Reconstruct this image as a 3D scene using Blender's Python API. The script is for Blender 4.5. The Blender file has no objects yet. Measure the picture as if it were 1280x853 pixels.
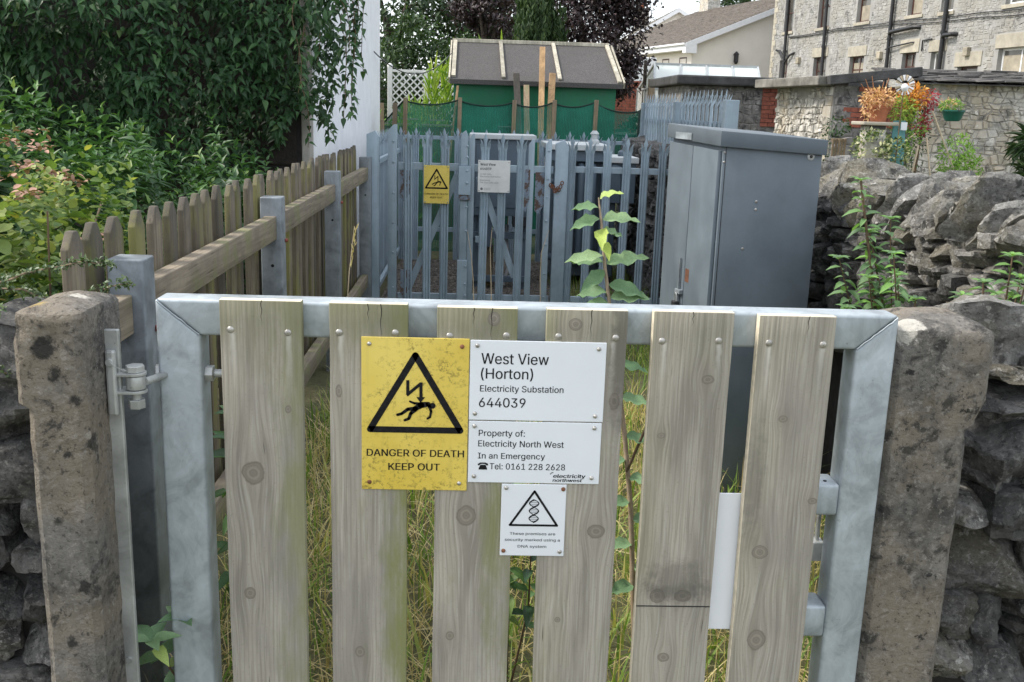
import bpy, bmesh, math, random
import numpy as np
from mathutils import Vector, Matrix, noise as mnoise

SC = bpy.context.scene
COL = SC.collection
rnd = random.Random(11)
nrs = np.random.RandomState(5)
R = math.radians

# ------------------------------------------------------------------ camera, sky, sun, exposure
cam_d = bpy.data.cameras.new('camera')
cam = bpy.data.objects.new('camera', cam_d)
COL.objects.link(cam)
cam_d.sensor_width = 36.0
cam_d.lens = 35.0
cam_d.clip_start = 0.05
cam_d.clip_end = 3000.0
EYE = 1.7
cam.matrix_world = (Matrix.Translation((0, 0, EYE)) @ Matrix.Rotation(-R(2.3), 4, 'Z')
                    @ Matrix.Rotation(R(90 - 13.06), 4, 'X') @ Matrix.Rotation(R(1.8), 4, 'Z'))
SC.camera = cam

SUN_EL, SUN_AZ = 48.0, -88.0          # azimuth from +Y towards +X
world = bpy.data.worlds.new('World')
SC.world = world
world.use_nodes = True
wn = world.node_tree
bg = wn.nodes['Background']
sky = wn.nodes.new('ShaderNodeTexSky')
sky.sky_type = 'NISHITA'
sky.sun_disc = False
sky.sun_elevation = R(SUN_EL)
sky.sun_rotation = R(SUN_AZ)
sky.air_density = 1.0
sky.dust_density = 3.0
mx = wn.nodes.new('ShaderNodeMix')
mx.data_type = 'RGBA'
mx.inputs[0].default_value = 0.62
mx.inputs[7].default_value = (7.4, 7.7, 8.0, 1)      # thin bright cloud over the whole sky
wn.links.new(sky.outputs[0], mx.inputs[6])
wn.links.new(mx.outputs[2], bg.inputs[0])
bg.inputs[1].default_value = 0.135

sun_d = bpy.data.lights.new('sun', 'SUN')
sun_d.energy = 2.0
sun_d.angle = R(10)
sun_d.color = (1.0, 0.95, 0.86)
sun = bpy.data.objects.new('sun', sun_d)
COL.objects.link(sun)
_d = Vector((math.sin(R(SUN_AZ)) * math.cos(R(SUN_EL)), math.cos(R(SUN_AZ)) * math.cos(R(SUN_EL)), math.sin(R(SUN_EL))))
sun.rotation_euler = _d.to_track_quat('Z', 'Y').to_euler()
sun.location = _d * 30

SC.view_settings.view_transform = 'Standard'
SC.view_settings.look = 'None'
SC.view_settings.gamma = 1.0
SC.view_settings.exposure = 0.98
SC.cycles.max_bounces = 6
SC.cycles.diffuse_bounces = 3
SC.cycles.transparent_max_bounces = 12

# ------------------------------------------------------------------ node helpers
def new_mat(name, rough=0.7, metal=0.0):
    m = bpy.data.materials.new(name)
    m.use_nodes = True
    b = m.node_tree.nodes['Principled BSDF']
    b.inputs['Roughness'].default_value = rough
    b.inputs['Metallic'].default_value = metal
    return m, m.node_tree, b

def ND(nt, typ, **kw):
    n = nt.nodes.new(typ)
    for k, v in kw.items():
        setattr(n, k, v)
    return n

def coords(nt, stretch=(1, 1, 1), rand=True, gen=False):
    tc = ND(nt, 'ShaderNodeTexCoord')
    mp = ND(nt, 'ShaderNodeMapping')
    mp.inputs['Scale'].default_value = stretch
    src = tc.outputs['Generated' if gen else 'Object']
    if rand:
        oi = ND(nt, 'ShaderNodeObjectInfo')
        mul = ND(nt, 'ShaderNodeMath', operation='MULTIPLY')
        mul.inputs[1].default_value = 37.0
        nt.links.new(oi.outputs['Random'], mul.inputs[0])
        add = ND(nt, 'ShaderNodeVectorMath', operation='ADD')
        nt.links.new(src, add.inputs[0])
        nt.links.new(mul.outputs[0], add.inputs[1])
        src = add.outputs[0]
    nt.links.new(src, mp.inputs['Vector'])
    return mp.outputs[0]

def wcoords(nt):
    # object-space texture in metres whatever the object's own scale: world position offset per object
    ge = ND(nt, 'ShaderNodeNewGeometry')
    oi = ND(nt, 'ShaderNodeObjectInfo')
    mul = ND(nt, 'ShaderNodeMath', operation='MULTIPLY')
    mul.inputs[1].default_value = 37.0
    nt.links.new(oi.outputs['Random'], mul.inputs[0])
    add = ND(nt, 'ShaderNodeVectorMath', operation='ADD')
    nt.links.new(ge.outputs['Position'], add.inputs[0])
    nt.links.new(mul.outputs[0], add.inputs[1])
    return add.outputs[0]

def objrand(nt):
    return ND(nt, 'ShaderNodeObjectInfo').outputs['Random']

def noise(nt, vec, scale, detail=4.0, rough=0.6, dist=0.0):
    n = ND(nt, 'ShaderNodeTexNoise')
    n.inputs['Scale'].default_value = scale
    n.inputs['Detail'].default_value = detail
    n.inputs['Roughness'].default_value = rough
    n.inputs['Distortion'].default_value = dist
    if vec is not None:
        nt.links.new(vec, n.inputs['Vector'])
    return n.outputs[0]

def voro(nt, vec, scale, out='Distance', feature='F1'):
    n = ND(nt, 'ShaderNodeTexVoronoi', feature=feature)
    n.inputs['Scale'].default_value = scale
    nt.links.new(vec, n.inputs['Vector'])
    return n.outputs[out]

def ramp(nt, fac, stops, interp='LINEAR'):
    n = ND(nt, 'ShaderNodeValToRGB')
    cr = n.color_ramp
    cr.interpolation = interp
    while len(cr.elements) > 1:
        cr.elements.remove(cr.elements[0])
    for i, (p, c) in enumerate(stops):
        e = cr.elements[0] if i == 0 else cr.elements.new(p)
        e.position = p
        if not isinstance(c, (tuple, list)):
            c = (c, c, c)
        e.color = (c[0], c[1], c[2], 1)
    nt.links.new(fac, n.inputs[0])
    return n.outputs[0]

def mixc(nt, fac, a, b, mode='MIX'):
    n = ND(nt, 'ShaderNodeMix', data_type='RGBA', blend_type=mode)
    for i, v in ((0, fac), (6, a), (7, b)):
        if isinstance(v, (int, float)):
            n.inputs[i].default_value = v if i == 0 else (v, v, v, 1)
        elif isinstance(v, (tuple, list)):
            n.inputs[i].default_value = (v[0], v[1], v[2], 1)
        else:
            nt.links.new(v, n.inputs[i])
    return n.outputs[2]

def mth(nt, op, a, b=None):
    n = ND(nt, 'ShaderNodeMath', operation=op)
    for i, v in ((0, a), (1, b)):
        if v is None:
            continue
        if isinstance(v, (int, float)):
            n.inputs[i].default_value = v
        else:
            nt.links.new(v, n.inputs[i])
    return n.outputs[0]

def bump(nt, b, h, strength=0.4, dist=0.01):
    n = ND(nt, 'ShaderNodeBump')
    n.inputs['Strength'].default_value = strength
    n.inputs['Distance'].default_value = dist
    nt.links.new(h, n.inputs['Height'])
    nt.links.new(n.outputs[0], b.inputs['Normal'])

def setc(nt, b, col):
    if isinstance(col, (tuple, list)):
        b.inputs['Base Color'].default_value = (col[0], col[1], col[2], 1)
    else:
        nt.links.new(col, b.inputs['Base Color'])

def sc(c, k):
    return (c[0] * k, c[1] * k, c[2] * k)

def simple(name, col, rough=0.6, metal=0.0, var=0.25, scale=8.0, bs=0.0, bd=0.005, stretch=(1, 1, 1)):
    m, nt, b = new_mat(name, rough, metal)
    v = coords(nt, stretch)
    n1 = noise(nt, v, scale, 6)
    c = ramp(nt, n1, [(0.3, sc(col, 1 - var)), (0.7, sc(col, 1 + var))])
    r = objrand(nt)
    c = mixc(nt, 1.0, c, ramp(nt, r, [(0, 1 - var * 0.5), (1, 1 + var * 0.4)]), 'MULTIPLY')
    setc(nt, b, c)
    if bs:
        bump(nt, b, noise(nt, v, scale * 6, 5), bs, bd)
    return m

# ------------------------------------------------------------------ materials
def wood_mat(name, base, dark, algae, algae_amt, grain=70, axis='Z', rough=0.85, var=0.25, contrast=0.5):
    m, nt, b = new_mat(name, rough)
    st = {'Z': (1, 1, 0.035), 'Y': (1, 0.035, 1), 'X': (0.035, 1, 1)}[axis]
    v = coords(nt, st)
    vp = coords(nt)
    g1 = noise(nt, v, grain, 5, 0.65, 0.6)
    g2 = noise(nt, v, grain * 0.28, 3, 0.5, 1.2)
    c = ramp(nt, g1, [(0.36, dark), (0.49, base), (0.64, sc(base, 1.22))])
    c = mixc(nt, 0.5, c, ramp(nt, g2, [(0.40, sc(base, 0.62)), (0.60, sc(base, 1.2))]))
    if contrast > .6:      # broad drying bands, hairline checks and rain streaks along the grain
        b1 = noise(nt, v, 16, 4, 0.6, 2.0)
        c = mixc(nt, ramp(nt, b1, [(0.40, 0.55), (0.52, 0.0)]), c, sc(base, 0.60))
        ck = noise(nt, v, 150, 2, 0.5, 0.3)
        c = mixc(nt, ramp(nt, ck, [(0.30, 0.8), (0.38, 0.0)]), c, sc(dark, 0.7))
        c = mixc(nt, ramp(nt, b1, [(0.56, 0.0), (0.72, 0.5)]), c, (base[0] * 1.25, base[1] * 1.24, base[2] * 1.24))
    big = noise(nt, vp, 5, 5, 0.65)
    c = mixc(nt, ramp(nt, big, [(0.46, 0.0), (0.62, 0.6)]), c, sc(base, 0.55))
    fine = noise(nt, vp, 120, 3, 0.7)
    c = mixc(nt, ramp(nt, fine, [(0.55, 0.0), (0.75, 0.22)]), c, sc(dark, 0.8))
    an = noise(nt, coords(nt, (1, 1, 0.3) if axis == 'Z' else (1, 1, 1)), 6, 6, 0.65, 0.3)
    lo = 0.62 - algae_amt * 0.35
    c = mixc(nt, ramp(nt, an, [(lo, 0.0), (lo + 0.13, 0.85)]), c, algae)
    r = objrand(nt)
    c = mixc(nt, 1.0, c, ramp(nt, r, [(0, (1 - var, 1 - var, 1 - var)), (0.5, (1, 0.99, 0.97)), (1, (1 + var * 0.5, 1 + var * 0.45, 1 + var * 0.4))]), 'MULTIPLY')
    setc(nt, b, c)
    bump(nt, b, mth(nt, 'ADD', g1, mth(nt, 'MULTIPLY', fine, 0.4)), 0.45, 0.003)
    return m

M = {}
def slat_mat(idx, half, knots, green, side, stains=()):
    """weathered softwood board: growth lines that flow round the knots, grey bloom, green edges"""
    m, nt, b = new_mat('weathered_board_wood', 0.88)
    tc = ND(nt, 'ShaderNodeTexCoord'); sp_ = ND(nt, 'ShaderNodeSeparateXYZ')
    nt.links.new(tc.outputs['Object'], sp_.inputs[0])
    x, y, z = sp_.outputs
    def vec(a, b_, c):
        n = ND(nt, 'ShaderNodeCombineXYZ')
        for i, q in enumerate((a, b_, c)):
            if isinstance(q, (int, float)): n.inputs[i].default_value = q
            else: nt.links.new(q, n.inputs[i])
        return n.outputs[0]
    off = 13.7 * (idx + 1)
    disp = None
    masks = []
    for (kx, kz, rx, rz) in knots:
        dx = mth(nt, 'SUBTRACT', x, kx); dz = mth(nt, 'SUBTRACT', z, kz)
        wob = mth(nt, 'MULTIPLY', mth(nt, 'SUBTRACT', noise(nt, vec(x, off + kx * 50, z), 55, 3), .5), .5)
        e = mth(nt, 'SQRT', mth(nt, 'ADD', mth(nt, 'POWER', mth(nt, 'DIVIDE', dx, rx), 2.0), mth(nt, 'POWER', mth(nt, 'DIVIDE', dz, rz), 2.0)))
        e = mth(nt, 'ADD', e, wob)
        f = mth(nt, 'SQRT', mth(nt, 'ADD', mth(nt, 'POWER', mth(nt, 'DIVIDE', dx, rx * 2.0), 2.0), mth(nt, 'POWER', mth(nt, 'DIVIDE', dz, rz * 4.2), 2.0)))
        g_ = mth(nt, 'POWER', 2.71828, mth(nt, 'MULTIPLY', mth(nt, 'POWER', f, 2.0), -1.0))
        dd = mth(nt, 'MULTIPLY', mth(nt, 'MULTIPLY', dx, g_), .82)
        disp = dd if disp is None else mth(nt, 'ADD', disp, dd)
        masks.append((e, g_))
    xg = mth(nt, 'SUBTRACT', x, disp) if disp is not None else x
    slow = noise(nt, vec(mth(nt, 'MULTIPLY', xg, 1.0), off, mth(nt, 'MULTIPLY', z, .16)), 9, 3, .55)
    slow2 = noise(nt, vec(xg, off + 5, mth(nt, 'MULTIPLY', z, .10)), 30, 3, .55)
    ph = mth(nt, 'ADD', mth(nt, 'MULTIPLY', xg, 620.0), mth(nt, 'ADD', mth(nt, 'MULTIPLY', slow, 24.0), mth(nt, 'MULTIPLY', slow2, 9.0)))
    ln = mth(nt, 'ADD', mth(nt, 'MULTIPLY', mth(nt, 'SINE', ph), .5), .5)
    fine = noise(nt, vec(xg, off + 2, mth(nt, 'MULTIPLY', z, .022)), 260, 3, .6)
    base = (0.335, 0.306, 0.256)
    c = ramp(nt, slow2, [(.38, sc(base, .74)), (.5, base), (.62, sc(base, 1.16))])
    c = mixc(nt, ramp(nt, ln, [(.60, 0.0), (.97, .34)]), c, (0.205, 0.178, 0.142))
    c = mixc(nt, ramp(nt, fine, [(.36, .5), (.47, 0.0)]), c, (0.19, 0.17, 0.14))
    c = mixc(nt, ramp(nt, fine, [(.55, 0.0), (.66, .45)]), c, (0.47, 0.445, 0.40))
    grey = noise(nt, vec(x, off + 9, mth(nt, 'MULTIPLY', z, .5)), 7, 5, .65)
    c = mixc(nt, ramp(nt, grey, [(.46, 0.0), (.60, .5)]), c, (0.245, 0.225, 0.198))
    crack = noise(nt, vec(xg, off + 4, mth(nt, 'MULTIPLY', z, .045)), 120, 2, .5)
    c = mixc(nt, ramp(nt, crack, [(.245, .85), (.285, 0.0)]), c, (0.07, 0.06, 0.048))
    hgt = mth(nt, 'ADD', mth(nt, 'MULTIPLY', ln, -.35), mth(nt, 'MULTIPLY', fine, .9))
    # algae
    an = noise(nt, vec(x, off + 20, mth(nt, 'MULTIPLY', z, .3)), 10, 6, .68)
    d = mth(nt, 'ADD', mth(nt, 'ADD', mth(nt, 'MULTIPLY', x, side), mth(nt, 'MULTIPLY', mth(nt, 'ABSOLUTE', x), .5)), mth(nt, 'MULTIPLY', mth(nt, 'SUBTRACT', an, .5), .42))
    c = mixc(nt, ramp(nt, d, [(half * .35, 0.0), (half * 1.35, green)]), c, (0.205, 0.21, 0.088))
    tn = mth(nt, 'ADD', z, mth(nt, 'MULTIPLY', mth(nt, 'SUBTRACT', noise(nt, vec(x, off + 60, mth(nt, 'MULTIPLY', z, .35)), 18, 5, .7), .5), .30))
    c = mixc(nt, ramp(nt, mth(nt, 'ADD', mth(nt, 'MULTIPLY', tn, 2.0), .5), [(.18, 0.0), (.46, green * .75)]), c, (0.175, 0.172, 0.088))
    speck = noise(nt, vec(x, off + 31, z), 170, 3, .7)
    c = mixc(nt, ramp(nt, speck, [(.60, 0.0), (.68, .4)]), c, (0.15, 0.14, 0.10))
    for (e, g_) in masks:
        ring = mth(nt, 'ADD', mth(nt, 'MULTIPLY', mth(nt, 'SINE', mth(nt, 'MULTIPLY', e, 15.0)), .5), .5)
        kc = ramp(nt, ring, [(.1, (0.20, 0.175, 0.143)), (.9, (0.265, 0.237, 0.197))])
        kc = mixc(nt, ramp(nt, e, [(.0, .55), (.45, 0.0)]), kc, (0.11, 0.094, 0.075))
        c = mixc(nt, ramp(nt, mth(nt, 'MULTIPLY', e, .5), [(.46, .92), (.56, 0.0)]), c, kc)
        rim = ramp(nt, mth(nt, 'MULTIPLY', e, .5), [(.40, 0.0), (.48, .75), (.56, 0.0)])
        c = mixc(nt, rim, c, (0.115, 0.097, 0.076))
        c = mixc(nt, mth(nt, 'MULTIPLY', g_, .18), c, (0.16, 0.14, 0.112))
    for scx in (-half * .70, half * .68):           # zinc-white run-off below the two screws
        dx = mth(nt, 'ABSOLUTE', mth(nt, 'ADD', mth(nt, 'SUBTRACT', x, scx), mth(nt, 'MULTIPLY', mth(nt, 'SUBTRACT', noise(nt, vec(x, off + 50, z), 40, 3), .5), .010)))
        run = mth(nt, 'MULTIPLY', ramp(nt, mth(nt, 'MULTIPLY', dx, 50.0), [(.10, 1.0), (.34, 0.0)]), ramp(nt, mth(nt, 'MULTIPLY', z, -4.0), [(.245, 0.0), (.265, .75), (.40, .4), (.75, 0.0)]))
        c = mixc(nt, run, c, (0.50, 0.48, 0.43))
    for (sx_, sz_, rx, rz, k) in stains:
        e = mth(nt, 'SQRT', mth(nt, 'ADD', mth(nt, 'POWER', mth(nt, 'DIVIDE', mth(nt, 'SUBTRACT', x, sx_), rx), 2.0), mth(nt, 'POWER', mth(nt, 'DIVIDE', mth(nt, 'SUBTRACT', z, sz_), rz), 2.0)))
        e = mth(nt, 'ADD', e, mth(nt, 'MULTIPLY', mth(nt, 'SUBTRACT', noise(nt, vec(x, off + 40, z), 45, 5, .7), .5), 2.6))
        c = mixc(nt, ramp(nt, mth(nt, 'MULTIPLY', e, .5), [(.25, k), (.62, 0.0)]), c, (0.085, 0.078, 0.066))
    setc(nt, b, c)
    bump(nt, b, hgt, .5, .002)
    return m
M['slat'] = wood_mat('weathered_slat_wood', (0.385, 0.358, 0.312), (0.165, 0.148, 0.122), (0.205, 0.20, 0.105), 0.36, 75, contrast=1.0)
M['slat_green'] = wood_mat('mossy_slat_wood', (0.365, 0.345, 0.29), (0.16, 0.145, 0.115), (0.185, 0.19, 0.085), 0.6, 75, contrast=1.0)
M['end_and_lit_edge'] = simple('pale_end_and_lit_edge_wood', (0.62, 0.55, 0.42), 0.85, var=0.2, scale=60, bs=0.2)
M['picket'] = wood_mat('mossy_picket_wood', (0.165, 0.138, 0.100), (0.05, 0.039, 0.028), (0.185, 0.18, 0.055), 0.40, 90, var=0.45, contrast=1.0)
def picket_tops(m):
    # end grain soaked dark over the top few centimetres of every picket
    nt = m.node_tree; b = nt.nodes['Principled BSDF']
    tc = ND(nt, 'ShaderNodeTexCoord'); sx = ND(nt, 'ShaderNodeSeparateXYZ')
    nt.links.new(tc.outputs['Object'], sx.inputs[0])
    d = mth(nt, 'ADD', sx.outputs['Z'], mth(nt, 'MULTIPLY', mth(nt, 'SUBTRACT', noise(nt, coords(nt), 22, 4, .7), .5), .16))
    old = b.inputs['Base Color'].links[0].from_socket
    nt.links.new(mixc(nt, ramp(nt, mth(nt, 'SUBTRACT', d, .5), [(.735, 0.0), (.80, .8)]), old, (0.075, 0.066, 0.055)), b.inputs['Base Color'])
picket_tops(M['picket'])
M['rail'] = wood_mat('brown_rail_wood', (0.255, 0.212, 0.158), (0.10, 0.076, 0.052), (0.19, 0.19, 0.09), 0.38, 60, 'Y', var=0.12, contrast=1.0)
M['stake'] = wood_mat('stake_wood', (0.27, 0.205, 0.135), (0.14, 0.10, 0.065), (0.2, 0.19, 0.1), 0.2, 60)
M['plank'] = wood_mat('tan_plank_wood', (0.42, 0.27, 0.14), (0.26, 0.155, 0.075), (0.3, 0.24, 0.12), 0.1, 50, var=0.3)
M['plank_dark'] = wood_mat('dark_plank_wood', (0.05, 0.045, 0.038), (0.025, 0.022, 0.018), (0.06, 0.06, 0.035), 0.2, 50)
M['batten'] = wood_mat('pale_batten_wood', (0.47, 0.44, 0.36), (0.28, 0.25, 0.19), (0.35, 0.34, 0.24), 0.2, 50)
M['stem'] = simple('brown_stem', (0.13, 0.085, 0.05), 0.8, var=0.3, scale=30)
M['stem_pale'] = simple('pale_stem', (0.36, 0.27, 0.19), 0.8, var=0.25, scale=30)
M['bark'] = simple('dark_bark', (0.075, 0.06, 0.045), 0.9, var=0.4, scale=12, bs=0.5, bd=0.03)

def galv_mat(name, col, rough=0.48, metal=0.35):
    m, nt, b = new_mat(name, rough, metal)
    v = coords(nt)
    vs = coords(nt, (1, 1, 0.6))
    cell = voro(nt, vs, 75, 'Color')
    sep = ND(nt, 'ShaderNodeSeparateColor')
    nt.links.new(cell, sep.inputs[0])
    n1 = noise(nt, v, 9, 6, 0.65, 0.8)
    c = ramp(nt, n1, [(0.36, sc(col, 0.68)), (0.5, col), (0.64, sc(col, 1.25))])
    c = mixc(nt, 0.24, c, ramp(nt, sep.outputs[0], [(0, sc(col, 0.72)), (1, sc(col, 1.22))]))
    st = noise(nt, coords(nt, (1, 1, 0.08)), 26, 4, 0.6)
    c = mixc(nt, ramp(nt, st, [(0.58, 0.0), (0.75, 0.3)]), c, sc(col, 1.35))
    spots = noise(nt, v, 70, 3, 0.7)
    c = mixc(nt, ramp(nt, spots, [(0.66, 0.0), (0.74, 0.5)]), c, (0.14, 0.13, 0.12))
    setc(nt, b, c)
    rr = ramp(nt, n1, [(0.3, rough - 0.1), (0.7, rough + 0.15)])
    nt.links.new(rr, b.inputs['Roughness'])
    bump(nt, b, noise(nt, v, 30, 5), 0.12, 0.003)
    return m
M['galv'] = galv_mat('galvanised_steel', (0.36, 0.40, 0.425))
M['galv_dark'] = galv_mat('dull_galvanised_steel', (0.225, 0.25, 0.27), 0.5, 0.3)
M['zinc'] = galv_mat('zinc_plated_steel', (0.42, 0.43, 0.42), 0.42, 0.5)
M['screw'] = simple('steel_screw', (0.45, 0.43, 0.40), 0.4, 0.7, var=0.25, scale=200)
M['rust'] = simple('rusty_steel', (0.16, 0.065, 0.032), 0.85, var=0.6, scale=40, bs=0.4)
M['redcap'] = simple('red_bolt_cap', (0.22, 0.05, 0.035), 0.7, var=0.3)

def stone_mat(name, base, dark, pale, lich=0.5, rough=0.92, scale=14, speck=True, bs=0.8, warm=None, var=0.25):
    m, nt, b = new_mat(name, rough)
    v = wcoords(nt)
    n1 = noise(nt, v, scale, 8, 0.68, 0.4)
    c = ramp(nt, n1, [(0.36, dark), (0.5, base), (0.64, sc(base, 1.4))])
    n2 = noise(nt, v, scale * 0.35, 5, 0.6)
    if warm:
        c = mixc(nt, ramp(nt, n2, [(0.44, 0.0), (0.60, 0.8)]), c, warm)
    n3 = noise(nt, v, scale * 1.9, 6, 0.7, 0.3)
    lo = 0.66 - lich * 0.13
    c = mixc(nt, ramp(nt, n3, [(lo, 0.0), (lo + 0.04, 0.85)]), c, pale)
    n4 = noise(nt, v, scale * 1.1, 5, 0.65, 0.5)
    c = mixc(nt, ramp(nt, n4, [(0.36, 0.85), (0.44, 0.0)]), c, sc(dark, 0.55))
    if speck:
        n5 = noise(nt, v, scale * 5.5, 4, 0.75)
        c = mixc(nt, ramp(nt, n5, [(0.55, 0.0), (0.63, 0.6)]), c, sc(pale, 0.85))
        c = mixc(nt, ramp(nt, n5, [(0.36, 0.7), (0.43, 0.0)]), c, sc(dark, 0.45))
    r = objrand(nt)
    c = mixc(nt, 1.0, c, ramp(nt, r, [(0, 1 - var), (1, 1 + var)]), 'MULTIPLY')
    setc(nt, b, c)
    h = mth(nt, 'ADD', noise(nt, v, scale * 2.2, 8, 0.7), mth(nt, 'MULTIPLY', noise(nt, v, scale * 7, 5, 0.7), 0.6))
    bump(nt, b, h, bs, 0.02)
    return m
M['pillar'] = stone_mat('gritstone_post', (0.145, 0.135, 0.121), (0.052, 0.049, 0.045), (0.34, 0.315, 0.275), 0.25, scale=13, warm=(0.24, 0.20, 0.15), bs=0.8, var=0.05)
def spot(m, c, r, col, soft=0.006, wob=0.03, sc_=45, stretch=(1, 1, 1)):
    # a stain with its own place and ragged outline on the stone
    nt = m.node_tree; b = nt.nodes['Principled BSDF']
    ge = ND(nt, 'ShaderNodeNewGeometry')
    sub_ = ND(nt, 'ShaderNodeVectorMath', operation='SUBTRACT'); sub_.inputs[1].default_value = c
    nt.links.new(ge.outputs['Position'], sub_.inputs[0])
    mul = ND(nt, 'ShaderNodeVectorMath', operation='MULTIPLY'); mul.inputs[1].default_value = stretch
    nt.links.new(sub_.outputs[0], mul.inputs[0])
    ln = ND(nt, 'ShaderNodeVectorMath', operation='LENGTH'); nt.links.new(mul.outputs[0], ln.inputs[0])
    nz = noise(nt, ge.outputs['Position'], sc_, 5, 0.7)
    d = mth(nt, 'ADD', ln.outputs['Value'], mth(nt, 'MULTIPLY', mth(nt, 'SUBTRACT', nz, 0.5), wob * 2.4))
    fac = ramp(nt, d, [(max(0, r - soft), 0.92), (r + soft, 0.0)])
    old = b.inputs['Base Color'].links[0].from_socket
    nt.links.new(mixc(nt, fac, old, col), b.inputs['Base Color'])
for c_, r_, w_ in (((-0.765, 1.75, 1.262), .021, .02), ((-0.750, 1.75, 1.215), .012, .018), ((-0.715, 1.75, 1.165), .010, .015), ((-0.735, 1.75, 1.06), .008, .014), ((-0.76, 1.75, .93), .008, .015), ((-.72, 1.75, .80), .012, .02), ((-.75, 1.75, .68), .010, .02),
                   ((1.03, 1.95, 1.12), .004, .035), ((.93, 1.95, .95), .004, .035), ((1.0, 1.95, .75), .005, .04), ((.9, 1.95, 1.2), .004, .03), ((1.0, 1.95, .60), .004, .04), ((.97, 1.95, 1.06), .003, .03)):
    spot(M['pillar'], c_, r_, (0.012, 0.012, 0.011), .004, w_, 70)
spot(M['pillar'], (0.888, 1.972, 1.287), .024, (0.56, 0.53, 0.47), .004, .045, 40, (.8, .8, 1))
spot(M['pillar'], (-0.79, 1.80, 1.33), .012, (0.42, 0.30, 0.09), .006, .02, 60)
spot(M['pillar'], (-0.74, 1.86, 1.335), .014, (0.55, 0.52, 0.46), .005, .03, 80)
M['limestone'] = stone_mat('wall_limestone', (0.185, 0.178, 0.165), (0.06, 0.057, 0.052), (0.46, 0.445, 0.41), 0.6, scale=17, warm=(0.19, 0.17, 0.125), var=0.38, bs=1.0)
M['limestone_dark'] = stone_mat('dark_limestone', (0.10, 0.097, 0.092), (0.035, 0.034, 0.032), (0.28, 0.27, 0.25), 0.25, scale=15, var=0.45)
M['limestone_pale'] = stone_mat('coping_limestone', (0.215, 0.21, 0.197), (0.08, 0.077, 0.072), (0.50, 0.485, 0.45), 0.6, scale=13, warm=(0.235, 0.21, 0.15), var=0.22, bs=1.0)
M['wall_block'] = simple('dark_brown_wall_stone', (0.028, 0.023, 0.018), 0.95, var=0.4, scale=9, bs=.5, bd=.02)
M['mortar_dark'] = simple('dark_rubble_core', (0.03, 0.028, 0.025), 0.95, var=0.4, scale=20)
M['outhouse_stone'] = stone_mat('outhouse_stone', (0.42, 0.40, 0.36), (0.22, 0.21, 0.19), (0.58, 0.56, 0.5), 0.5, scale=6, warm=(0.42, 0.36, 0.27), speck=False, bs=0.4)
M['outhouse_grey'] = stone_mat('outhouse_grey_render', (0.19, 0.18, 0.17), (0.07, 0.068, 0.065), (0.36, 0.35, 0.33), 0.5, scale=5, speck=False, bs=0.3)
M['outhouse_mortar'] = simple('outhouse_mortar', (0.35, 0.33, 0.30), 0.95, var=0.25, scale=6)
M['terrace_stone'] = stone_mat('terrace_stone', (0.37, 0.365, 0.35), (0.29, 0.285, 0.272), (0.46, 0.455, 0.44), 0.4, scale=2.2, warm=(0.38, 0.355, 0.31), speck=False, bs=0.5)
M['terrace_mortar'] = simple('terrace_mortar', (0.33, 0.325, 0.31), 0.95, var=0.2, scale=1.5)
M['sandstone'] = simple('yellow_sandstone_lintel', (0.385, 0.352, 0.285), 0.9, var=0.2, scale=4)
M['coping'] = simple('dark_coping_slab', (0.055, 0.055, 0.055), 0.85, var=0.5, scale=5, bs=0.4, bd=0.02)
M['coping_mid'] = simple('grey_coping_slab', (0.17, 0.16, 0.14), 0.9, var=0.5, scale=5, bs=0.4, bd=0.02)
M['slate'] = simple('dark_stone_slate', (0.085, 0.08, 0.075), 0.8, var=0.45, scale=6, bs=0.4, bd=0.02)
M['brick'] = simple('red_brick', (0.27, 0.085, 0.055), 0.9, var=0.35, scale=14, bs=0.3)
M['brick_mortar'] = simple('brick_mortar', (0.3, 0.26, 0.22), 0.95)
M['render_white'] = simple('white_render', (0.80, 0.81, 0.83), 0.85, var=0.06, scale=5, bs=0.5, bd=0.01)
M['render_cream'] = simple('cream_render', (0.80, 0.745, 0.675), 0.9, var=0.04, scale=2)
M['fascia'] = simple('white_fascia', (0.80, 0.80, 0.82), 0.5, var=0.05)
M['roof_tile'] = simple('brown_roof_tile', (0.115, 0.097, 0.08), 0.85, var=0.5, scale=3.5)
M['roof_slate'] = simple('grey_roof_slate', (0.20, 0.185, 0.16), 0.8, var=0.3, scale=3)
M['pipe'] = simple('black_drain_pipe', (0.012, 0.012, 0.014), 0.45, var=0.2)
M['frame_brown'] = simple('brown_window_frame', (0.075, 0.03, 0.022), 0.5, var=0.2)
M['frame_white'] = simple('white_window_frame', (0.78, 0.78, 0.78), 0.45, var=0.04)
M['alu'] = simple('aluminium_bar', (0.42, 0.44, 0.44), 0.45, 0.4, var=0.15)
M['pane'] = simple('dark_window_pane', (0.10, 0.095, 0.085), 0.08, var=0.5, scale=1.2)
M['blind'] = simple('beige_blind', (0.34, 0.30, 0.23), 0.6, var=0.3, scale=3)

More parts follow.
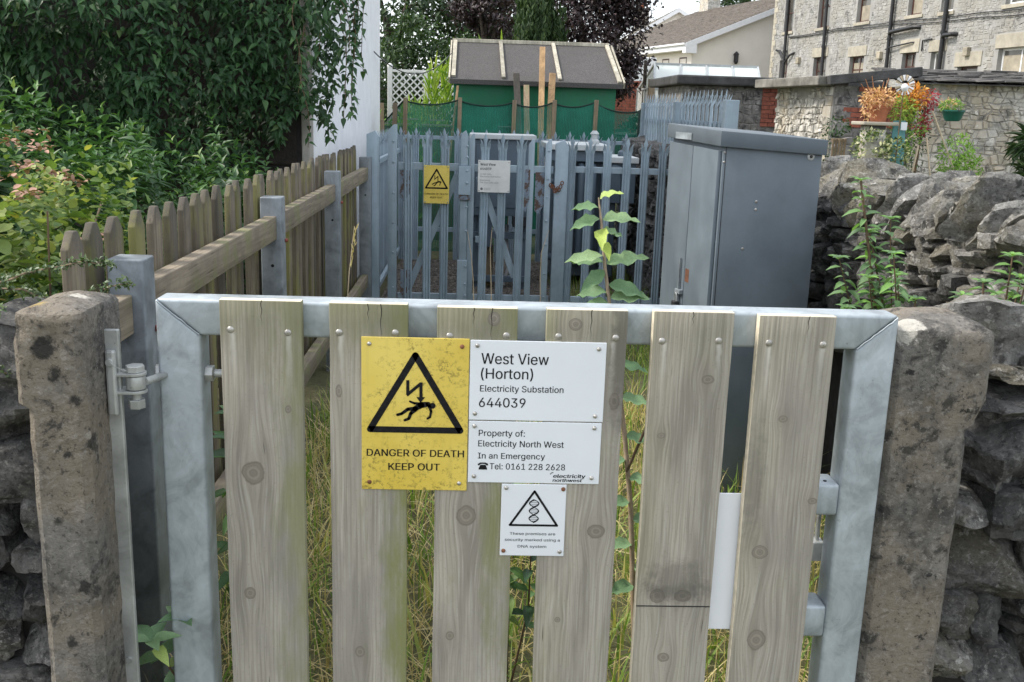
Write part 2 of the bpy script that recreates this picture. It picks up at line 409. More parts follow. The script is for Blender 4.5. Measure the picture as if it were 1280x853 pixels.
def painted(name, col, rough=0.5, dirt=0.25, rustiness=0.0, metal=0.0):
    m, nt, b = new_mat(name, rough, metal)
    v = coords(nt)
    n1 = noise(nt, v, 5, 6, 0.65)
    c = ramp(nt, n1, [(0.3, sc(col, 0.84)), (0.7, sc(col, 1.14))])
    st = noise(nt, coords(nt, (1, 1, 0.06)), 22, 4)
    c = mixc(nt, ramp(nt, st, [(0.5, 0.0), (0.8, dirt)]), c, sc(col, 1.5))
    n2 = noise(nt, v, 45, 4, 0.7)
    c = mixc(nt, ramp(nt, n2, [(0.62, 0.0), (0.75, dirt)]), c, sc(col, 0.55))
    if rustiness:
        n3 = noise(nt, v, 16, 6, 0.7, 0.6)
        lo = 0.85 - rustiness * 0.45
        c = mixc(nt, ramp(nt, n3, [(lo, 0.0), (lo + 0.05, 0.95)]), c, (0.085, 0.05, 0.035))
    r = objrand(nt)
    c = mixc(nt, 1.0, c, ramp(nt, r, [(0, 0.84), (1, 1.14)]), 'MULTIPLY')
    setc(nt, b, c)
    nt.links.new(ramp(nt, n1, [(0.3, rough - 0.12), (0.7, rough + 0.12)]), b.inputs['Roughness'])
    bump(nt, b, noise(nt, v, 60, 4), 0.06, 0.003)
    return m
M['palisade'] = painted('blue_grey_palisade_paint', (0.275, 0.345, 0.40), 0.5, 0.3, 0.28)
M['palisade_rear'] = painted('pale_palisade_paint', (0.30, 0.37, 0.425), 0.5, 0.3, 0.2)
M['rust_plate'] = painted('rusted_plate_paint', (0.16, 0.20, 0.25), 0.8, 0.3, 0.80)
M['cabinet'] = painted('grey_cabinet_paint', (0.108, 0.132, 0.153), 0.62, 0.12)
M['cabinet_door'] = painted('grey_cabinet_door_paint', (0.115, 0.142, 0.163), 0.52, 0.18)
M['trafo'] = painted('shaded_blue_grey_transformer_paint', (0.095, 0.13, 0.165), 0.45, 0.25, 0.2)  # blue-grey darkened to hold the shade inside the enclosure
M['trafo_lid'] = painted('pale_transformer_lid_paint', (0.46, 0.48, 0.48), 0.5, 0.25, 0.2)
M['dark_metal'] = simple('black_metal', (0.018, 0.018, 0.02), 0.5, var=0.2)
M['cable'] = simple('grey_cable', (0.33, 0.33, 0.33), 0.5, var=0.1)
M['shed_green'] = painted('green_shed_paint', (0.008, 0.155, 0.075), 0.6, 0.12)
def felt_mat():
    m, nt, b = new_mat('mineral_roof_felt', 0.95)
    v = coords(nt)
    c = ramp(nt, noise(nt, v, 90, 3, 0.8), [(0.35, (0.025, 0.024, 0.025)), (0.65, (0.135, 0.127, 0.123))])
    c = mixc(nt, ramp(nt, noise(nt, v, 2.0, 5), [(0.4, 0.0), (0.7, 0.5)]), c, (0.065, 0.06, 0.058))
    setc(nt, b, c)
    bump(nt, b, noise(nt, v, 60, 3), 0.3, 0.01)
    return m
M['felt'] = felt_mat()

def net_mat():
    m, nt, b = new_mat('green_windbreak_net', 0.8)
    v = coords(nt)
    c = ramp(nt, noise(nt, v, 3, 5), [(0.38, (0.008, 0.12, 0.08)), (0.62, (0.016, 0.19, 0.13))])
    setc(nt, b, c)
    tr = ND(nt, 'ShaderNodeBsdfTransparent')
    mixs = ND(nt, 'ShaderNodeMixShader')
    w = ND(nt, 'ShaderNodeTexWave'); w.inputs['Scale'].default_value = 18; w.inputs['Distortion'].default_value = 3
    nt.links.new(v, w.inputs['Vector'])
    fac = ramp(nt, w.outputs['Fac'], [(0.0, 0.62), (1.0, 0.86)])
    nt.links.new(fac, mixs.inputs[0])
    nt.links.new(tr.outputs[0], mixs.inputs[1])
    nt.links.new(b.outputs[0], mixs.inputs[2])
    nt.links.new(mixs.outputs[0], nt.nodes['Material Output'].inputs[0])
    return m
M['net'] = net_mat()
M['rope'] = simple('dark_green_edge_rope', (0.008, 0.03, 0.022), 0.8, var=0.2)

def glass_mat(name, col, fac):
    m, nt, b = new_mat(name, 0.12)
    setc(nt, b, col)
    tr = ND(nt, 'ShaderNodeBsdfTransparent')
    mixs = ND(nt, 'ShaderNodeMixShader')
    mixs.inputs[0].default_value = fac
    nt.links.new(tr.outputs[0], mixs.inputs[1])
    nt.links.new(b.outputs[0], mixs.inputs[2])
    nt.links.new(mixs.outputs[0], nt.nodes['Material Output'].inputs[0])
    return m
M['gh_glass'] = glass_mat('greenhouse_glass', (0.72, 0.78, 0.76), 0.62)

def yellow_mat():
    m, nt, b = new_mat('yellow_sign_plate', 0.42)
    v = coords(nt, rand=False)
    c = (0.745, 0.545, 0.08)
    n1 = noise(nt, v, 5, 5)
    col = ramp(nt, n1, [(0.3, sc(c, 0.86)), (0.7, (0.77, 0.60, 0.14))])
    n2 = noise(nt, v, 130, 4, 0.75)
    n3 = noise(nt, v, 9, 5, 0.7, 0.5)
    msk = mth(nt, 'MULTIPLY', ramp(nt, n2, [(0.52, 0.0), (0.62, 0.8)]), ramp(nt, n3, [(0.42, 0.0), (0.6, 1.0)]))
    col = mixc(nt, msk, col, (0.16, 0.125, 0.03))
    st = noise(nt, coords(nt, (1, 1, 0.06), rand=False), 60, 4)
    col = mixc(nt, ramp(nt, st, [(0.58, 0.0), (0.8, 0.35)]), col, (0.42, 0.33, 0.08))
    setc(nt, b, col)
    return m
M['yellow'] = yellow_mat()
M['white_sign'] = simple('white_sign_plate', (0.73, 0.755, 0.79), 0.38, var=0.035, scale=4)
M['white_sign_old'] = simple('aged_white_sign_plate', (0.66, 0.66, 0.64), 0.5, var=0.12, scale=9)
M['white_panel'] = simple('white_plastic_panel', (0.80, 0.82, 0.86), 0.45, var=0.03)
def print_mat():
    m, nt, b = new_mat('black_print', 0.85)
    b.inputs['Specular IOR Level'].default_value = 0.12
    v = coords(nt, rand=False)
    n = noise(nt, v, 150, 4, 0.7)
    setc(nt, b, ramp(nt, n, [(0.4, (0.010, 0.010, 0.011)), (0.75, (0.024, 0.024, 0.026))]))
    return m
M['print'] = print_mat()
M['print_grey'] = simple('faded_print', (0.17, 0.17, 0.18), 0.6, var=0.2)
M['sand_hole'] = simple('hole_shadow_black', (0.006, 0.006, 0.006), 0.9, var=0.1)
M['terracotta'] = simple('terracotta_pot', (0.42, 0.15, 0.075), 0.8, var=0.2, scale=10)
M['green_pot'] = simple('green_plastic_pot', (0.012, 0.115, 0.085), 0.4, var=0.15)
M['teal_wood'] = simple('teal_painted_wood', (0.10, 0.26, 0.27), 0.7, var=0.2, scale=10)
M['cane'] = simple('pale_cane', (0.55, 0.45, 0.32), 0.7, var=0.2, scale=20)
M['soil'] = simple('dark_soil', (0.05, 0.038, 0.028), 0.95, var=0.4, scale=20)
M['gravel'] = stone_mat('gravel_stone', (0.20, 0.175, 0.15), (0.09, 0.08, 0.07), (0.33, 0.30, 0.26), 0.3, scale=20)
M['white_trellis'] = simple('white_painted_trellis', (0.66, 0.66, 0.64), 0.7, var=0.08)

def ground_mat():
    m, nt, b = new_mat('rough_grassy_earth', 0.95)
    v = coords(nt, rand=False)
    n1 = noise(nt, v, 1.4, 8, 0.7)
    c = ramp(nt, n1, [(0.36, (0.08, 0.068, 0.042)), (0.5, (0.10, 0.115, 0.042)), (0.64, (0.20, 0.175, 0.085))])
    c = mixc(nt, 0.5, c, ramp(nt, noise(nt, v, 30, 6, 0.7), [(0.3, (0.03, 0.028, 0.018)), (0.7, (0.12, 0.11, 0.05))]))
    setc(nt, b, c)
    bump(nt, b, noise(nt, v, 40, 6), 0.6, 0.03)
    return m
M['ground'] = ground_mat()
M['gravel_bed'] = stone_mat('gravel_bed', (0.16, 0.135, 0.11), (0.06, 0.05, 0.042), (0.30, 0.27, 0.23), 0.5, scale=26, bs=1.0)

def leaf_mat(name, stops, rough=0.5, trans=0.22, spec=0.35):
    m, nt, b = new_mat(name, rough)
    at = ND(nt, 'ShaderNodeAttribute', attribute_name='v')
    c = ramp(nt, at.outputs['Fac'], stops)
    v = coords(nt, rand=False)
    c = mixc(nt, 1.0, c, ramp(nt, noise(nt, v, 25, 3), [(0.3, 0.8), (0.7, 1.2)]), 'MULTIPLY')
    setc(nt, b, c)
    b.inputs['Specular IOR Level'].default_value = spec
    tl = ND(nt, 'ShaderNodeBsdfTranslucent')
    nt.links.new(mixc(nt, 1.0, c, (1.35, 1.5, 0.7), 'MULTIPLY'), tl.inputs[0])
    mixs = ND(nt, 'ShaderNodeMixShader')
    mixs.inputs[0].default_value = trans
    nt.links.new(b.outputs[0], mixs.inputs[1])
    nt.links.new(tl.outputs[0], mixs.inputs[2])
    nt.links.new(mixs.outputs[0], nt.nodes['Material Output'].inputs[0])
    return m
M['creeper'] = leaf_mat('creeper_leaf', [(0, (0.020, 0.050, 0.022)), (0.6, (0.040, 0.098, 0.036)), (0.93, (0.062, 0.135, 0.045)), (1, (0.095, 0.15, 0.05))], 0.46, 0.2, .3)
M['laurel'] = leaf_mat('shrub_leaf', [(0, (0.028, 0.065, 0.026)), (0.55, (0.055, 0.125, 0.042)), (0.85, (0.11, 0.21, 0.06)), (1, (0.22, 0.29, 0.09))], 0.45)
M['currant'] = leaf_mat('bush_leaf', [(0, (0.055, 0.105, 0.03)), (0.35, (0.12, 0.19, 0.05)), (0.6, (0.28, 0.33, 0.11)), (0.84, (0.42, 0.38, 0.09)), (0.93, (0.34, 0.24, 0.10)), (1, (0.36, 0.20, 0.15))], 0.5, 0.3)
M['pinkhead'] = leaf_mat('pinkish_seed_head', [(0, (0.25, 0.15, 0.10)), (1, (0.42, 0.25, 0.19))], 0.8, 0.1)
M['cotoneaster'] = leaf_mat('tiny_sprig_leaf', [(0, (0.04, 0.075, 0.03)), (1, (0.10, 0.14, 0.05))], 0.4, 0.1)
M['sapling'] = leaf_mat('sapling_leaf', [(0, (0.115, 0.205, 0.10)), (0.5, (0.175, 0.28, 0.14)), (0.85, (0.25, 0.35, 0.18)), (1, (0.38, 0.46, 0.08))], 0.6, 0.18)
M['shoot'] = leaf_mat('wall_shoot_leaf', [(0, (0.10, 0.17, 0.085)), (0.5, (0.15, 0.26, 0.11)), (1, (0.20, 0.38, 0.085))], 0.5, 0.28)
M['grass'] = leaf_mat('grass_blade', [(0, (0.09, 0.16, 0.03)), (0.5, (0.20, 0.31, 0.06)), (0.75, (0.31, 0.36, 0.10)), (1, (0.44, 0.38, 0.16))], 0.6, 0.35)
M['straw'] = leaf_mat('dry_grass', [(0, (0.40, 0.30, 0.13)), (0.6, (0.62, 0.50, 0.26)), (1, (0.70, 0.60, 0.36))], 0.7, 0.3)
M['tree_dark'] = leaf_mat('dark_tree_leaf', [(0, (0.016, 0.034, 0.014)), (0.7, (0.035, 0.07, 0.025)), (1, (0.06, 0.10, 0.035))], 0.5, 0.15)
M['tree_mid'] = leaf_mat('mid_green_leaf', [(0, (0.022, 0.045, 0.018)), (0.7, (0.045, 0.085, 0.032)), (1, (0.09, 0.14, 0.055))], 0.5, 0.2)
M['beech'] = leaf_mat('purple_leaf', [(0, (0.018, 0.012, 0.014)), (0.7, (0.042, 0.027, 0.03)), (1, (0.075, 0.05, 0.05))], 0.45, 0.12)
M['conifer'] = leaf_mat('conifer_spray', [(0, (0.022, 0.045, 0.016)), (0.7, (0.045, 0.085, 0.026)), (1, (0.08, 0.12, 0.035))], 0.6, 0.15)
M['bamboo'] = leaf_mat('bright_reed_leaf', [(0, (0.13, 0.22, 0.04)), (0.6, (0.25, 0.36, 0.06)), (1, (0.42, 0.48, 0.10))], 0.5, 0.3)
M['orange_leaf'] = leaf_mat('orange_leaf', [(0, (0.36, 0.12, 0.02)), (0.6, (0.62, 0.25, 0.04)), (1, (0.66, 0.40, 0.10))], 0.6, 0.3)
M['peach_leaf'] = leaf_mat('dried_peach_leaf', [(0, (0.45, 0.22, 0.11)), (0.6, (0.66, 0.40, 0.22)), (1, (0.72, 0.52, 0.33))], 0.7, 0.25)
M['red_leaf'] = leaf_mat('red_flower', [(0, (0.24, 0.02, 0.03)), (0.7, (0.42, 0.045, 0.07)), (1, (0.50, 0.12, 0.15))], 0.6, 0.25)
M['ivy'] = leaf_mat('variegated_ivy_leaf', [(0, (0.05, 0.085, 0.03)), (0.5, (0.12, 0.17, 0.06)), (0.75, (0.38, 0.40, 0.20)), (1, (0.55, 0.54, 0.34))], 0.45, 0.2)
M['bright_green'] = leaf_mat('bright_green_leaf', [(0, (0.10, 0.21, 0.03)), (1, (0.28, 0.46, 0.08))], 0.5, 0.3)

# ------------------------------------------------------------------ mesh helpers
BASE = {}      # world translation of parents

class MB:
    def __init__(s):
        s.v, s.f = [], []
    def add(s, vs, fs, Mx=None):
        o = len(s.v)
        if Mx is not None:
            vs = [tuple(Mx @ Vector(p)) for p in vs]
        s.v.extend(vs)
        s.f.extend([tuple(i + o for i in f) for f in fs])
        return s
    def box(s, x0, x1, y0, y1, z0, z1, Mx=None):
        vs = [(x0, y0, z0), (x1, y0, z0), (x1, y1, z0), (x0, y1, z0), (x0, y0, z1), (x1, y0, z1), (x1, y1, z1), (x0, y1, z1)]
        return s.add(vs, [(0, 3, 2, 1), (4, 5, 6, 7), (0, 1, 5, 4), (1, 2, 6, 5), (2, 3, 7, 6), (3, 0, 4, 7)], Mx)
    def bar(s, p0, p1, w, h, up=(0, 0, 1)):
        p0, p1 = Vector(p0), Vector(p1)
        d = (p1 - p0)
        L = d.length
        d.normalize()
        u = Vector(up)
        a = d.cross(u)
        if a.length < 1e-4:
            a = d.cross(Vector((0, 1, 0)))
        a.normalize()
        b = a.cross(d)
        Mx = Matrix((a, d, b)).transposed().to_4x4()
        Mx.translation = p0
        return s.box(-w / 2, w / 2, 0, L, -h / 2, h / 2, Mx)
    def cyl(s, p0, p1, r0, r1=None, n=10, cap=True):
        r1 = r0 if r1 is None else r1
        return s.tube([p0, p1], [r0, r1], n, cap)
    def tube(s, pts, r, n=8, cap=True):
        pts = [Vector(p) for p in pts]
        if isinstance(r, (int, float)):
            r = [r] * len(pts)
        vs, fs = [], []
        prev = None
        for i, p in enumerate(pts):
            d = (pts[min(i + 1, len(pts) - 1)] - pts[max(i - 1, 0)]).normalized()
            if prev is None:
                a = d.cross(Vector((0, 0, 1)))
                if a.length < 1e-3:
                    a = d.cross(Vector((0, 1, 0)))
            else:
                a = prev - d * prev.dot(d)
            a.normalize()
            prev = a
            b = d.cross(a)
            for k in range(n):
                t = 2 * math.pi * k / n
                vs.append(tuple(p + (a * math.cos(t) + b * math.sin(t)) * r[i]))
        for i in range(len(pts) - 1):
            for k in range(n):
                k2 = (k + 1) % n
                fs.append((i * n + k, i * n + k2, (i + 1) * n + k2, (i + 1) * n + k))
        if cap:
            fs.append(tuple(range(n - 1, -1, -1)))
            fs.append(tuple(range((len(pts) - 1) * n, len(pts) * n)))
        return s.add(vs, fs)
    def prism_xz(s, poly, y0, y1, Mx=None):
        n = len(poly)
        vs = [(x, y0, z) for x, z in poly] + [(x, y1, z) for x, z in poly]
        fs = [tuple(range(n)), tuple(range(2 * n - 1, n - 1, -1))]
        for i in range(n):
            j = (i + 1) % n
            fs.append((i, i + n, j + n, j))
        return s.add(vs, fs, Mx)
    def lathe(s, prof, c, n=20, Mx=None):
        vs, fs = [], []
        for r, z in prof:
            for k in range(n):
                t = 2 * math.pi * k / n
                vs.append((c[0] + r * math.cos(t), c[1] + r * math.sin(t), c[2] + z))
        for i in range(len(prof) - 1):
            for k in range(n):
                k2 = (k + 1) % n
                fs.append((i * n + k, i * n + k2, (i + 1) * n + k2, (i + 1) * n + k))
        fs.append(tuple(range(n - 1, -1, -1)))
        fs.append(tuple(range((len(prof) - 1) * n, len(prof) * n)))
        return s.add(vs, fs, Mx)
    def mesh(s, name, mat, bevel=0, seg=2, smooth=None, recalc=True):
        me = bpy.data.meshes.new(name)
        me.from_pydata([tuple(p) for p in s.v], [], s.f)
        bm = bmesh.new()
        bm.from_mesh(me)
        if recalc:
            bmesh.ops.recalc_face_normals(bm, faces=bm.faces)
        if bevel:
            es = [e for e in bm.edges if len(e.link_faces) == 2 and e.calc_face_angle(0) > R(25)]
            bmesh.ops.bevel(bm, geom=es, offset=bevel, segments=seg, affect='EDGES', profile=0.5)
        bm.to_mesh(me)
        bm.free()
        if smooth is not None:
            me.polygons.foreach_set('use_smooth', [True] * len(me.polygons))
            me.set_sharp_from_angle(angle=R(smooth))
        if mat is not None:
            me.materials.append(mat)
        me.update()
        return me
    def build(s, name, mat, parent=None, bevel=0, seg=2, smooth=None, **kw):
        return link(name, s.mesh(name, mat, bevel, seg, smooth), parent, **kw)

def tag(o, label=None, cat=None, group=None, kind=None):
    if label: o['label'] = label
    if cat: o['category'] = cat
    if group: o['group'] = group
    if kind: o['kind'] = kind
    return o

def link(name, data, parent=None, Mx=None, **kw):
    o = bpy.data.objects.new(name, data)
    COL.objects.link(o)
    if Mx is not None:
        o.matrix_basis = Mx
    if parent is not None:
        o.parent = parent
        o.matrix_parent_inverse = BASE.get(parent.name, Matrix.Identity(4)).inverted()
        BASE[o.name] = Mx.copy() if Mx is not None else Matrix.Identity(4)
    else:
        BASE[o.name] = Mx.copy() if Mx is not None else Matrix.Identity(4)
    return tag(o, **kw)

def thing(name, loc, label, cat, group=None):
    return link(name, None, None, Matrix.Translation(loc), label=label, cat=cat, group=group)

def TRS(loc, rot=(0, 0, 0), scl=(1, 1, 1)):
    from mathutils import Euler
    return Matrix.Translation(loc) @ Euler(rot).to_matrix().to_4x4() @ Matrix.Diagonal((scl[0], scl[1], scl[2], 1))

# --- leaves
def leaf_tmpl(n=2, fold=0.12, droop=0.15, kind='ovate'):
    ts = np.linspace(0, 1, n + 1)
    vs, fs = [], []
    for t in ts:
        if kind == 'ovate':
            w = max(0.02, math.sin(math.pi * min(1, t ** 0.75)) ** 0.9 * 0.5) if 0 < t < 1 else 0.015
        elif kind == 'lance':
            w = max(0.02, math.sin(math.pi * t ** 0.9) * 0.5) if 0 < t < 1 else 0.012
        elif kind == 'blade':
            w = 0.5 * (1 - t) ** 0.7 + 0.01
        elif kind == 'point':
            w = 0.5 * max(0.02, (math.sin(math.pi * min(1, t * 1.05) ** 0.62)) ** 1.15) if 0 < t < .95 else 0.012
        elif kind == 'round':
            w = 0.5 * math.sin(math.pi * (0.08 + 0.84 * t)) ** 0.6 if 0 < t < 1 else 0.14
        zz = -droop * t * t
        vs += [(-w, t, zz + fold * w * 2), (0, t, zz), (w, t, zz + fold * w * 2)]
    for i in range(n):
        a = 3 * i
        fs += [(a, a + 1, a + 4, a + 3), (a + 1, a + 2, a + 5, a + 4)]
    return np.array(vs), np.array(fs)

T2 = leaf_tmpl(2, 0.14, 0.15)
T3 = leaf_tmpl(4, 0.15, 0.22)
TL = leaf_tmpl(3, 0.12, 0.25, 'lance')
TB = leaf_tmpl(3, 0.0, 0.0, 'blade')
TR = leaf_tmpl(3, 0.10, 0.2, 'round')
TCR = leaf_tmpl(3, 0.14, 0.3, 'point')

def norm(a):
    return a / np.maximum(np.linalg.norm(a, axis=-1, keepdims=True), 1e-9)

def cloud_mesh(name, mat, P, D, Nn, L, W, tmpl, V=None, bend=None):
    P = np.asarray(P, float); D = norm(np.asarray(D, float)); Nn = np.asarray(Nn, float)
    n = len(P)
    L = np.broadcast_to(np.asarray(L, float), (n,)); W = np.broadcast_to(np.asarray(W, float), (n,))
    B = norm(np.cross(D, Nn)); N2 = np.cross(B, D)
    tv, tf = tmpl
    k = len(tv)
    vx = (P[:, None, :] + (L[:, None] * tv[None, :, 1])[..., None] * D[:, None, :]
          + (W[:, None] * tv[None, :, 0])[..., None] * B[:, None, :]
          + (L[:, None] * tv[None, :, 2])[..., None] * N2[:, None, :])
    if bend is not None:          # droop in world z
        vx[..., 2] -= (np.asarray(bend)[:, None] * (tv[None, :, 1] ** 2)) * L[:, None]
    vx = vx.reshape(-1, 3)
    fs = (tf[None] + (np.arange(n) * k)[:, None, None]).reshape(-1, 4)
    me = bpy.data.meshes.new(name)
    me.vertices.add(len(vx)); me.vertices.foreach_set('co', vx.ravel().astype(np.float32))
    me.loops.add(fs.size); me.loops.foreach_set('vertex_index', fs.ravel().astype(np.int32))
    me.polygons.add(len(fs)); me.polygons.foreach_set('loop_start', np.arange(0, fs.size, 4, dtype=np.int32))
    if V is None:
        V = nrs.rand(n)
    at = me.attributes.new('v', 'FLOAT', 'FACE')
    at.data.foreach_set('value', np.repeat(np.clip(V, 0, 1), len(tf)).astype(np.float32))
    me.polygons.foreach_set('use_smooth', np.ones(len(fs), dtype=bool))
    me.materials.append(mat)
    me.update(calc_edges=True)
    return me

def cloud(name, mat, P, D, Nn, L, W, tmpl, V=None, parent=None, bend=None, **kw):
    return link(name, cloud_mesh(name, mat, P, D, Nn, L, W, tmpl, V, bend), parent, **kw)

def leaf_variants(name, mat, tmpl, asp, count=8, lo=0.0, hi=1.0):
    out = []
    for i in range(count):
        tv = tmpl[0].copy()
        tv[:, 2] += nrs.uniform(-0.05, 0.05) * np.sin(tv[:, 1] * 3) + nrs.uniform(-0.12, 0.06) * tv[:, 1] ** 2
        tv[:, 0] += 0.06 * nrs.uniform(-1, 1) * np.sin(tv[:, 1] * math.pi)
        v = lo + (hi - lo) * (i + 0.5) / count
        out.append(cloud_mesh(name, mat, [(0, 0, 0)], [(0, 1, 0)], [(0, 0, 1)], [1.0], [asp], (tv, tmpl[1]), np.array([v])))
    return out

def place_leaf(meshes, parent, p, d, n, L, name='leaf'):
    d = Vector(d).normalized(); n = Vector(n)
    b = d.cross(n).normalized(); n2 = b.cross(d)
    Mx = Matrix((b * L, d * L, n2 * L)).transposed().to_4x4()
    Mx.translation = Vector(p)
    return link(name, rnd.choice(meshes), parent, Mx)

def rands(n, lo, hi):
    return nrs.uniform(lo, hi, n)

def gz(x, y):
    t = min(1, max(0, (y - 16) / 26.0))
    return 2.2 * t * t * (3 - 2 * t)

# --- rocks
def rock_mesh(name, mat, seed, sub=1, chop=6, rough=0.10, boxy=0.55):
    r = random.Random(seed)
    bm = bmesh.new()
    bmesh.ops.create_cube(bm, size=2.0)
    if sub:
        bmesh.ops.subdivide_edges(bm, edges=bm.edges, cuts=sub, use_grid_fill=True)
    planes = []
    for _ in range(chop):
        d = Vector((r.gauss(0, 1), r.gauss(0, 1), r.gauss(0, 1))).normalized()
        planes.append((d, r.uniform(0.72, 1.0) * (abs(d.x) + abs(d.y) + abs(d.z)) * 0.62))
    off = Vector((r.uniform(0, 99), r.uniform(0, 99), r.uniform(0, 99)))
    for v in bm.verts:
        p = v.co.copy()
        q = p.normalized() * 1.22
        p = p * boxy + q * (1 - boxy)
        for d, k in planes:
            e = p.dot(d) - k
            if e > 0:
                p -= d * e
        p += Vector((r.uniform(-1, 1), r.uniform(-1, 1), r.uniform(-1, 1))) * (rough * 0.9 / (sub + 1))
        if sub > 2:
            nz = mnoise.fractal(v.co * 1.1 + off, 0.95, 2.2, 5)
            cell = mnoise.voronoi(v.co * 1.5 + off)[0]
            p += p.normalized() * (nz * rough * 0.75 + (cell[1] - cell[0] - .25) * -0.10)
        v.co = p * 0.5
    me = bpy.data.meshes.new(name)
    bm.to_mesh(me)
    bm.free()
    if sub > 2:
        me.polygons.foreach_set('use_smooth', [True] * len(me.polygons))
        me.set_sharp_from_angle(angle=R(20))
    if mat:
        me.materials.append(mat)
    return me

# --- text
_fc = bpy.data.curves.new('font', 'FONT')
try:        # Blender's own bundled grotesque; its built-in font otherwise
    import os
    _fc.font = bpy.data.fonts.load(os.path.join(bpy.utils.system_resource('DATAFILES', path='fonts'), 'Inter.woff2'))
except Exception:
    pass
_fo = bpy.data.objects.new('font', _fc)
COL.objects.link(_fo)
_fc.fill_mode = 'NONE'
_tc = {}
def text_mesh(s, offset=0.0, shear=0.0):
    """flat filled text: the font's outlines overlap, so every glyph is cut into trapezoids by non-zero winding"""
    _fc.body = s
    _fc.size = 1.0
    _fc.shear = shear
    _fc.resolution_u = 3
    bpy.context.view_layer.update()
    me = bpy.data.meshes.new_from_object(_fo.evaluated_get(bpy.context.evaluated_depsgraph_get()))
    co = [(v.co.x, v.co.y) for v in me.vertices]
    nxt = {e.vertices[0]: e.vertices[1] for e in me.edges}
    bpy.data.meshes.remove(me)
    seen, loops = set(), []
    for v in range(len(co)):
        if v in seen or v not in nxt:
            continue
        lp, x = [], v
        while x is not None and x not in seen:
            seen.add(x); lp.append(co[x]); x = nxt.get(x)
        if len(lp) > 2:
            loops.append(lp)
    loops.sort(key=lambda l: min(p[0] for p in l))
    clusters = []
    for lp in loops:
        lo, hi = min(p[0] for p in lp), max(p[0] for p in lp)
        if clusters and lo < clusters[-1][1] - 1e-4:
            clusters[-1][0].append(lp); clusters[-1][1] = max(hi, clusters[-1][1])
        else:
            clusters.append([[lp], hi])
    vs, fs = [], []
    for lps, _ in clusters:
        ed = []
        for lp in lps:
            for p, q in zip(lp, lp[1:] + lp[:1]):
                if abs(p[1] - q[1]) > 1e-7:
                    ed.append((p, q, 1) if p[1] < q[1] else (q, p, -1))
        ys = {round(p[1], 6) for lp in lps for p in lp}
        for i in range(len(ed)):
            for j in range(i):
                (a, b, _), (c, d, _) = ed[i], ed[j]
                x1, y1, x2, y2 = b[0] - a[0], b[1] - a[1], d[0] - c[0], d[1] - c[1]
                det = x1 * y2 - y1 * x2
                if abs(det) > 1e-9:
                    t = ((c[0] - a[0]) * y2 - (c[1] - a[1]) * x2) / det
                    u = ((c[0] - a[0]) * y1 - (c[1] - a[1]) * x1) / det
                    if 0 < t < 1 and 0 < u < 1:
                        ys.add(round(a[1] + t * y1, 6))
        ys = sorted(ys)
        at = lambda e, y: e[0][0] + (e[1][0] - e[0][0]) * (y - e[0][1]) / (e[1][1] - e[0][1])
        for y0, y1 in zip(ys, ys[1:]):
            if y1 - y0 < 1e-5:
                continue
            ym = (y0 + y1) / 2
            act = sorted([e for e in ed if e[0][1] < ym < e[1][1]], key=lambda e: at(e, ym))
            w, start = 0, None
            for e in act:
                w2 = w + e[2]
                if w == 0 and w2 != 0:
                    start = e
                elif w != 0 and w2 == 0:
                    k = len(vs)
                    vs += [(at(start, y0) - offset, y0), (at(e, y0) + offset, y0), (at(e, y1) + offset, y1), (at(start, y1) - offset, y1)]
                    fs.append((k, k + 1, k + 2, k + 3))
                w = w2
    return np.array(vs), fs
_hv, _ = text_mesh('H')
CAP = _hv[:, 1].max()
def put_text(mb, s, x0, x1, zb, cap, y, offset=0.0, shear=0.0):
    vs, fs = text_mesh(s, offset, shear)
    mnx, mxx = vs[:, 0].min(), vs[:, 0].max()
    k = cap / CAP
    sx = (x1 - x0) / (mxx - mnx)
    mb.add([(x0 + (p[0] - mnx) * sx, y, zb + p[1] * k) for p in vs], fs)

def stroke(mb, pts, w, y, closed=False, cap=True):
    """flat ribbon in the XZ plane"""
    if closed:
        pts = list(pts) + [pts[0]]
    ws = w if isinstance(w, (list, tuple)) else [w] * len(pts)
    for i in range(len(pts) - 1):
        a, b = Vector(pts[i]), Vector(pts[i + 1])
        d = (b - a).normalized()
        n = Vector((-d.y, d.x))
        q = [a + n * ws[i] / 2, b + n * ws[i + 1] / 2, b - n * ws[i + 1] / 2, a - n * ws[i] / 2]
        mb.add([(p.x, y, p.y) for p in q], [(3, 2, 1, 0)])
    if cap:
        for i, p in enumerate(pts):
            disc(mb, p, ws[i] / 2, y)

def disc(mb, c, r, y, n=12, sx=1.0):
    mb.add([(c[0] + sx * r * math.cos(2 * math.pi * k / n), y, c[1] + r * math.sin(2 * math.pi * k / n)) for k in range(n)], [tuple(range(n))])

# ================================================================== SETTING
def build_ground():
    xs = np.concatenate([np.linspace(-900, -60, 8), np.linspace(-45, 45, 46), np.linspace(60, 900, 8)])
    ys = np.concatenate([np.linspace(-300, -10, 6), np.linspace(-4, 80, 60), np.linspace(100, 1500, 12)])
    vs = [(x, y, gz(x, y) - 0.02 + 0.015 * mnoise.noise(Vector((x, y, 0)))) for y in ys for x in xs]
    nx = len(xs)
    fs = [(j * nx + i, j * nx + i + 1, (j + 1) * nx + i + 1, (j + 1) * nx + i) for j in range(len(ys) - 1) for i in range(nx - 1)]
    mb = MB(); mb.v = vs; mb.f = fs
    mb.build('ground', M['ground'], kind='structure')
build_ground()
g = MB().box(-0.84, 1.66, 8.35, 11.3, -0.03, 0.012)
g.build('gravel_bed', M['gravel_bed'], kind='structure')

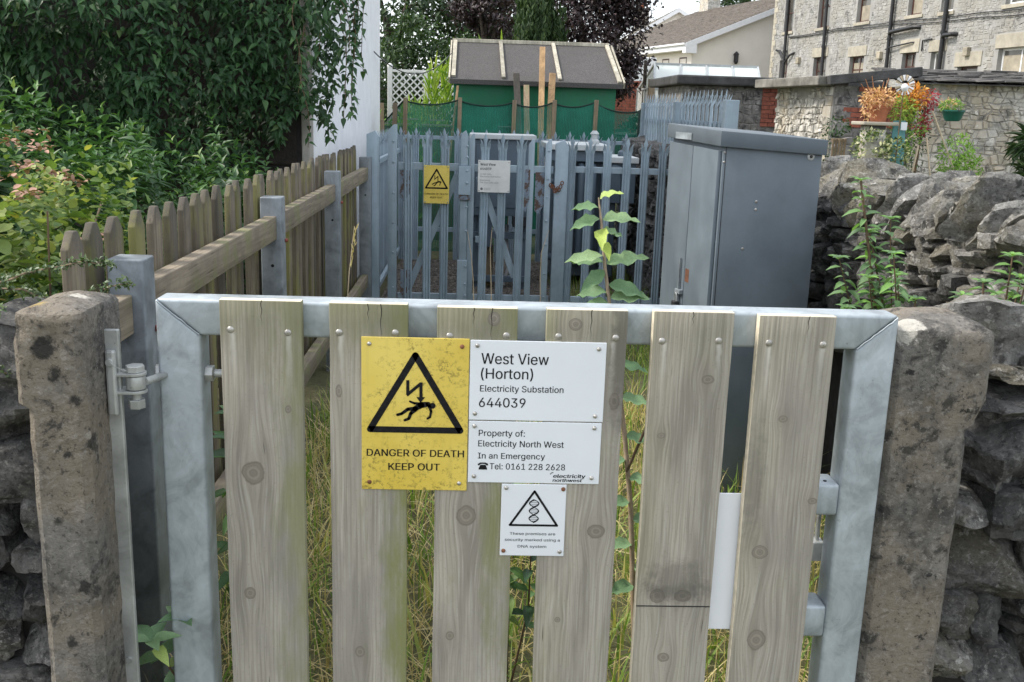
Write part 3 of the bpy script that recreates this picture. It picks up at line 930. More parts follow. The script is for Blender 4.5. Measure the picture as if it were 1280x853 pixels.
# ================================================================== GATE
gate = thing('gate', (0.11, 1.95, 0.02), 'pedestrian gate of six weathered boards screwed to a galvanised steel frame', 'gate')
YF = 1.9                       # front face of the boards
FY0, FY1 = 1.925, 1.993        # frame tube
def tube_box(name, x0, x1, z0, z1, y0=FY0, y1=FY1, mat='galv', bev=0.007):
    return MB().box(x0, x1, y0, y1, z0, z1).build(name, M[mat], gate, bevel=bev, seg=3, smooth=40)
# mitred frame: stiles and top rail butt on 45 degree cuts
XL0, XL1, XR0, XR1 = -0.621, -0.535, 0.770, 0.853
ZT, ZB = 1.318, 1.252
def mitred(poly, name):
    return MB().prism_xz(poly, FY0, FY1).build(name, M['galv'], gate, bevel=0.007, seg=3, smooth=40)
ZT2, ZT1 = 1.322, 1.25
mitred([(XL0, 0.10), (XL1, 0.10), (XL1, ZT1 - 0.0004), (XL0, ZT2 - 0.0004)], 'stile')
mitred([(XR0, 0.10), (XR1, 0.10), (XR1, ZT2 - 0.0004), (XR0, ZT1 - 0.0004)], 'stile')
mitred([(XL0 + 0.0002, ZT2), (XL1 + 0.0002, ZT1), (XR0 - 0.0002, ZT1), (XR1 - 0.0002, ZT2)], 'top_rail')
tube_box('bottom_rail', XL1, XR0, 0.12, 0.19)
tube_box('short_rail', 0.66, XR0, 0.892, 0.962)
tube_box('short_rail', 0.66, XR0, 0.612, 0.685)
tube_box('lock_stile', 0.600, 0.658, 0.55, 1.0)
# weld beads along the mitres
for (xa, za, xb, zb) in ((XL0 + 0.004, ZT2 - 0.005, XL1 - 0.002, ZT1 + 0.002), (XR1 - 0.004, ZT2 - 0.005, XR0 + 0.002, ZT1 + 0.002)):
    pts = []
    for i in range(15):
        t = i / 14
        pts.append((xa + (xb - xa) * t + rnd.uniform(-.0007, .0007), FY0 - 0.0002, za + (zb - za) * t + rnd.uniform(-.0007, .0007)))
    MB().tube(pts, [rnd.uniform(.0012, .0017) for _ in pts], 6).build('weld_bead', M['galv'], gate, smooth=60)
for (px, pz) in ((0.744, 0.964), (0.715, 0.966)):
    MB().cyl((px, 1.945, 0.9615), (px, 1.945, 0.9632), 0.004, n=10).build('drain_hole', M['sand_hole'], gate)

SL = [(-0.490, -0.333, 1.328), (-0.280, -0.127, 1.3265), (-0.071, 0.087, 1.3235), (0.143, 0.302, 1.3245), (0.353, 0.512, 1.3255), (0.563, 0.717, 1.322)]
KNOTS = [[(-0.434, 0.975, .021, .024), (-0.448, 0.712, .011, .013), (-0.362, 1.11, .006, .008)],
         [(-0.223, 0.581, .010, .012), (-0.262, 1.15, .006, .012)],
         [(-0.006, 0.891, .019, .021), (0.04, 1.302, .012, .014), (-0.035, 0.62, .008, .01)],
         [(0.262, 0.86, .017, .014), (0.2, 1.295, .013, .012), (0.284, 1.14, .010, .017), (0.19, 0.66, .006, .006)],
         [(0.398, 0.718, .015, .015), (0.451, 0.718, .017, .013), (0.469, 1.189, .012, .009), (0.383, 1.07, .008, .006), (0.42, .575, .012, .01)],
         [(0.606, 0.82, .016, .014), (0.616, 0.618, .019, .022), (0.628, 1.11, .009, .007), (0.705, 0.935, .009, .007)]]
def screw(parent, x, y, z, r=0.0065, name='screw', mat='screw', dome=0.0025):
    mb = MB().lathe([(r, 0), (r * 0.95, dome * 0.5), (r * 0.6, dome), (0.0005, dome * 1.1)], (0, 0, 0), 12)
    o = mb.build(name, M[mat], parent, smooth=60, Mx=TRS((x, y, z), (R(90), rnd.uniform(0, 3), 0)))
    return o
for i, (x0, x1, zt) in enumerate(SL):
    w = x1 - x0
    cx = (x0 + x1) / 2
    mb = MB()
    rows = 28
    zb = 0.17
    vs = []
    ph = rnd.uniform(0, 9)
    for k in range(rows + 1):
        z = zb + (zt - zb) * k / rows
        ex = 0.0016 * mnoise.noise(Vector((ph, z * 5, 0)))
        ex2 = 0.0016 * mnoise.noise(Vector((ph + 7, z * 5, 0)))
        yy = 0.0012 * mnoise.noise(Vector((ph, z * 2.5, 4)))
        vs += [(-w / 2 + ex, -0.0115 + yy, z - zt), (w / 2 + ex2, -0.0115 + yy, z - zt), (w / 2 + ex2, 0.0115 + yy, z - zt), (-w / 2 + ex, 0.0115 + yy, z - zt)]
    fs = [(3, 2, 1, 0), (rows * 4, rows * 4 + 1, rows * 4 + 2, rows * 4 + 3)]
    for k in range(rows):
        for q in range(4):
            q2 = (q + 1) % 4
            fs.append((k * 4 + q, k * 4 + q2, k * 4 + 4 + q2, k * 4 + 4 + q))
    mb.add(vs, fs)
    kn = [(kx - cx, kz - zt, rx, rz) for (kx, kz, rx, rz) in KNOTS[i]]
    sm = slat_mat(i, w / 2, kn, (.7, 1.0, .85, .45, .25, .15)[i], (.5, 1.0, .6, -.3, -.7, -.4)[i],
                  stains=[(0.0, -.575, .06, .05, .45), (.0, -.60, .08, .02, .4)] if i == 4 else [(-.06, -.35, .02, .12, .35)] if i == 5 else [(.07, -.08, .02, .16, .5)] if i == 3 else ())
    me = mb.mesh('slat', sm, bevel=0.0018, seg=2, smooth=50)
    me.materials.append(M['end_and_lit_edge'])
    for p in me.polygons:
        if p.normal.z > 0.7 or (i >= 4 and p.normal.x < -0.8):  # cut tops; left edges of the last two boards painted pale as sunlight
            p.material_index = 1
    s = link('slat', me, gate, TRS((cx, YF + 0.0115, zt), (0, 0, 0)))
    for (xs) in (x0 + w * 0.14, x1 - w * 0.16):
        screw(s, xs + rnd.uniform(-.004, .004), YF + 0.0005, 1.267 + rnd.uniform(-.002, .003), 0.0072)
# shadow gap / check across the fifth board
MB().box(0.3545, 0.5105, YF - 0.0012, YF + 0.001, 0.6935, 0.6955).build('split_line', M['sand_hole'], gate)

# white panel fixed behind the boards
MB().box(0.47, 0.5735, 1.9265, 1.9305, 0.628, 0.938).build('cover_panel', M['white_panel'], gate, bevel=0.001)
# sliding bolt
bt = MB().cyl((0.655, 2.015, 0.777), (0.905, 2.015, 0.777), 0.0085, n=12)
bt.build('bolt_rod', M['zinc'], gate, smooth=40)
MB().bar((0.765, 2.012, 0.775), (0.765, 2.012, 0.885), 0.012, 0.008, (1, 0, 0)).build('bolt_handle', M['zinc'], gate, bevel=0.002)
MB().box(0.752, 0.778, 1.996, 2.03, 0.755, 0.80).build('bolt_keeper', M['zinc'], gate, bevel=0.003)
pl = thing('padlock', (0.735, 2.03, 0.70), 'black padlock hanging on the sliding bolt behind the gate', 'padlock')
MB().box(0.712, 0.758, 2.018, 2.042, 0.70, 0.752).build('lock_body', M['dark_metal'], pl, bevel=0.004)
MB().tube([(0.722, 2.03, 0.75)] + [(0.735 + 0.013 * math.cos(t), 2.03, 0.775 + 0.016 * math.sin(t)) for t in np.linspace(math.pi, 0, 9)] + [(0.748, 2.03, 0.75)], 0.0035, 8).build('shackle', M['zinc'], pl, smooth=50)

# hinge
def hexa(mb, c, axis, r, h):
    c = Vector(c); a = Vector(axis).normalized()
    return mb.tube([c, c + a * h], r, 6)
hy = 1.872
hx, hz = -0.647, 1.168
hinge = MB().cyl((hx, hy, hz - 0.013), (hx, hy, hz + 0.013), 0.0185, n=24)
hg = hinge.build('hinge_eye', M['zinc'], gate, bevel=0.0015, smooth=40)
MB().cyl((hx + 0.017, hy + .004, hz), (XL0 + 0.02, FY0 + 0.02, hz), 0.0075, n=12).build('threaded_rod', M['zinc'], gate, smooth=40)
hexa(MB(), (XL0 - 0.011, FY0 + 0.022, hz), (1, 0.2, 0), 0.016, 0.012).build('hinge_nut', M['zinc'], gate, bevel=0.0012)
hexa(MB(), (XL1, FY0 + 0.03, hz - 0.002), (1, 0, 0), 0.017, 0.016).build('hinge_nut', M['zinc'], gate, bevel=0.0012)
MB().cyl((XL1 + 0.016, FY0 + 0.03, hz - 0.002), (XL1 + 0.034, FY0 + 0.03, hz - 0.002), 0.0085, n=14).build('threaded_rod', M['zinc'], gate, bevel=0.001, smooth=40)

# ================================================================== STONE GATEPOSTS
def pillar(name, corners_top, z_neck, inset, zt_front, zt_back, label, seed, chips=()):
    """corners: x0,x1,y0,y1 of the head; the shaft below z_neck is narrower by inset"""
    x0, x1, y0, y1 = corners_top
    root = thing(name, ((x0 + x1) / 2, (y0 + y1) / 2, 0), label, 'gatepost', 'stone gateposts either side of the gate')
    def sect(a0, a1, b0, b1, z, ch, n=7):
        pts = []
        cs = [(a0 + ch, b0), (a1 - ch, b0), (a1, b0 + ch), (a1, b1 - ch), (a1 - ch, b1), (a0 + ch, b1), (a0, b1 - ch), (a0, b0 + ch)]
        for i in range(8):
            p, q = Vector(cs[i]), Vector(cs[(i + 1) % 8])
            m = n if i % 2 == 0 else 2
            for k in range(m):
                t = k / m
                c = p.lerp(q, t)
                pts.append((c.x, c.y, z))
        return pts
    zs = list(np.linspace(-0.1, z_neck - 0.012, 44)) + list(np.linspace(z_neck, zt_front - 0.004, 18))
    rings = []
    for z in zs:
        if z < z_neck - 0.006:
            rings.append(sect(x0 + inset[0], x1 - inset[1], y0 + inset[2], y1, z, 0.014))
        else:
            rings.append(sect(x0, x1, y0, y1, z, 0.012))
    for (e, dz) in ((0.004, 0.006), (0.02, 0.016), (0.05, 0.027)):
        rings.append([(x, y, zt_front + dz * ((zt_back - zt_front) / 0.03) + 0) for (x, y, z) in sect(x0 + e, x1 - e, y0 + e, y1 - e, 0, 0.012)])
    off = Vector((seed, seed * 2, 0))
    vs, n = [], len(rings[0])
    for rg in rings:
        for p in rg:
            v = Vector(p)
            dd = mnoise.fractal(v * 16 + off, 0.9, 2.1, 5) * 0.0024 + mnoise.fractal(v * 60 + off, 0.9, 2.1, 3) * 0.0016
            for (cc, cr, cd) in chips:
                L = (v - Vector(cc)).length
                if L < cr:
                    dd -= cd * (1 - L / cr)
            c = Vector(((x0 + x1) / 2, (y0 + y1) / 2, min(v.z, zt_front - 0.08)))
            vs.append(tuple(v + (v - c).normalized() * dd))
    fs = []
    for i in range(len(rings) - 1):
        for k in range(n):
            k2 = (k + 1) % n
            fs.append((i * n + k, i * n + k2, (i + 1) * n + k2, (i + 1) * n + k))
    fs.append(tuple(range((len(rings) - 1) * n, len(rings) * n)))
    mb = MB(); mb.add(vs, fs)
    mb.build('post_shaft', M['pillar'], root, smooth=35)
    return root
pL = pillar('stone_gatepost', (-0.820, -0.697, 1.75, 1.955), 1.155, (0.016, 0.0, 0.0), 1.318, 1.340,
            'stained stone gatepost at the hinge side with a galvanised hinge plate bolted on', 3.1, chips=[((-0.752, 1.75, 1.28), 0.022, 0.012), ((-0.815, 1.75, 1.30), .03, .012)])
pR = pillar('stone_gatepost', (0.866, 1.072, 1.95, 2.15), 1.085, (0.0, 0.030, 0.0), 1.280, 1.312,
            'stone gatepost at the latch side with a white patch on its top corner', 8.7, chips=[((1.07, 1.95, 1.09), .05, .018), ((0.87, 1.95, 1.27), .03, .012)])
# hinge plate and lugs belong to the post
hp = MB()
hp.box(-0.7035, -0.672, 1.862, 1.874, 0.3, 1.272).build('hinge_plate', M['zinc'], pL, bevel=0.002)
MB().box(-0.695, -0.676, 1.848, 1.8615, 1.105, 1.235).build('backing_block', M['zinc'], pL, bevel=0.005)
for dz in (0.0145, -0.0205):
    lug = MB()
    n = 14
    poly = [(-0.690, hy - 0.020)] + [(hx + 0.021 * math.cos(t), hy + 0.021 * math.sin(t)) for t in np.linspace(-math.pi / 2, math.pi / 2, n)] + [(-0.690, hy + 0.020)]
    z0 = hz + dz
    vs = [(x, y, z0) for x, y in poly] + [(x, y, z0 + 0.006) for x, y in poly]
    k = len(poly)
    lug.add(vs, [tuple(range(k)), tuple(range(2 * k - 1, k - 1, -1))] + [(a, (a + 1) % k, k + (a + 1) % k, k + a) for a in range(k)])
    lug.build('hinge_lug', M['zinc'], pL, bevel=0.001)
hexa(MB(), (hx, hy, hz + 0.0205), (0, 0, 1), 0.0185, 0.013).build('hinge_bolt', M['zinc'], pL, bevel=0.0015)
MB().cyl((hx, hy, hz - 0.034), (hx, hy, hz - 0.0205), 0.009, n=14).build('hinge_bolt', M['zinc'], pL, smooth=40)
hexa(MB(), (hx, hy, hz - 0.052), (0, 0, 1), 0.0165, 0.018).build('hinge_nut', M['zinc'], pL, bevel=0.0012)
MB().cyl((-0.6855, 1.8485, 1.212), (-0.6855, 1.843, 1.212), 0.0075, n=12).build('plate_bolt', M['zinc'], pL, bevel=0.001)
MB().cyl((-0.688, 1.8625, 0.58), (-0.688, 1.858, 0.58), 0.007, n=12).build('plate_bolt', M['zinc'], pL, bevel=0.001)
MB().tube([(-0.684, 1.843, 1.215), (-0.676, 1.842, 1.206), (-0.665, 1.85, 1.198), (-0.652, 1.86, 1.19)], 0.0008, 5).build('tie_wire', M['zinc'], pL)

# ================================================================== SIGNS ON THE GATE
YS = YF - 0.003
def sign_plate(name, x0, x1, z0, z1, mat, label, screws, y=YS, t=0.0025, group=None, r=0.0045, bev=0.0012):
    root = thing(name, ((x0 + x1) / 2, y, z0), label, 'sign', group)
    MB().box(x0, x1, y, y + t, z0, z1).build('plate', M[mat], root, bevel=bev, Mx=None)
    for (sx, sz, sm) in screws:
        screw(root, sx, y - 0.0002, sz, r, 'screw', sm, 0.003)
    return root
ds = sign_plate('danger_sign', -0.2175, -0.0065, 0.946, 1.262, 'yellow', 'large yellow danger of death sign on the near gate boards with black triangle', [(-0.202, 1.248, 'screw'), (-0.021, 1.246, 'rust'), (-0.202, 0.962, 'rust'), (-0.022, 0.962, 'screw')])
YP = YS - 0.0006
tri = MB()
stroke(tri, [(-0.112, 1.2265), (-0.2005, 1.0735), (-0.0215, 1.0735)], 0.0128, YP, closed=True)
tri.build('warning_triangle', M['print'], ds)
pic = MB()
yq = YP - 0.0001
ax = -0.112
# lightning arrow: left bar, diagonal, right bar, arrow head
stroke(pic, [(-0.1265, 1.176), (-0.1265, 1.146)], 0.0062, yq, cap=False)
stroke(pic, [(-0.1285, 1.145), (-0.1005, 1.170)], 0.0062, yq - .0001, cap=False)
stroke(pic, [(-0.1005, 1.172), (-0.1005, 1.140)], 0.0062, yq - .0002, cap=False)
pic.add([(-0.1095, yq - .0003, 1.142), (-0.0920, yq - .0003, 1.142), (-0.1010, yq - .0003, 1.130)], [(0, 2, 1)])
# falling figure
def limb(pts, ws):
    stroke(pic, pts, ws, yq - .0004)
limb([(-0.112, 1.1175), (-0.100, 1.1255), (-0.086, 1.1275)], [0.010, 0.013, 0.010])      # trunk
disc(pic, (-0.0775, 1.1245), 0.0062, yq - .0004)                                        # head
limb([(-0.110, 1.118), (-0.126, 1.1165), (-0.138, 1.107), (-0.1465, 1.1045)], [0.009, 0.007, 0.006, 0.0055])
limb([(-0.110, 1.117), (-0.120, 1.108), (-0.124, 1.097), (-0.132, 1.0935)], [0.009, 0.0072, 0.006, 0.005])
limb([(-0.084, 1.124), (-0.080, 1.113), (-0.082, 1.101), (-0.087, 1.0975)], [0.0065, 0.0052, 0.0045, 0.004])
limb([(-0.100, 1.128), (-0.113, 1.129), (-0.122, 1.1325)], [0.006, 0.0048, 0.004])
pic.build('falling_figure', M['print'], ds)
lt = MB()
put_text(lt, 'DANGER OF DEATH', -0.2075, -0.0130, 1.0175, 0.0146, YP, 0.014)
put_text(lt, 'KEEP OUT', -0.1645, -0.0610, 0.9885, 0.0146, YP, 0.014)
lt.build('lettering', M['print'], ds)

ns = sign_plate('name_sign', -0.0050, 0.2630, 1.0965, 1.2600, 'white_sign', 'white West View (Horton) substation name sign, upper white plate on the gate', [(0.009, 1.249, 'screw'), (0.248, 1.247, 'screw'), (0.007, 1.110, 'screw'), (0.247, 1.109, 'screw')])
lt = MB()
put_text(lt, 'West View', 0.0170, 0.1500, 1.2125, 0.0218, YP, 0.006)
put_text(lt, '(Horton)', 0.0170, 0.1200, 1.1825, 0.0210, YP, 0.006)
put_text(lt, 'Electricity Substation', 0.0160, 0.1815, 1.1560, 0.0128, YP, 0.006)
put_text(lt, '644039', 0.0145, 0.1070, 1.1240, 0.0192, YP, 0.006)
lt.build('lettering', M['print'], ns)

ps = sign_plate('contact_sign', -0.0045, 0.2615, 0.9645, 1.0945, 'white_sign', 'white emergency telephone sign directly below the West View sign', [(0.007, 1.084, 'screw'), (0.247, 1.084, 'screw'), (0.008, 0.978, 'screw'), (0.246, 0.978, 'screw')])
lt = MB()
put_text(lt, 'Property of:', 0.0155, 0.1080, 1.0635, 0.0128, YP, 0.006)
put_text(lt, 'Electricity North West', 0.0150, 0.1870, 1.0415, 0.0128, YP, 0.006)
put_text(lt, 'In an Emergency', 0.0150, 0.1500, 1.0160, 0.0122, YP, 0.006)
put_text(lt, 'Tel: 0161 228 2628', 0.0390, 0.1915, 0.9935, 0.0128, YP, 0.006)
# telephone symbol
px, pz = 0.0255, 0.9995
lt.add([(px - .0085, YP, pz - .0070), (px + .0085, YP, pz - .0070), (px + .0085, YP, pz - .0045), (px + .0052, YP, pz + .0030), (px - .0052, YP, pz + .0030), (px - .0085, YP, pz - .0045)], [(0, 1, 2, 3, 4, 5)])
stroke(lt, [(px - .0085, pz + .0038), (px - .0050, pz + .0065), (px + .0050, pz + .0065), (px + .0085, pz + .0038)], [.0042, .0030, .0030, .0042], YP - .0001)
lt.build('lettering', M['print'], ps)
lg = MB()
put_text(lg, 'electricity', 0.1680, 0.2340, 0.9775, 0.0078, YP, 0.02, 0.12)
put_text(lg, 'northwest', 0.1670, 0.2270, 0.9690, 0.0066, YP, 0.02, 0.12)
for (a, b) in ((0.1625, 0.9855), (0.1645, 0.9875), (0.1670, 0.9885)):
    disc(lg, (a, b), 0.0011, YP)
lg.build('logo', M['print'], ps)

dn = sign_plate('security_sign', 0.0645, 0.1965, 0.8055, 0.9625, 'white_sign', 'small square white sign with a helix triangle, lowest of the gate signs', [(0.074, 0.954, 'screw'), (0.190, 0.953, 'rust'), (0.072, 0.8165, 'rust'), (0.188, 0.816, 'screw')])
tr = MB()
stroke(tr, [(0.1318, 0.9475), (0.0835, 0.8735), (0.1802, 0.8735)], 0.0046, YP, closed=True)
tr.build('warning_triangle', M['print'], dn)
hl = MB()
zz = np.linspace(0.880, 0.929, 25)
for ph in (0, math.pi):
    stroke(hl, [(0.1318 + 0.0095 * math.sin((z - 0.880) * 190 + ph), z) for z in zz], [0.0022 + 0.0008 * math.cos((z - 0.88) * 190 + ph) for z in zz], YP - (0.0001 if ph else 0))
for z in np.linspace(0.883, 0.927, 13):
    a = 0.0085 * math.sin((z - 0.880) * 190)
    if abs(a) > 0.003:
        stroke(hl, [(0.1318 - a, z), (0.1318 + a, z)], 0.0007, YP - .0002, cap=False)
hl.build('helix', M['print'], dn)
lt = MB()
put_text(lt, 'These premises are', 0.0840, 0.1775, 0.8520, 0.0058, YP, 0.004)
put_text(lt, 'security marked using a', 0.0740, 0.1875, 0.8385, 0.0058, YP, 0.004)
put_text(lt, 'DNA system', 0.1010, 0.1600, 0.8240, 0.0058, YP, 0.004)
lt.build('lettering', M['print'], dn)

# fresh sawdust-pale scratches and water streaks are in the board material; hairline splits at the board tops are black slivers standing for shade
for (x0, zt, L) in ((-0.41, 1.328, .05), (-0.18, 1.3265, .09), (-0.205, 1.3265, .04), (0.035, 1.3235, .07), (0.0, 1.3235, .035), (0.23, 1.3245, .06), (0.43, 1.3255, .03), (0.66, 1.322, .045)):
    pts = [(x0 + .0012 * math.sin(q * 1.7 + x0 * 40), zt + .0004 - L * q / 8) for q in range(9)]
    MB().add([(x, YF - .0009, z) for x, z in pts] + [(x + .0016 * (1 - q / 8.5), YF - .0009, z) for q, (x, z) in enumerate(pts)] + [(x, YF + .0012, z) for x, z in pts],
             [(q, q + 1, 10 + q, 9 + q) for q in range(8)]).build('split_line', M['sand_hole'], gate)

# ================================================================== LEFT PICKET FENCE
pf = thing('picket_fence', (-0.95, 5.4, 0), 'mossy timber picket fence with galvanised steel posts running along the left of the path', 'fence')
def picket_mesh(seed):
    r = random.Random(seed)
    w, t = 0.090, 0.022
    h = 1.30
    sh = 0.045
    poly = [(-w / 2, 0), (w / 2, 0), (w / 2, h - sh + r.uniform(-.006, .006)), (w * 0.14, h), (-w * 0.14, h), (-w / 2, h - sh + r.uniform(-.006, .006))]
    mb = MB().prism_xz(poly, -t / 2, t / 2)
    return mb.mesh('picket', M['picket'], bevel=0.003, seg=2, smooth=45)
pms = [picket_mesh(s) for s in range(5)]
y = 2.47
i = 0
while y < 8.28:
    o = link('picket', pms[i % 5], pf, TRS((-1.0 + rnd.uniform(-.006, .006), y, 0.075 + rnd.uniform(-.006, .008)), (rnd.uniform(-.008, .008), rnd.uniform(-.006, .006), R(90) + rnd.uniform(-.03, .03))))
    y += 0.160 + rnd.uniform(-.006, .006)
    i += 1
PY = [2.62, 4.5, 6.4, 8.3]
for k in range(4):
    ya = PY[k]
    p = MB().box(-0.965, -0.870, ya, ya + 0.095, -0.1, 1.288).build('steel_post', M['galv_dark'] if k else M['galv_dark'], pf, bevel=0.006, seg=3, smooth=40)
    for z in (1.17, 0.98):
        MB().cyl((-0.914, ya - 0.0008, z), (-0.914, ya + 0.01, z), 0.0072, n=12).build('bolt_hole', M['sand_hole'], p)
    if k < 3:
        yb = PY[k + 1]
        for (z0, z1) in ((1.102, 1.205), (0.22, 0.32)):
            rl = MB()
            n = 16
            vs, fs = [], []
            for q in range(n + 1):
                yy = ya + 0.097 + (yb - ya - 0.099) * q / n
                dz = 0.004 * mnoise.noise(Vector((yy * 1.5, z0 * 9, 3)))
                dx = 0.003 * mnoise.noise(Vector((yy * 1.5, z0 * 9, 9)))
                vs += [(-0.945 + dx, yy, z0 + dz), (-0.893 + dx, yy, z0 + dz), (-0.893 + dx, yy, z1 + dz), (-0.945 + dx, yy, z1 + dz)]
            fs = [(3, 2, 1, 0), (n * 4, n * 4 + 1, n * 4 + 2, n * 4 + 3)]
            for q in range(n):
                for e in range(4):
                    fs.append((q * 4 + e, q * 4 + (e + 1) % 4, q * 4 + 4 + (e + 1) % 4, q * 4 + 4 + e))
            rl.add(vs, fs)
            rl.build('fence_rail', M['rail'], pf, bevel=0.003, smooth=45)
        MB().cyl((-0.872, ya + 0.075, 1.088), (-0.862, ya + 0.085, 1.086), 0.009, n=10).build('bolt_cap', M['redcap'], p)
# rail stub left of the first post
MB().box(-0.955, -0.90, 2.25, 2.615, 1.09, 1.195).build('fence_rail', M['rail'], pf, bevel=0.004)

# ================================================================== DRY STONE WALLS
ROCKS = {}
def rocks(key, mat, n, sub, rough, boxy, chop=6):
    ROCKS[key] = [rock_mesh('stone', M[mat], 100 * len(ROCKS) + s, sub, chop, rough, boxy) for s in range(n)]
rocks('lime', 'limestone', 20, 2, 0.24, 0.74)
rocks('dark', 'limestone_dark', 20, 2, 0.24, 0.74)
rocks('pale', 'limestone_pale', 14, 9, 0.24, 0.62, 9)
rocks('biglime', 'limestone', 14, 9, 0.22, 0.74, 8)
rocks('bigdark', 'limestone_dark', 14, 9, 0.22, 0.74, 8)

def stone(root, key, p, size, rot=(0, 0, 0), name='stone'):
    return link(name, rnd.choice(ROCKS[key]), root, TRS(p, rot, size))

# wall along the right of the path
rw = thing('dry_stone_wall', (1.8, 4.0, 0), 'long dry stone wall of rough limestone with big coping stones right of the grey cabinet', 'wall')
MB().box(1.74, 2.02, 2.2, 11.6, -0.1, 1.36).build('wall_core', M['mortar_dark'], rw)
cnt = 0
z = 0.70
while z < 1.34:
    h = rnd.uniform(0.045, 0.085)
    y = 2.35 + rnd.uniform(0, .1)
    while y < 4.95:
        L = rnd.uniform(0.05, 0.165)
        if rnd.random() < 0.12:
            hh = h * 1.6
        else:
            hh = h
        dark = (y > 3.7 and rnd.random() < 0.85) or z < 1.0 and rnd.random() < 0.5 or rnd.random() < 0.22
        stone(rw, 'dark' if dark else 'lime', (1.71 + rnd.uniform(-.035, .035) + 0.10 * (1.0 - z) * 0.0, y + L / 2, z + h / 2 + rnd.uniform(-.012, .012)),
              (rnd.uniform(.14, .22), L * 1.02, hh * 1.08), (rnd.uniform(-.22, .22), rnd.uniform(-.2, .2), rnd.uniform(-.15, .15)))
        cnt += 1
        y += L
    z += h
# coping stones: big tilted slabs
y = 2.3
while y < 5.3:
    L = rnd.uniform(0.08, 0.20)
    hgt = rnd.uniform(0.17, 0.29)
    stone(rw, 'pale', (1.83 + rnd.uniform(-.03, .03), y + L / 2, 1.395 - .012 * (y - 2.3) + rnd.uniform(-.015, .02)), (rnd.uniform(.36, .46), L * 1.06, hgt * 1.1),
          (rnd.uniform(0.5, 0.95), rnd.uniform(-.15, .15), rnd.uniform(-.15, .15)), 'coping_stone')
    y += L
# the far length, seen only between the pales: one joined mass of stones
far = MB()
z = 0.0
src = ROCKS['dark']
tmpl_v = [[tuple(v.co) for v in m_.vertices] for m_ in src]
tmpl_f = [[tuple(p.vertices) for p in m_.polygons] for m_ in src]
while z < 1.32:
    h = rnd.uniform(0.07, 0.12)
    y = 5.4
    while y < 11.5:
        L = rnd.uniform(0.10, 0.24)
        q = rnd.randrange(len(src))
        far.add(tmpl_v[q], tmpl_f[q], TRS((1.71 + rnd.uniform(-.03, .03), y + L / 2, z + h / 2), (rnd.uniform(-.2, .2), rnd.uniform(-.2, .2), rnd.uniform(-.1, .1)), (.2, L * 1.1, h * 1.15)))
        y += L
    z += h
y = 5.35
while y < 11.5:
    L = rnd.uniform(0.15, 0.28)
    q = rnd.randrange(len(src))
    far.add(tmpl_v[q], tmpl_f[q], TRS((1.83, y + L / 2, 1.33), (rnd.uniform(.2, .6), 0, 0), (.36, L * 1.2, .20)))
    y += L
far.build('far_stonework', M['limestone_dark'], rw, kind='stuff')

# front wall, right of the right gatepost
fr = thing('dry_stone_wall', (1.6, 2.2, 0), 'rough stone wall end of large dark blocks against the latch side gatepost', 'wall')
MB().box(1.16, 3.2, 2.27, 2.45, -0.1, 1.14).build('wall_core', M['mortar_dark'], fr)
for (x, zc, w, h, dk, yy) in [(1.20, 1.205, .24, .17, 'pale', 2.16), (1.42, 1.222, .26, .155, 'pale', 2.15), (1.68, 1.23, .28, .16, 'biglime', 2.15),
                              (1.145, 1.095, .10, .05, 'bigdark', 2.12), (1.24, 1.07, .13, .085, 'bigdark', 2.10), (1.36, 1.09, .16, .13, 'bigdark', 2.08), (1.56, 1.08, .22, .15, 'biglime', 2.1),
                              (1.33, 1.165, .14, .06, 'biglime', 2.11), (1.47, 1.17, .15, .05, 'bigdark', 2.12), (1.20, 1.15, .12, .04, 'biglime', 2.13), (1.20, .955, .19, .15, 'bigdark', 2.075), (1.37, .955, .16, .14, 'biglime', 2.08), (1.56, .93, .2, .15, 'bigdark', 2.08),
                              (1.135, .835, .14, .07, 'biglime', 2.10), (1.24, .84, .12, .10, 'bigdark', 2.09), (1.36, .83, .15, .11, 'bigdark', 2.08), (1.54, .80, .2, .13, 'biglime', 2.08),
                              (1.175, .715, .21, .15, 'biglime', 2.075), (1.35, .73, .14, .12, 'biglime', 2.07), (1.5, .69, .18, .12, 'bigdark', 2.08),
                              (1.12, .60, .10, .10, 'biglime', 2.11), (1.22, .58, .13, .12, 'bigdark', 2.09), (1.35, .60, .15, .13, 'bigdark', 2.08), (1.5, .57, .2, .13, 'biglime', 2.08),
                              (1.10, .47, .14, .13, 'biglime', 2.09), (1.25, .45, .18, .13, 'bigdark', 2.07), (1.42, .47, .18, .13, 'biglime', 2.08)]:
    stone(fr, dk, (x, yy + .09, zc), (w * 1.12, .28, h * 1.16), (rnd.uniform(-.12, .12), rnd.uniform(-.10, .10), rnd.uniform(-.15, .15)))
for _ in range(26):
    stone(fr, 'dark', (rnd.uniform(1.08, 1.5), 2.13 + rnd.uniform(-.02, .03), rnd.uniform(.42, 1.17)), (rnd.uniform(.04, .09), .08, rnd.uniform(.025, .05)), (0, rnd.uniform(-.3, .3), rnd.uniform(-.3, .3)))

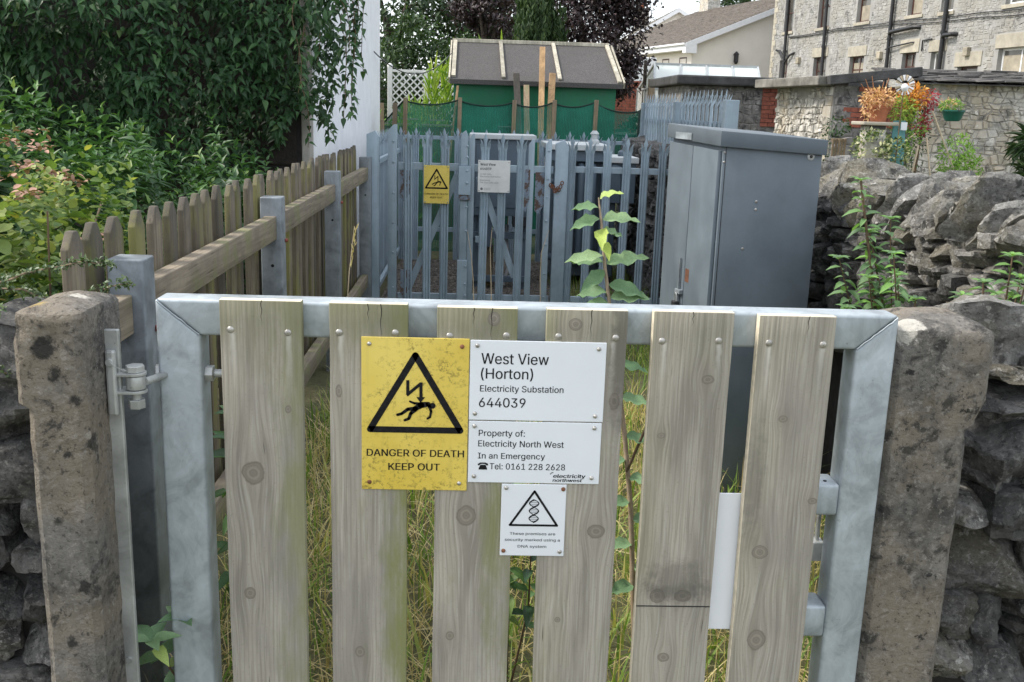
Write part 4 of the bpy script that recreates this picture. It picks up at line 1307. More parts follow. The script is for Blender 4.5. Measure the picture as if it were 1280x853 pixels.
# front wall, left of the left gatepost
fl = thing('dry_stone_wall', (-1.1, 2.0, 0), 'dark stone wall end behind the hinge side gatepost', 'wall')
MB().box(-2.6, -0.83, 2.03, 2.3, -0.1, 1.16).build('wall_core', M['mortar_dark'], fl)
for row, zc in enumerate(np.arange(0.44, 1.26, 0.105)):
    x = -0.84
    while x > -1.25:
        w = rnd.uniform(.09, .19)
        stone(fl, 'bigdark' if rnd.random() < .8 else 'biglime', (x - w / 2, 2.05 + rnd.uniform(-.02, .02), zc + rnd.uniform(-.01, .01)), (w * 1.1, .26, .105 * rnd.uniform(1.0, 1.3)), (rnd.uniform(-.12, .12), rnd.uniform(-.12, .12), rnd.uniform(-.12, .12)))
        x -= w
for x in (-0.93, -1.13):
    stone(fl, 'bigdark', (x, 2.1, 1.225), (.24, .3, .12), (0, rnd.uniform(-.1, .1), 0), 'coping_stone')

# ================================================================== GREY CABINET
cab = thing('electricity_cabinet', (1.25, 4.5, 0), 'tall grey steel electricity cabinet with a sloping lid beside the stone wall', 'cabinet')
ang = R(9.5)
CN = Vector((1.022, 4.2, 0))
CM = Matrix.Translation(CN) @ Matrix.Rotation(ang, 4, 'Z')
WS, DF = 0.458, 0.60            # side width (seen broad), depth of door face
def lidz(u, v):                 # the lid falls to the right
    return 1.642 - 0.055 * u + 0.030 * v
def cabbox(name, mat, u0, u1, v0, v1, z0, z1, bev=0.003, parent=None, lid=False):
    vs = []
    for z in (z0, z1):
        for (u, v) in ((u0, v0), (u1, v0), (u1, v1), (u0, v1)):
            zz = z + (lidz(u, v) - 1.642) if (lid or z > 1.4) else z
            vs.append((u, v, zz))
    mb = MB().add(vs, [(0, 3, 2, 1), (4, 5, 6, 7), (0, 1, 5, 4), (1, 2, 6, 5), (2, 3, 7, 6), (3, 0, 4, 7)])
    return mb.build(name, M[mat], parent or cab, bevel=bev, smooth=40, Mx=CM)
cabbox('cabinet_body', 'cabinet', 0.006, WS, 0.0, DF, -0.05, 1.585)
cabbox('lid', 'cabinet', -0.018, WS + 0.010, -0.020, DF + 0.02, 1.578, 1.643, 0.004, lid=True)
# door face on the left side: a leaf and a fixed panel, the corner flange folds round
dr = cabbox('door', 'cabinet_door', -0.012, 0.0045, 0.30, DF - 0.004, 0.12, 1.560)
dr2 = cabbox('door', 'cabinet_door', -0.012, 0.0045, 0.012, 0.294, 0.12, 1.560)
def cabdot(name, mat, u, v, z, r, face, parent=cab, dome=.003):
    mb = MB().lathe([(r, 0), (r * .93, dome * .6), (r * .5, dome), (.0005, dome)], (0, 0, 0), 14)
    rot = Matrix.Rotation(R(90), 4, 'X') if face == 'f' else Matrix.Rotation(-R(90), 4, 'Y')
    return mb.build(name, M[mat], parent, smooth=50, Mx=CM @ Matrix.Translation((u, v, z)) @ rot)
w = cabdot('washer', 'zinc', 0.405, -0.0005, 1.575 - .03, 0.017, 'f', dome=.002)
MB().lathe([(.007, 0), (.0065, .003), (.002, .0045), (.0004, .0045)], (0, 0, 0), 12).build('screw', M['dark_metal'], w, smooth=50, Mx=CM @ Matrix.Translation((0.405, -0.0022, 1.545)) @ Matrix.Rotation(R(90), 4, 'X'))
for (u, z) in ((0.172, 1.352), (0.172, 1.318), (0.127, 1.15)):
    cabdot('rivet', 'screw', u, -0.0005, z, 0.0062, 'f')
for z in (1.555, 1.515):
    cabdot('rivet', 'screw', 0.008 + 0.004, -0.0005, z, 0.005, 'f')
# dark seam between corner flange and side panel
MB().box(0.0165, 0.0195, -0.0012, 0.002, 0.0, 1.578).build('panel_seam', M['dark_metal'], cab, Mx=CM)
MB().box(-0.0128, -0.01, 0.24, 0.285, 0.96, 1.02).build('worn_sticker', M['rust'], cab, bevel=.0005, Mx=CM)
MB().bar((-0.02, 0.335, 1.06), (-0.02, 0.335, 0.86), 0.008, 0.008, (1, 0, 0)).build('latch_bar', M['galv_dark'], cab, Mx=CM)
MB().box(-0.03, -0.011, 0.30, 0.36, 0.895, 0.915).build('latch_hasp', M['galv_dark'], cab, bevel=.002, Mx=CM)
MB().box(-0.0205, -0.0195, 0.30, 0.50, 1.60, 1.63).build('maker_label', M['galv'], cab, Mx=CM @ Matrix.Translation((-0.001, 0, -0.005)))
cpl = link('padlock', None, None, CM @ Matrix.Translation((-0.03, 0.335, 0.80)), label='small black padlock on the latch of the grey cabinet door', cat='padlock')
MB().box(-0.045, -0.02, 0.315, 0.355, 0.805, 0.86).build('lock_body', M['dark_metal'], cpl, bevel=.004, Mx=CM)
MB().tube([(-0.032, 0.322, 0.858)] + [(-0.032, 0.335 + .013 * math.cos(t), 0.882 + .014 * math.sin(t)) for t in np.linspace(math.pi, 0, 8)] + [(-0.032, 0.348, 0.858)], .003, 8).build('shackle', M['zinc'], cpl, Mx=CM)

# ================================================================== PALISADE
def pale_mesh(name, h, mat, w=0.068, thick=0.003, single=False):
    """W-section palisade pale with a three pronged, splayed head"""
    xs = [-w / 2, -w / 2 + 0.010, -0.012, 0, 0.012, w / 2 - 0.010, w / 2]
    ys = [0.010, 0.0, 0.014, 0.006, 0.014, 0.0, 0.010]
    vs, fs = [], []
    sh = h - 0.125
    zs = [0, sh]
    for z in zs:
        for x, yv in zip(xs, ys):
            vs.append((x, yv, z))
    for k in range(6):
        fs.append((k, k + 1, 8 + k, 7 + k))
    # side prongs: the outer strips bulge outwards and come to a point
    def prong(pts):
        o = len(vs)
        for (l, r_) in pts:
            vs.append(l); vs.append(r_)
        for q in range(len(pts) - 1):
            a = o + 2 * q
            fs.append((a, a + 1, a + 3, a + 2))
    for sg in (-1, 1):
        prong([((sg * w / 2, 0.010, sh - .02), (sg * 0.012, 0.012, sh - .02)),
               ((sg * (w / 2 + 0.007), 0.004, sh + 0.012), (sg * 0.013, 0.010, sh + 0.016)),
               ((sg * (w / 2 + 0.010), -0.006, sh + 0.032), (sg * 0.017, 0.002, sh + 0.034)),
               ((sg * (w / 2 + 0.005), -0.014, sh + 0.050), (sg * 0.021, -0.006, sh + 0.048)),
               ((sg * (w / 2 + 0.006), -0.019, sh + 0.066), (sg * 0.028, -0.012, sh + 0.060)),
               ((sg * (w / 2 + 0.014), -0.024, sh + 0.088), (sg * (w / 2 + 0.012), -0.023, sh + 0.086))])
    prong([((-0.012, 0.014, sh), (0, 0.006, sh)), ((-0.011, 0.012, sh + 0.05), (0, 0.006, sh + 0.05)), ((-0.019, 0.012, sh + 0.078), (0, 0.004, sh + 0.078)), ((-0.001, 0.006, h), (0, 0.006, h))])
    prong([((0, 0.006, sh), (0.012, 0.014, sh)), ((0, 0.006, sh + 0.05), (0.011, 0.012, sh + 0.05)), ((0, 0.004, sh + 0.078), (0.019, 0.012, sh + 0.078)), ((0, 0.006, h), (0.001, 0.006, h))])
    mb = MB(); mb.v = vs; mb.f = fs
    for zr in (h - 0.27, h - 0.29, 0.13):
        mb.lathe([(.007, 0), (.006, .004), (.0008, .006)], (0, 0, 0), 8, Matrix.Translation((0, 0.006, zr)) @ Matrix.Rotation(R(90), 4, 'X'))
    me = mb.mesh(name, M[mat], recalc=False)
    # thickness
    bm = bmesh.new(); bm.from_mesh(me)
    bmesh.ops.recalc_face_normals(bm, faces=bm.faces)
    bmesh.ops.solidify(bm, geom=bm.faces, thickness=thick)
    bm.to_mesh(me); bm.free()
    return me
PALE = pale_mesh('pale', 1.48, 'palisade')
PALE_R = pale_mesh('pale', 1.45, 'palisade_rear')
PALE_S = pale_mesh('pale', 0.80, 'palisade_rear')

YP0 = 8.40
pfence = thing('palisade_fence', (0.4, YP0, 0), 'blue-grey steel palisade fence panel with flat topped posts facing the gate', 'fence')
def flat_post(root, x, y, w, z1, mat='palisade', slant=0, name='post', d=0.06):
    poly = [(x - w / 2, -0.05), (x + w / 2, -0.05), (x + w / 2, z1 - (0.05 if slant > 0 else 0.0) - (0.0)), (x + w * 0.15, z1), (x - w / 2, z1 - (0.05 if slant < 0 else 0.03))]
    return MB().prism_xz(poly, y, y + d).build(name, M[mat], root, bevel=.003, smooth=40)
for x in (0.79, 0.942, 1.097, 1.25, 1.402, 1.555):
    link('pale', PALE, pfence, TRS((x, YP0 - 0.012, 0.02 + rnd.uniform(-.006, .006)), (0, rnd.uniform(-.012, .006) + 0.0, 0)))
MB().box(0.74, 1.80, YP0 + .012, YP0 + .05, 1.205, 1.255).build('rail', M['palisade'], pfence, bevel=.003)
MB().box(0.74, 1.80, YP0 + .012, YP0 + .05, 0.10, 0.15).build('rail', M['palisade'], pfence, bevel=.003)
flat_post(pfence, 0.705, YP0 - .03, 0.108, 1.47, slant=1, d=.08)
flat_post(pfence, -0.700, YP0 - .03, 0.072, 1.555, slant=-1, d=.08)
flat_post(pfence, -0.862, YP0 - .00, 0.105, 1.50, slant=1, d=.08)
for zz in (1.42, 1.25, 1.0, .75, .5, .2, .1):
    MB().lathe([(.011, 0), (.009, .005), (.001, .008)], (0, 0, 0), 8, Matrix.Translation((-0.69, YP0 - .03, zz)) @ Matrix.Rotation(R(90), 4, 'X')).build('rivet', M['palisade'], pfence)
# gate leaves
def leaf_gate(label, x0, x1, pales, braces, plates):
    g_ = thing('palisade_gate', ((x0 + x1) / 2, YP0, 0), label, 'gate', 'pair of palisade gate leaves')
    for x in pales:
        link('pale', PALE, g_, TRS((x, YP0 - 0.012, 0.025 + rnd.uniform(-.006, .006)), (0, rnd.uniform(-.006, .006), 0)))
    MB().box(x0, x1, YP0 + .012, YP0 + .045, 1.19, 1.25).build('rail', M['palisade'], g_, bevel=.003)
    MB().box(x0, x1, YP0 + .012, YP0 + .045, 0.10, 0.15).build('rail', M['palisade'], g_, bevel=.003)
    for (xa, za, xb, zb) in braces:
        MB().bar((xa, YP0 + .05, za), (xb, YP0 + .05, zb), 0.012, 0.055, (0, 0, 1)).build('brace', M['palisade'], g_, bevel=.002)
    for (xa, xb, za, zb) in plates:
        pm = MB().prism_xz([(xa, za + .03), (xa + (xb - xa) * .35, za), (xb, za + (zb - za) * .3), (xb, zb), (xa, zb)], YP0 - .002, YP0 + .008)
        pm.build('rust_plate', M['rust_plate'], g_, bevel=.001)
    return g_
gl = leaf_gate('narrow palisade gate leaf carrying the small yellow danger sign', -0.655, -0.15, (-0.566, -0.408, -0.264), [(-0.60, .10, -0.16, 1.16)], [(-0.64, -0.54, 0.93, 1.185), (-0.63, -0.55, .12, .35)])
flat_post(gl, -0.105, YP0 - .022, 0.062, 1.525, slant=1, name='stile', d=.05)
MB().box(-0.15, -0.065, YP0 - .04, YP0 - .022, 0.10, 0.45).build('lock_plate', M['palisade'], gl, bevel=.003)
gr = leaf_gate('palisade gate leaf carrying the small white name sign and rusted lock plate', -0.06, 0.64, (0.060, 0.210, 0.362), [(0.02, 1.15, 0.34, .30), (0.0, .62, .09, .62)], [(0.40, 0.445, 0.86, 1.22), (0.49, 0.585, 0.85, 1.20)])
flat_post(gr, 0.592, YP0 - .03, 0.05, 1.475, slant=-1, name='stile', d=.05)
flat_post(gr, -0.045, YP0 - .012, 0.05, 1.50, slant=-1, name='stile', d=.05)
flat_post(gr, 0.452, YP0 + .0, 0.05, 1.47, slant=-1, name='stile', d=.04)
lb = MB().box(-0.145, -0.055, YP0 - .05, YP0 - .0225, 0.955, 1.24).build('lock_box', M['rust_plate'], gr, bevel=.004)
MB().box(-0.15, -0.05, YP0 - .058, YP0 - .0505, 1.0, 1.235).build('lock_cover', M['palisade'], gr, bevel=.003)
for (xr, zs) in ((-0.08, (1.40, 1.31, 1.20, 1.10, .9, .7, .4, .25, .15)), (0.592, (1.38, 1.15, 1.0, .8, .6, .35, .15))):
    for zz in zs:
        MB().lathe([(.011, 0), (.009, .005), (.001, .008)], (0, 0, 0), 8, Matrix.Translation((xr, YP0 - .0600 if xr < 0 else YP0 - .031, zz)) @ Matrix.Rotation(R(90), 4, 'X')).build('rivet', M['palisade'], gr)
ch = MB()
for k in range(9):
    c = Vector((0.615 + .012 * k, YP0 - .055 - .01 * (k % 2), 1.10 - .05 * math.sin(k / 8 * math.pi) + .01 * (k % 3)))
    ch.tube([c + Vector((.012 * math.cos(t), .006 * (k % 2), .016 * math.sin(t))) for t in np.linspace(0, 2 * math.pi, 9)], .0045, 5, False)
ch.build('chain', M['rust'], label='rusty chain looped round the right post of the palisade gate', cat='chain')

# small signs on the palisade gates
def small_sign(name, x0, x1, z0, z1, mat, label):
    yy = YP0 - 0.045
    root = thing(name, ((x0 + x1) / 2, yy, z0), label, 'sign')
    MB().box(x0, x1, yy, yy + .003, z0, z1).build('plate', M[mat], root, bevel=.001)
    for (sx, sz) in ((x0 + .012, z0 + .012), (x1 - .012, z0 + .012), (x0 + .012, z1 - .012), (x1 - .012, z1 - .012)):
        screw(root, sx, yy - .0002, sz, .006, 'screw', 'screw', .003)
    return root, yy - .0008
KS = YP0 / 8.33
s1, yy = small_sign('danger_sign', -0.4375, -0.2265, 0.922, 1.236, 'yellow', 'small yellow danger of death sign far back on the palisade gate')
t1 = MB(); stroke(t1, [(-0.332, 1.2015), (-0.421, 1.049), (-0.2435, 1.049)], .013, yy, closed=True)
t1.build('warning_triangle', M['print'], s1)
t1 = MB(); q = -0.220; dz = -0.025
for pts, ws in ([(-0.1265, 1.176), (-0.1265, 1.146)], .0066), ([(-0.1285, 1.145), (-0.1005, 1.170)], .0066), ([(-0.1005, 1.172), (-0.1005, 1.135)], .0066), ([(-0.112, 1.1175), (-0.100, 1.1255), (-0.086, 1.1275)], .012), ([(-0.110, 1.118), (-0.126, 1.1165), (-0.1465, 1.1045)], .008), ([(-0.110, 1.117), (-0.124, 1.097), (-0.132, 1.0935)], .008), ([(-0.084, 1.124), (-0.080, 1.113), (-0.087, 1.0975)], .006):
    stroke(t1, [(a + q, b + dz) for a, b in pts], ws, yy - .0002)
disc(t1, (-0.0775 + q, 1.1245 + dz), .0066, yy - .0002)
t1.build('falling_figure', M['print'], s1)
t1 = MB()
put_text(t1, 'DANGER OF DEATH', -0.428, -0.236, 0.9935, .0143, yy, .012)
put_text(t1, 'KEEP OUT', -0.384, -0.280, 0.9645, .0143, yy, .012)
t1.build('lettering', M['print'], s1)
s2, yy = small_sign('name_sign', 0.010, 0.276, 1.026, 1.290, 'white_sign_old', 'weathered white West View sign far back on the palisade gate')
t2 = MB()
put_text(t2, 'West View', 0.028, 0.155, 1.245, .021, yy, .014)
put_text(t2, '644039', 0.028, 0.120, 1.210, .019, yy, .014)
t2.build('lettering', M['print'], s2)
t3 = MB()
put_text(t3, '11 000 Volts', 0.028, 0.120, 1.170, .012, yy)
put_text(t3, 'Electricity Substation', 0.028, 0.200, 1.150, .012, yy)
put_text(t3, 'Emergency', 0.028, 0.110, 1.120, .012, yy)
put_text(t3, 'Tel: 0161 228 2628', 0.028, 0.180, 1.100, .012, yy)
put_text(t3, 'electricity', 0.062, 0.115, 1.056, .008, yy)
put_text(t3, 'northwest', 0.062, 0.115, 1.044, .008, yy)
disc(t3, (0.042, 1.054), .011, yy)
t3.build('small_print', M['print_grey'], s2)

# rear run
rf = thing('palisade_fence', (0.4, 11.1, 0), 'pale palisade fence at the back of the enclosure in front of the green netting', 'fence')
x = -0.83
while x < 1.80:
    link('pale', PALE_R, rf, TRS((x, 11.1, 0.035 + rnd.uniform(-.006, .01)), (0, rnd.uniform(-.006, .006), 0)))
    x += 0.1535
MB().box(-0.9, 1.85, 11.13, 11.16, 1.36, 1.40).build('rail', M['palisade'], rf, bevel=.003)
MB().box(-0.9, 1.85, 11.13, 11.16, 0.35, 0.40).build('rail', M['palisade'], rf, bevel=.003)
# left run
lf = thing('palisade_fence', (-0.9, 9.8, 0), 'left side palisade run beside the white house, seen almost end on', 'fence')
y = 8.62
while y < 11.05:
    link('pale', PALE_R, lf, TRS((-0.90, y, 0.03 + rnd.uniform(-.006, .01)), (0, 0, R(90))))
    y += 0.155
MB().box(-0.875, -0.84, 8.5, 11.1, 1.21, 1.255).build('rail', M['palisade'], lf, bevel=.003)
MB().box(-0.875, -0.84, 8.5, 11.1, 0.12, 0.165).build('rail', M['palisade'], lf, bevel=.003)
# right run, above the wall
rt = thing('palisade_fence', (1.84, 9.3, 1.2), 'right side palisade run standing along the top of the stone wall behind the cabinet', 'fence')
y = 7.52
while y < 11.2:
    if not 9.28 < y < 9.44:
        link('pale', PALE_S, rt, TRS((1.84, y, 1.10 + rnd.uniform(-.006, .006)), (0, 0, R(90))))
    y += 0.152
for yy in (7.44, 9.36, 11.22):
    MB().box(1.80, 1.90, yy - .05, yy + .05, 0.9 if yy > 9 and yy < 10 else 0.8, 1.82).build('post', M['palisade'], rt, bevel=.004)
MB().box(1.86, 1.90, 7.5, 11.2, 1.62, 1.66).build('rail', M['palisade'], rt, bevel=.003)
MB().box(1.86, 1.90, 7.5, 11.2, 1.16, 1.20).build('rail', M['palisade'], rt, bevel=.003)

# ================================================================== TRANSFORMER AND SWITCHGEAR
lv = thing('switchgear_box', (0.24, 9.7, 0), 'blue-grey switchgear box on a stand behind the palisade gate', 'electrical box')
MB().box(-0.05, 0.52, 9.42, 9.85, 0.72, 1.43).build('box_body', M['trafo'], lv, bevel=.006)
MB().box(-0.075, 0.545, 9.38, 9.88, 1.431, 1.475).build('box_lid', M['trafo_lid'], lv, bevel=.006)
MB().box(-0.01, 0.48, 9.412, 9.4195, 0.80, 1.38).build('front_panel', M['trafo'], lv, bevel=.003)
for (x, z) in ((-0.035, 1.36), (0.505, 1.36), (-0.035, .76), (0.505, .76), (.235, .76)):
    MB().cyl((x, 9.42, z), (x, 9.41, z), .012, n=8).build('bolt', M['zinc'], lv)
MB().box(0.02, 0.16, 9.45, 9.75, 0.42, 0.72).build('cable_box', M['trafo'], lv, bevel=.004)
MB().box(0.35, 0.5, 9.40, 9.75, 0.62, 0.72).build('terminal_box', M['dark_metal'], lv, bevel=.004)
for x in (0.0, 0.47):
    MB().box(x - .03, x + .03, 9.5, 9.56, 0, .72).build('stand_leg', M['trafo'], lv)
MB().box(-0.05, .52, 9.48, 9.54, .50, .56).build('stand_rail', M['trafo'], lv, bevel=.003)
MB().box(-0.05, .52, 9.48, 9.54, .08, .14).build('stand_rail', M['trafo'], lv, bevel=.003)
MB().cyl((0.10, 9.62, 0.0), (0.10, 9.62, 0.42), 0.075, n=14).build('cable_duct', M['stake'], lv, smooth=40)
MB().tube([(0.30, 9.6, .62), (0.30, 9.55, .45), (0.33, 9.5, .25), (0.28, 9.5, .05)], .018, 8).build('cable', M['cable'], lv, smooth=60)
tf = thing('transformer', (1.05, 10.0, 0), 'blue-grey oil transformer with cooling tubes behind the palisade fence', 'transformer')
MB().box(0.74, 1.36, 9.72, 10.5, 0.12, 1.24).build('tank', M['trafo'], tf, bevel=.01)
MB().box(0.66, 1.26, 9.55, 10.55, 1.345, 1.40).build('tank_lid', M['trafo_lid'], tf, bevel=.006)
MB().box(0.69, 1.24, 9.6, 10.52, 1.241, 1.344).build('lid_flange', M['trafo'], tf, bevel=.006)
MB().box(1.262, 1.55, 9.62, 10.3, 1.235, 1.29).build('side_lid', M['trafo_lid'], tf, bevel=.006)
MB().box(1.28, 1.53, 9.66, 10.25, 0.85, 1.234).build('side_box', M['trafo'], tf, bevel=.006)
for (x, zt) in ((0.78, 1.17), (0.89, 1.20), (1.00, 1.2), (1.11, 1.2), (1.22, 1.17)):
    pts = [(x, 9.74, zt)] + [(x, 9.66 - .07 * math.sin(t), zt - .07 + .07 * math.cos(t)) for t in np.linspace(0, math.pi / 2, 5)] + [(x, 9.59, .45)] + [(x, 9.66 - .07 * math.cos(t), .32 - .07 * math.sin(t)) for t in np.linspace(0, math.pi / 2, 5)] + [(x, 9.74, .25)]
    MB().tube(pts, .034, 12).build('cooling_tube', M['trafo'], tf, smooth=60)
for (x0, x1, zt) in ((1.15, 1.42, 1.19), (0.66, 0.80, 1.05)):
    sg = 1 if x1 > 1.2 else -1
    pts = [(1.2 if sg > 0 else .76, 9.70, zt)] + [((x1 - .09 if sg > 0 else x0 + .09) + sg * .09 * math.sin(t), 9.66, zt - .09 + .09 * math.cos(t)) for t in np.linspace(0, math.pi / 2, 6)] + [(x1 if sg > 0 else x0, 9.66, .40)] + [((x1 - .09 if sg > 0 else x0 + .09) + sg * .09 * math.cos(t), 9.66, .40 - .09 * math.sin(t)) for t in np.linspace(0, math.pi / 2, 6)]
    MB().tube(pts, .034, 12).build('cooling_tube', M['trafo'], tf, smooth=60)
MB().lathe([(.05, 0), (.05, .03), (.03, .05), (.03, .09), (.045, .10), (.02, .13)], (1.13, 9.8, 1.40), 14).build('filler_cap', M['trafo_lid'], tf, smooth=40)
MB().lathe([(.04, 0), (.04, .04), (.02, .06)], (1.42, 9.9, 1.29), 12).build('filler_cap', M['trafo'], tf, smooth=40)
for x in (0.80, 1.30):
    MB().box(x - .04, x + .04, 9.7, 10.5, 0.0, .12).build('skid', M['dark_metal'], tf)
# gravel stones
P = np.stack([rands(5200, -0.82, 1.62), rands(5200, 8.42, 11.2), np.zeros(5200) + 0.016], 1)
octa = np.array([(1, 0, 0), (0, 1, 0), (-1, 0, 0), (0, -1, 0), (0, 0, .8), (0, 0, -.8)])
fo = np.array([(0, 1, 4), (1, 2, 4), (2, 3, 4), (3, 0, 4), (1, 0, 5), (2, 1, 5), (3, 2, 5), (0, 3, 5)])
sz = rands(5200, .010, .026)
an = rands(5200, 0, 6.28)
vx = octa[None] * sz[:, None, None] * nrs.uniform(.7, 1.3, (5200, 6, 1))
ca, sa = np.cos(an)[:, None], np.sin(an)[:, None]
vx = np.stack([vx[..., 0] * ca - vx[..., 1] * sa, vx[..., 0] * sa + vx[..., 1] * ca, vx[..., 2]], -1) + P[:, None]
me = bpy.data.meshes.new('gravel')
me.from_pydata(vx.reshape(-1, 3).tolist(), [], (fo[None] + (np.arange(5200) * 6)[:, None, None]).reshape(-1, 3).tolist())
me.materials.append(M['gravel'])
link('gravel', me, kind='stuff', label='brown grey gravel covering the floor of the electricity enclosure', cat='gravel')

# ================================================================== NETTING, SHED, PLANKS
nf = thing('netting_fence', (0.4, 11.7, 0), 'sagging dark green windbreak netting on rough timber stakes in front of the shed', 'fence')
NX = [-1.07, -0.847, -0.229, 0.392, 0.85, 1.328, 1.858]
NZ = [1.55, 1.80, 1.82, 1.81, 1.825, 1.84, 1.76]
for k, (x, z) in enumerate(zip(NX, NZ)):
    st = MB().bar((x, 11.66, 0), (x + (0.02 if k else -.02), 11.66, z), 0.046, 0.04, (0, 1, 0))
    st.build('stake', M['stake'], nf, bevel=.004)
MB().bar((-0.99, 11.64, 0), (-0.94, 11.64, 1.74), 0.05, 0.05, (0, 1, 0)).build('stake', M['stake'], nf, bevel=.004)
nt_ = MB()
top = []
for k in range(len(NX) - 1):
    for q in range(10):
        t = q / 10
        sag = (0.05 if k else 0.0) * 4 * t * (1 - t)
        top.append((NX[k] + (NX[k + 1] - NX[k]) * t, NZ[k] - .03 + (NZ[k + 1] - NZ[k]) * t - sag))
top.append((NX[-1], NZ[-1] - .03))
rows = 10
for (x, z) in top:
    for r_ in range(rows + 1):
        zz = z - (z - 0.05) * r_ / rows
        nt_.v.append((x, 11.70 + 0.02 * mnoise.noise(Vector((x * 4, zz * 2.5, 1))), zz))
for a in range(len(top) - 1):
    for r_ in range(rows):
        i0 = a * (rows + 1) + r_
        nt_.f.append((i0, i0 + 1, i0 + rows + 2, i0 + rows + 1))
nt_.build('netting', M['net'], nf, smooth=60)
MB().tube([(x, 11.695, z) for x, z in top], .010, 6).build('edge_rope', M['rope'], nf)
# net wrapped round the right end
MB().tube([(1.86, 11.6, 0.4), (1.875, 11.55, 1.0), (1.865, 11.58, 1.5), (1.86, 11.62, 1.74)], [.05, .055, .045, .03], 10).build('net_roll', M['rope'], nf, smooth=60)

sh = thing('garden_shed', (0.78, 14.7, 0), 'green painted timber shed with grey mineral felt roof and pale roof battens', 'shed')
SX0, SX1, SY0, SY1 = -0.34, 1.88, 14.0, 15.7
MB().box(SX0, SX1, SY0, SY1, 0, 2.10).build('shed_wall', M['shed_green'], sh, bevel=.006)
for k in range(6):       # shallow board joints are real cover strips
    x = SX0 + 0.37 * (k + 1) - .01
    MB().box(x, x + .006, SY0 - .003, SY0 + .002, .1, 2.05).build('wall_joint', M['shed_green'], sh)
ry, rz = 14.82, 2.625
def roofpt(t, x, lift=0.0):
    y0, z0 = 13.90, 2.085
    return (x, y0 + (ry - y0) * t, z0 + (rz - z0) * t + lift)
rv = []
nx = 12
for j in range(9):
    for i in range(nx + 1):
        x = -0.385 + (1.955 + .385) * i / nx - (0.03 if i == nx else 0) * (j / 8)
        p = roofpt(j / 8, x)
        rv.append((p[0], p[1], p[2] + .004 * mnoise.noise(Vector((x * 3, j, 0)))))
fm = MB().add(rv, [(j * (nx + 1) + i, j * (nx + 1) + i + 1, (j + 1) * (nx + 1) + i + 1, (j + 1) * (nx + 1) + i) for j in range(8) for i in range(nx)])
n0 = len(rv)
fm.add([(p[0], p[1], p[2] - .03) for p in rv], [(j * (nx + 1) + i, (j + 1) * (nx + 1) + i, (j + 1) * (nx + 1) + i + 1, j * (nx + 1) + i + 1) for j in range(8) for i in range(nx)])
fm.build('roof_felt', M['felt'], sh)
MB().bar(roofpt(0.5, -0.37, -.0), roofpt(0.5, 1.94, -.0), .001, .001)
fb = MB().add([roofpt(0, -.385), roofpt(0, 1.955), roofpt(1, 1.955), roofpt(1, -.385), (-.385, 15.78, 2.06), (1.955, 15.78, 2.06)], [(3, 2, 5, 4)])
fb.build('roof_felt', M['felt'], sh)
MB().prism_xz([(-.37, 2.10), (1.93, 2.10), (1.93, 2.105), (-.37, 2.105)], 13.96, 15.7).build('eaves_board', M['felt'], sh)
MB().box(-.388, 1.958, 13.885, 13.90, 2.02, 2.086).build('eaves_board', M['felt'], sh, bevel=.003)
gb = MB().add([(SX0, 14.0, 2.1), (SX0, ry, 2.58), (SX0, 15.7, 2.1), (SX1, 14.0, 2.1), (SX1, ry, 2.58), (SX1, 15.7, 2.1)], [(0, 1, 2), (5, 4, 3)])
gb.build('gable', M['shed_green'], sh)
for (xb, xt, w) in ((-0.345, -0.345, .055), (0.335, 0.30, .05), (1.10, 1.05, .05), (1.915, 1.82, .055)):
    a, b = Vector(roofpt(0.03 if xb < 1.8 else 0.0, xb, .022)), Vector(roofpt(0.985, xt, .022))
    MB().bar(a, b, w, .03).build('roof_batten', M['batten'], sh, bevel=.003)
MB().bar(roofpt(1, -.385, .02), roofpt(1, 1.85, .02), .04, .05).build('ridge_board', M['batten'], sh, bevel=.004)
MB().bar(roofpt(0.0, 1.975, -.02), roofpt(1, 1.885, -.02), .022, .09).build('barge_board', M['batten'], sh, bevel=.003)
MB().bar(roofpt(0.0, -.398, -.02), roofpt(1, -.398, -.02), .022, .09).build('barge_board', M['batten'], sh, bevel=.003)

for (a, b, w, h, mat, lab) in [((0.80, 12.6, 0.3), (0.845, 13.9, 2.53), .075, .04, 'plank', 'tallest tan plank leaning upright against the green shed'),
                               ((0.86, 12.5, 0.3), (0.99, 13.85, 2.19), .085, .045, 'plank', 'shorter tan plank leaning beside the tallest one at the shed'),
                               ((0.60, 12.6, 0.3), (0.50, 13.8, 2.17), .085, .05, 'plank_dark', 'blackened plank leaning against the middle of the green shed'),
                               ((0.66, 12.6, 0.3), (0.635, 13.7, 2.02), .075, .05, 'stake', 'short brown timber offcut leaning between the dark and tan planks'),
                               ((-0.42, 12.4, 0.3), (-0.27, 13.3, 1.98), .03, .03, 'plank', 'thin stick leaning at the left corner of the green shed')]:
    MB().bar(a, b, w, h, (0, 1, 0)).build('plank', M[mat], None, bevel=.004, label=lab, cat='plank')

# things standing behind the net
MB().box(0.25, 0.46, 12.3, 12.7, 0, 1.50).build('crate_stack', M['plank_dark'], None, bevel=.01, label='dark box standing behind the green netting in front of the shed', cat='box')
tb = thing('cold_frame', (-0.6, 13.0, 0), 'low cold frame with pale bars behind the left end of the netting', 'cold frame')
for (z, x0, x1) in ((1.475, -1.6, -0.33), (1.54, -0.98, -.76), (1.535, -0.62, -.42)):
    MB().box(x0, x1, 13.0, 13.03, z, z + .018).build('frame_bar', M['batten'], tb)
MB().box(-1.6, -0.3, 13.06, 13.1, 0.0, 1.46).build('frame_board', M['stake'], tb)
wb = MB().lathe([(.28, 0), (.30, .2), (.3, .5), (.32, .52), (.3, .54)], (2.05, 12.9, 0.92), 20)
wb.build('water_butt', M['rope'], None, smooth=40, label='dark green water butt behind the right end of the netting', cat='water butt')

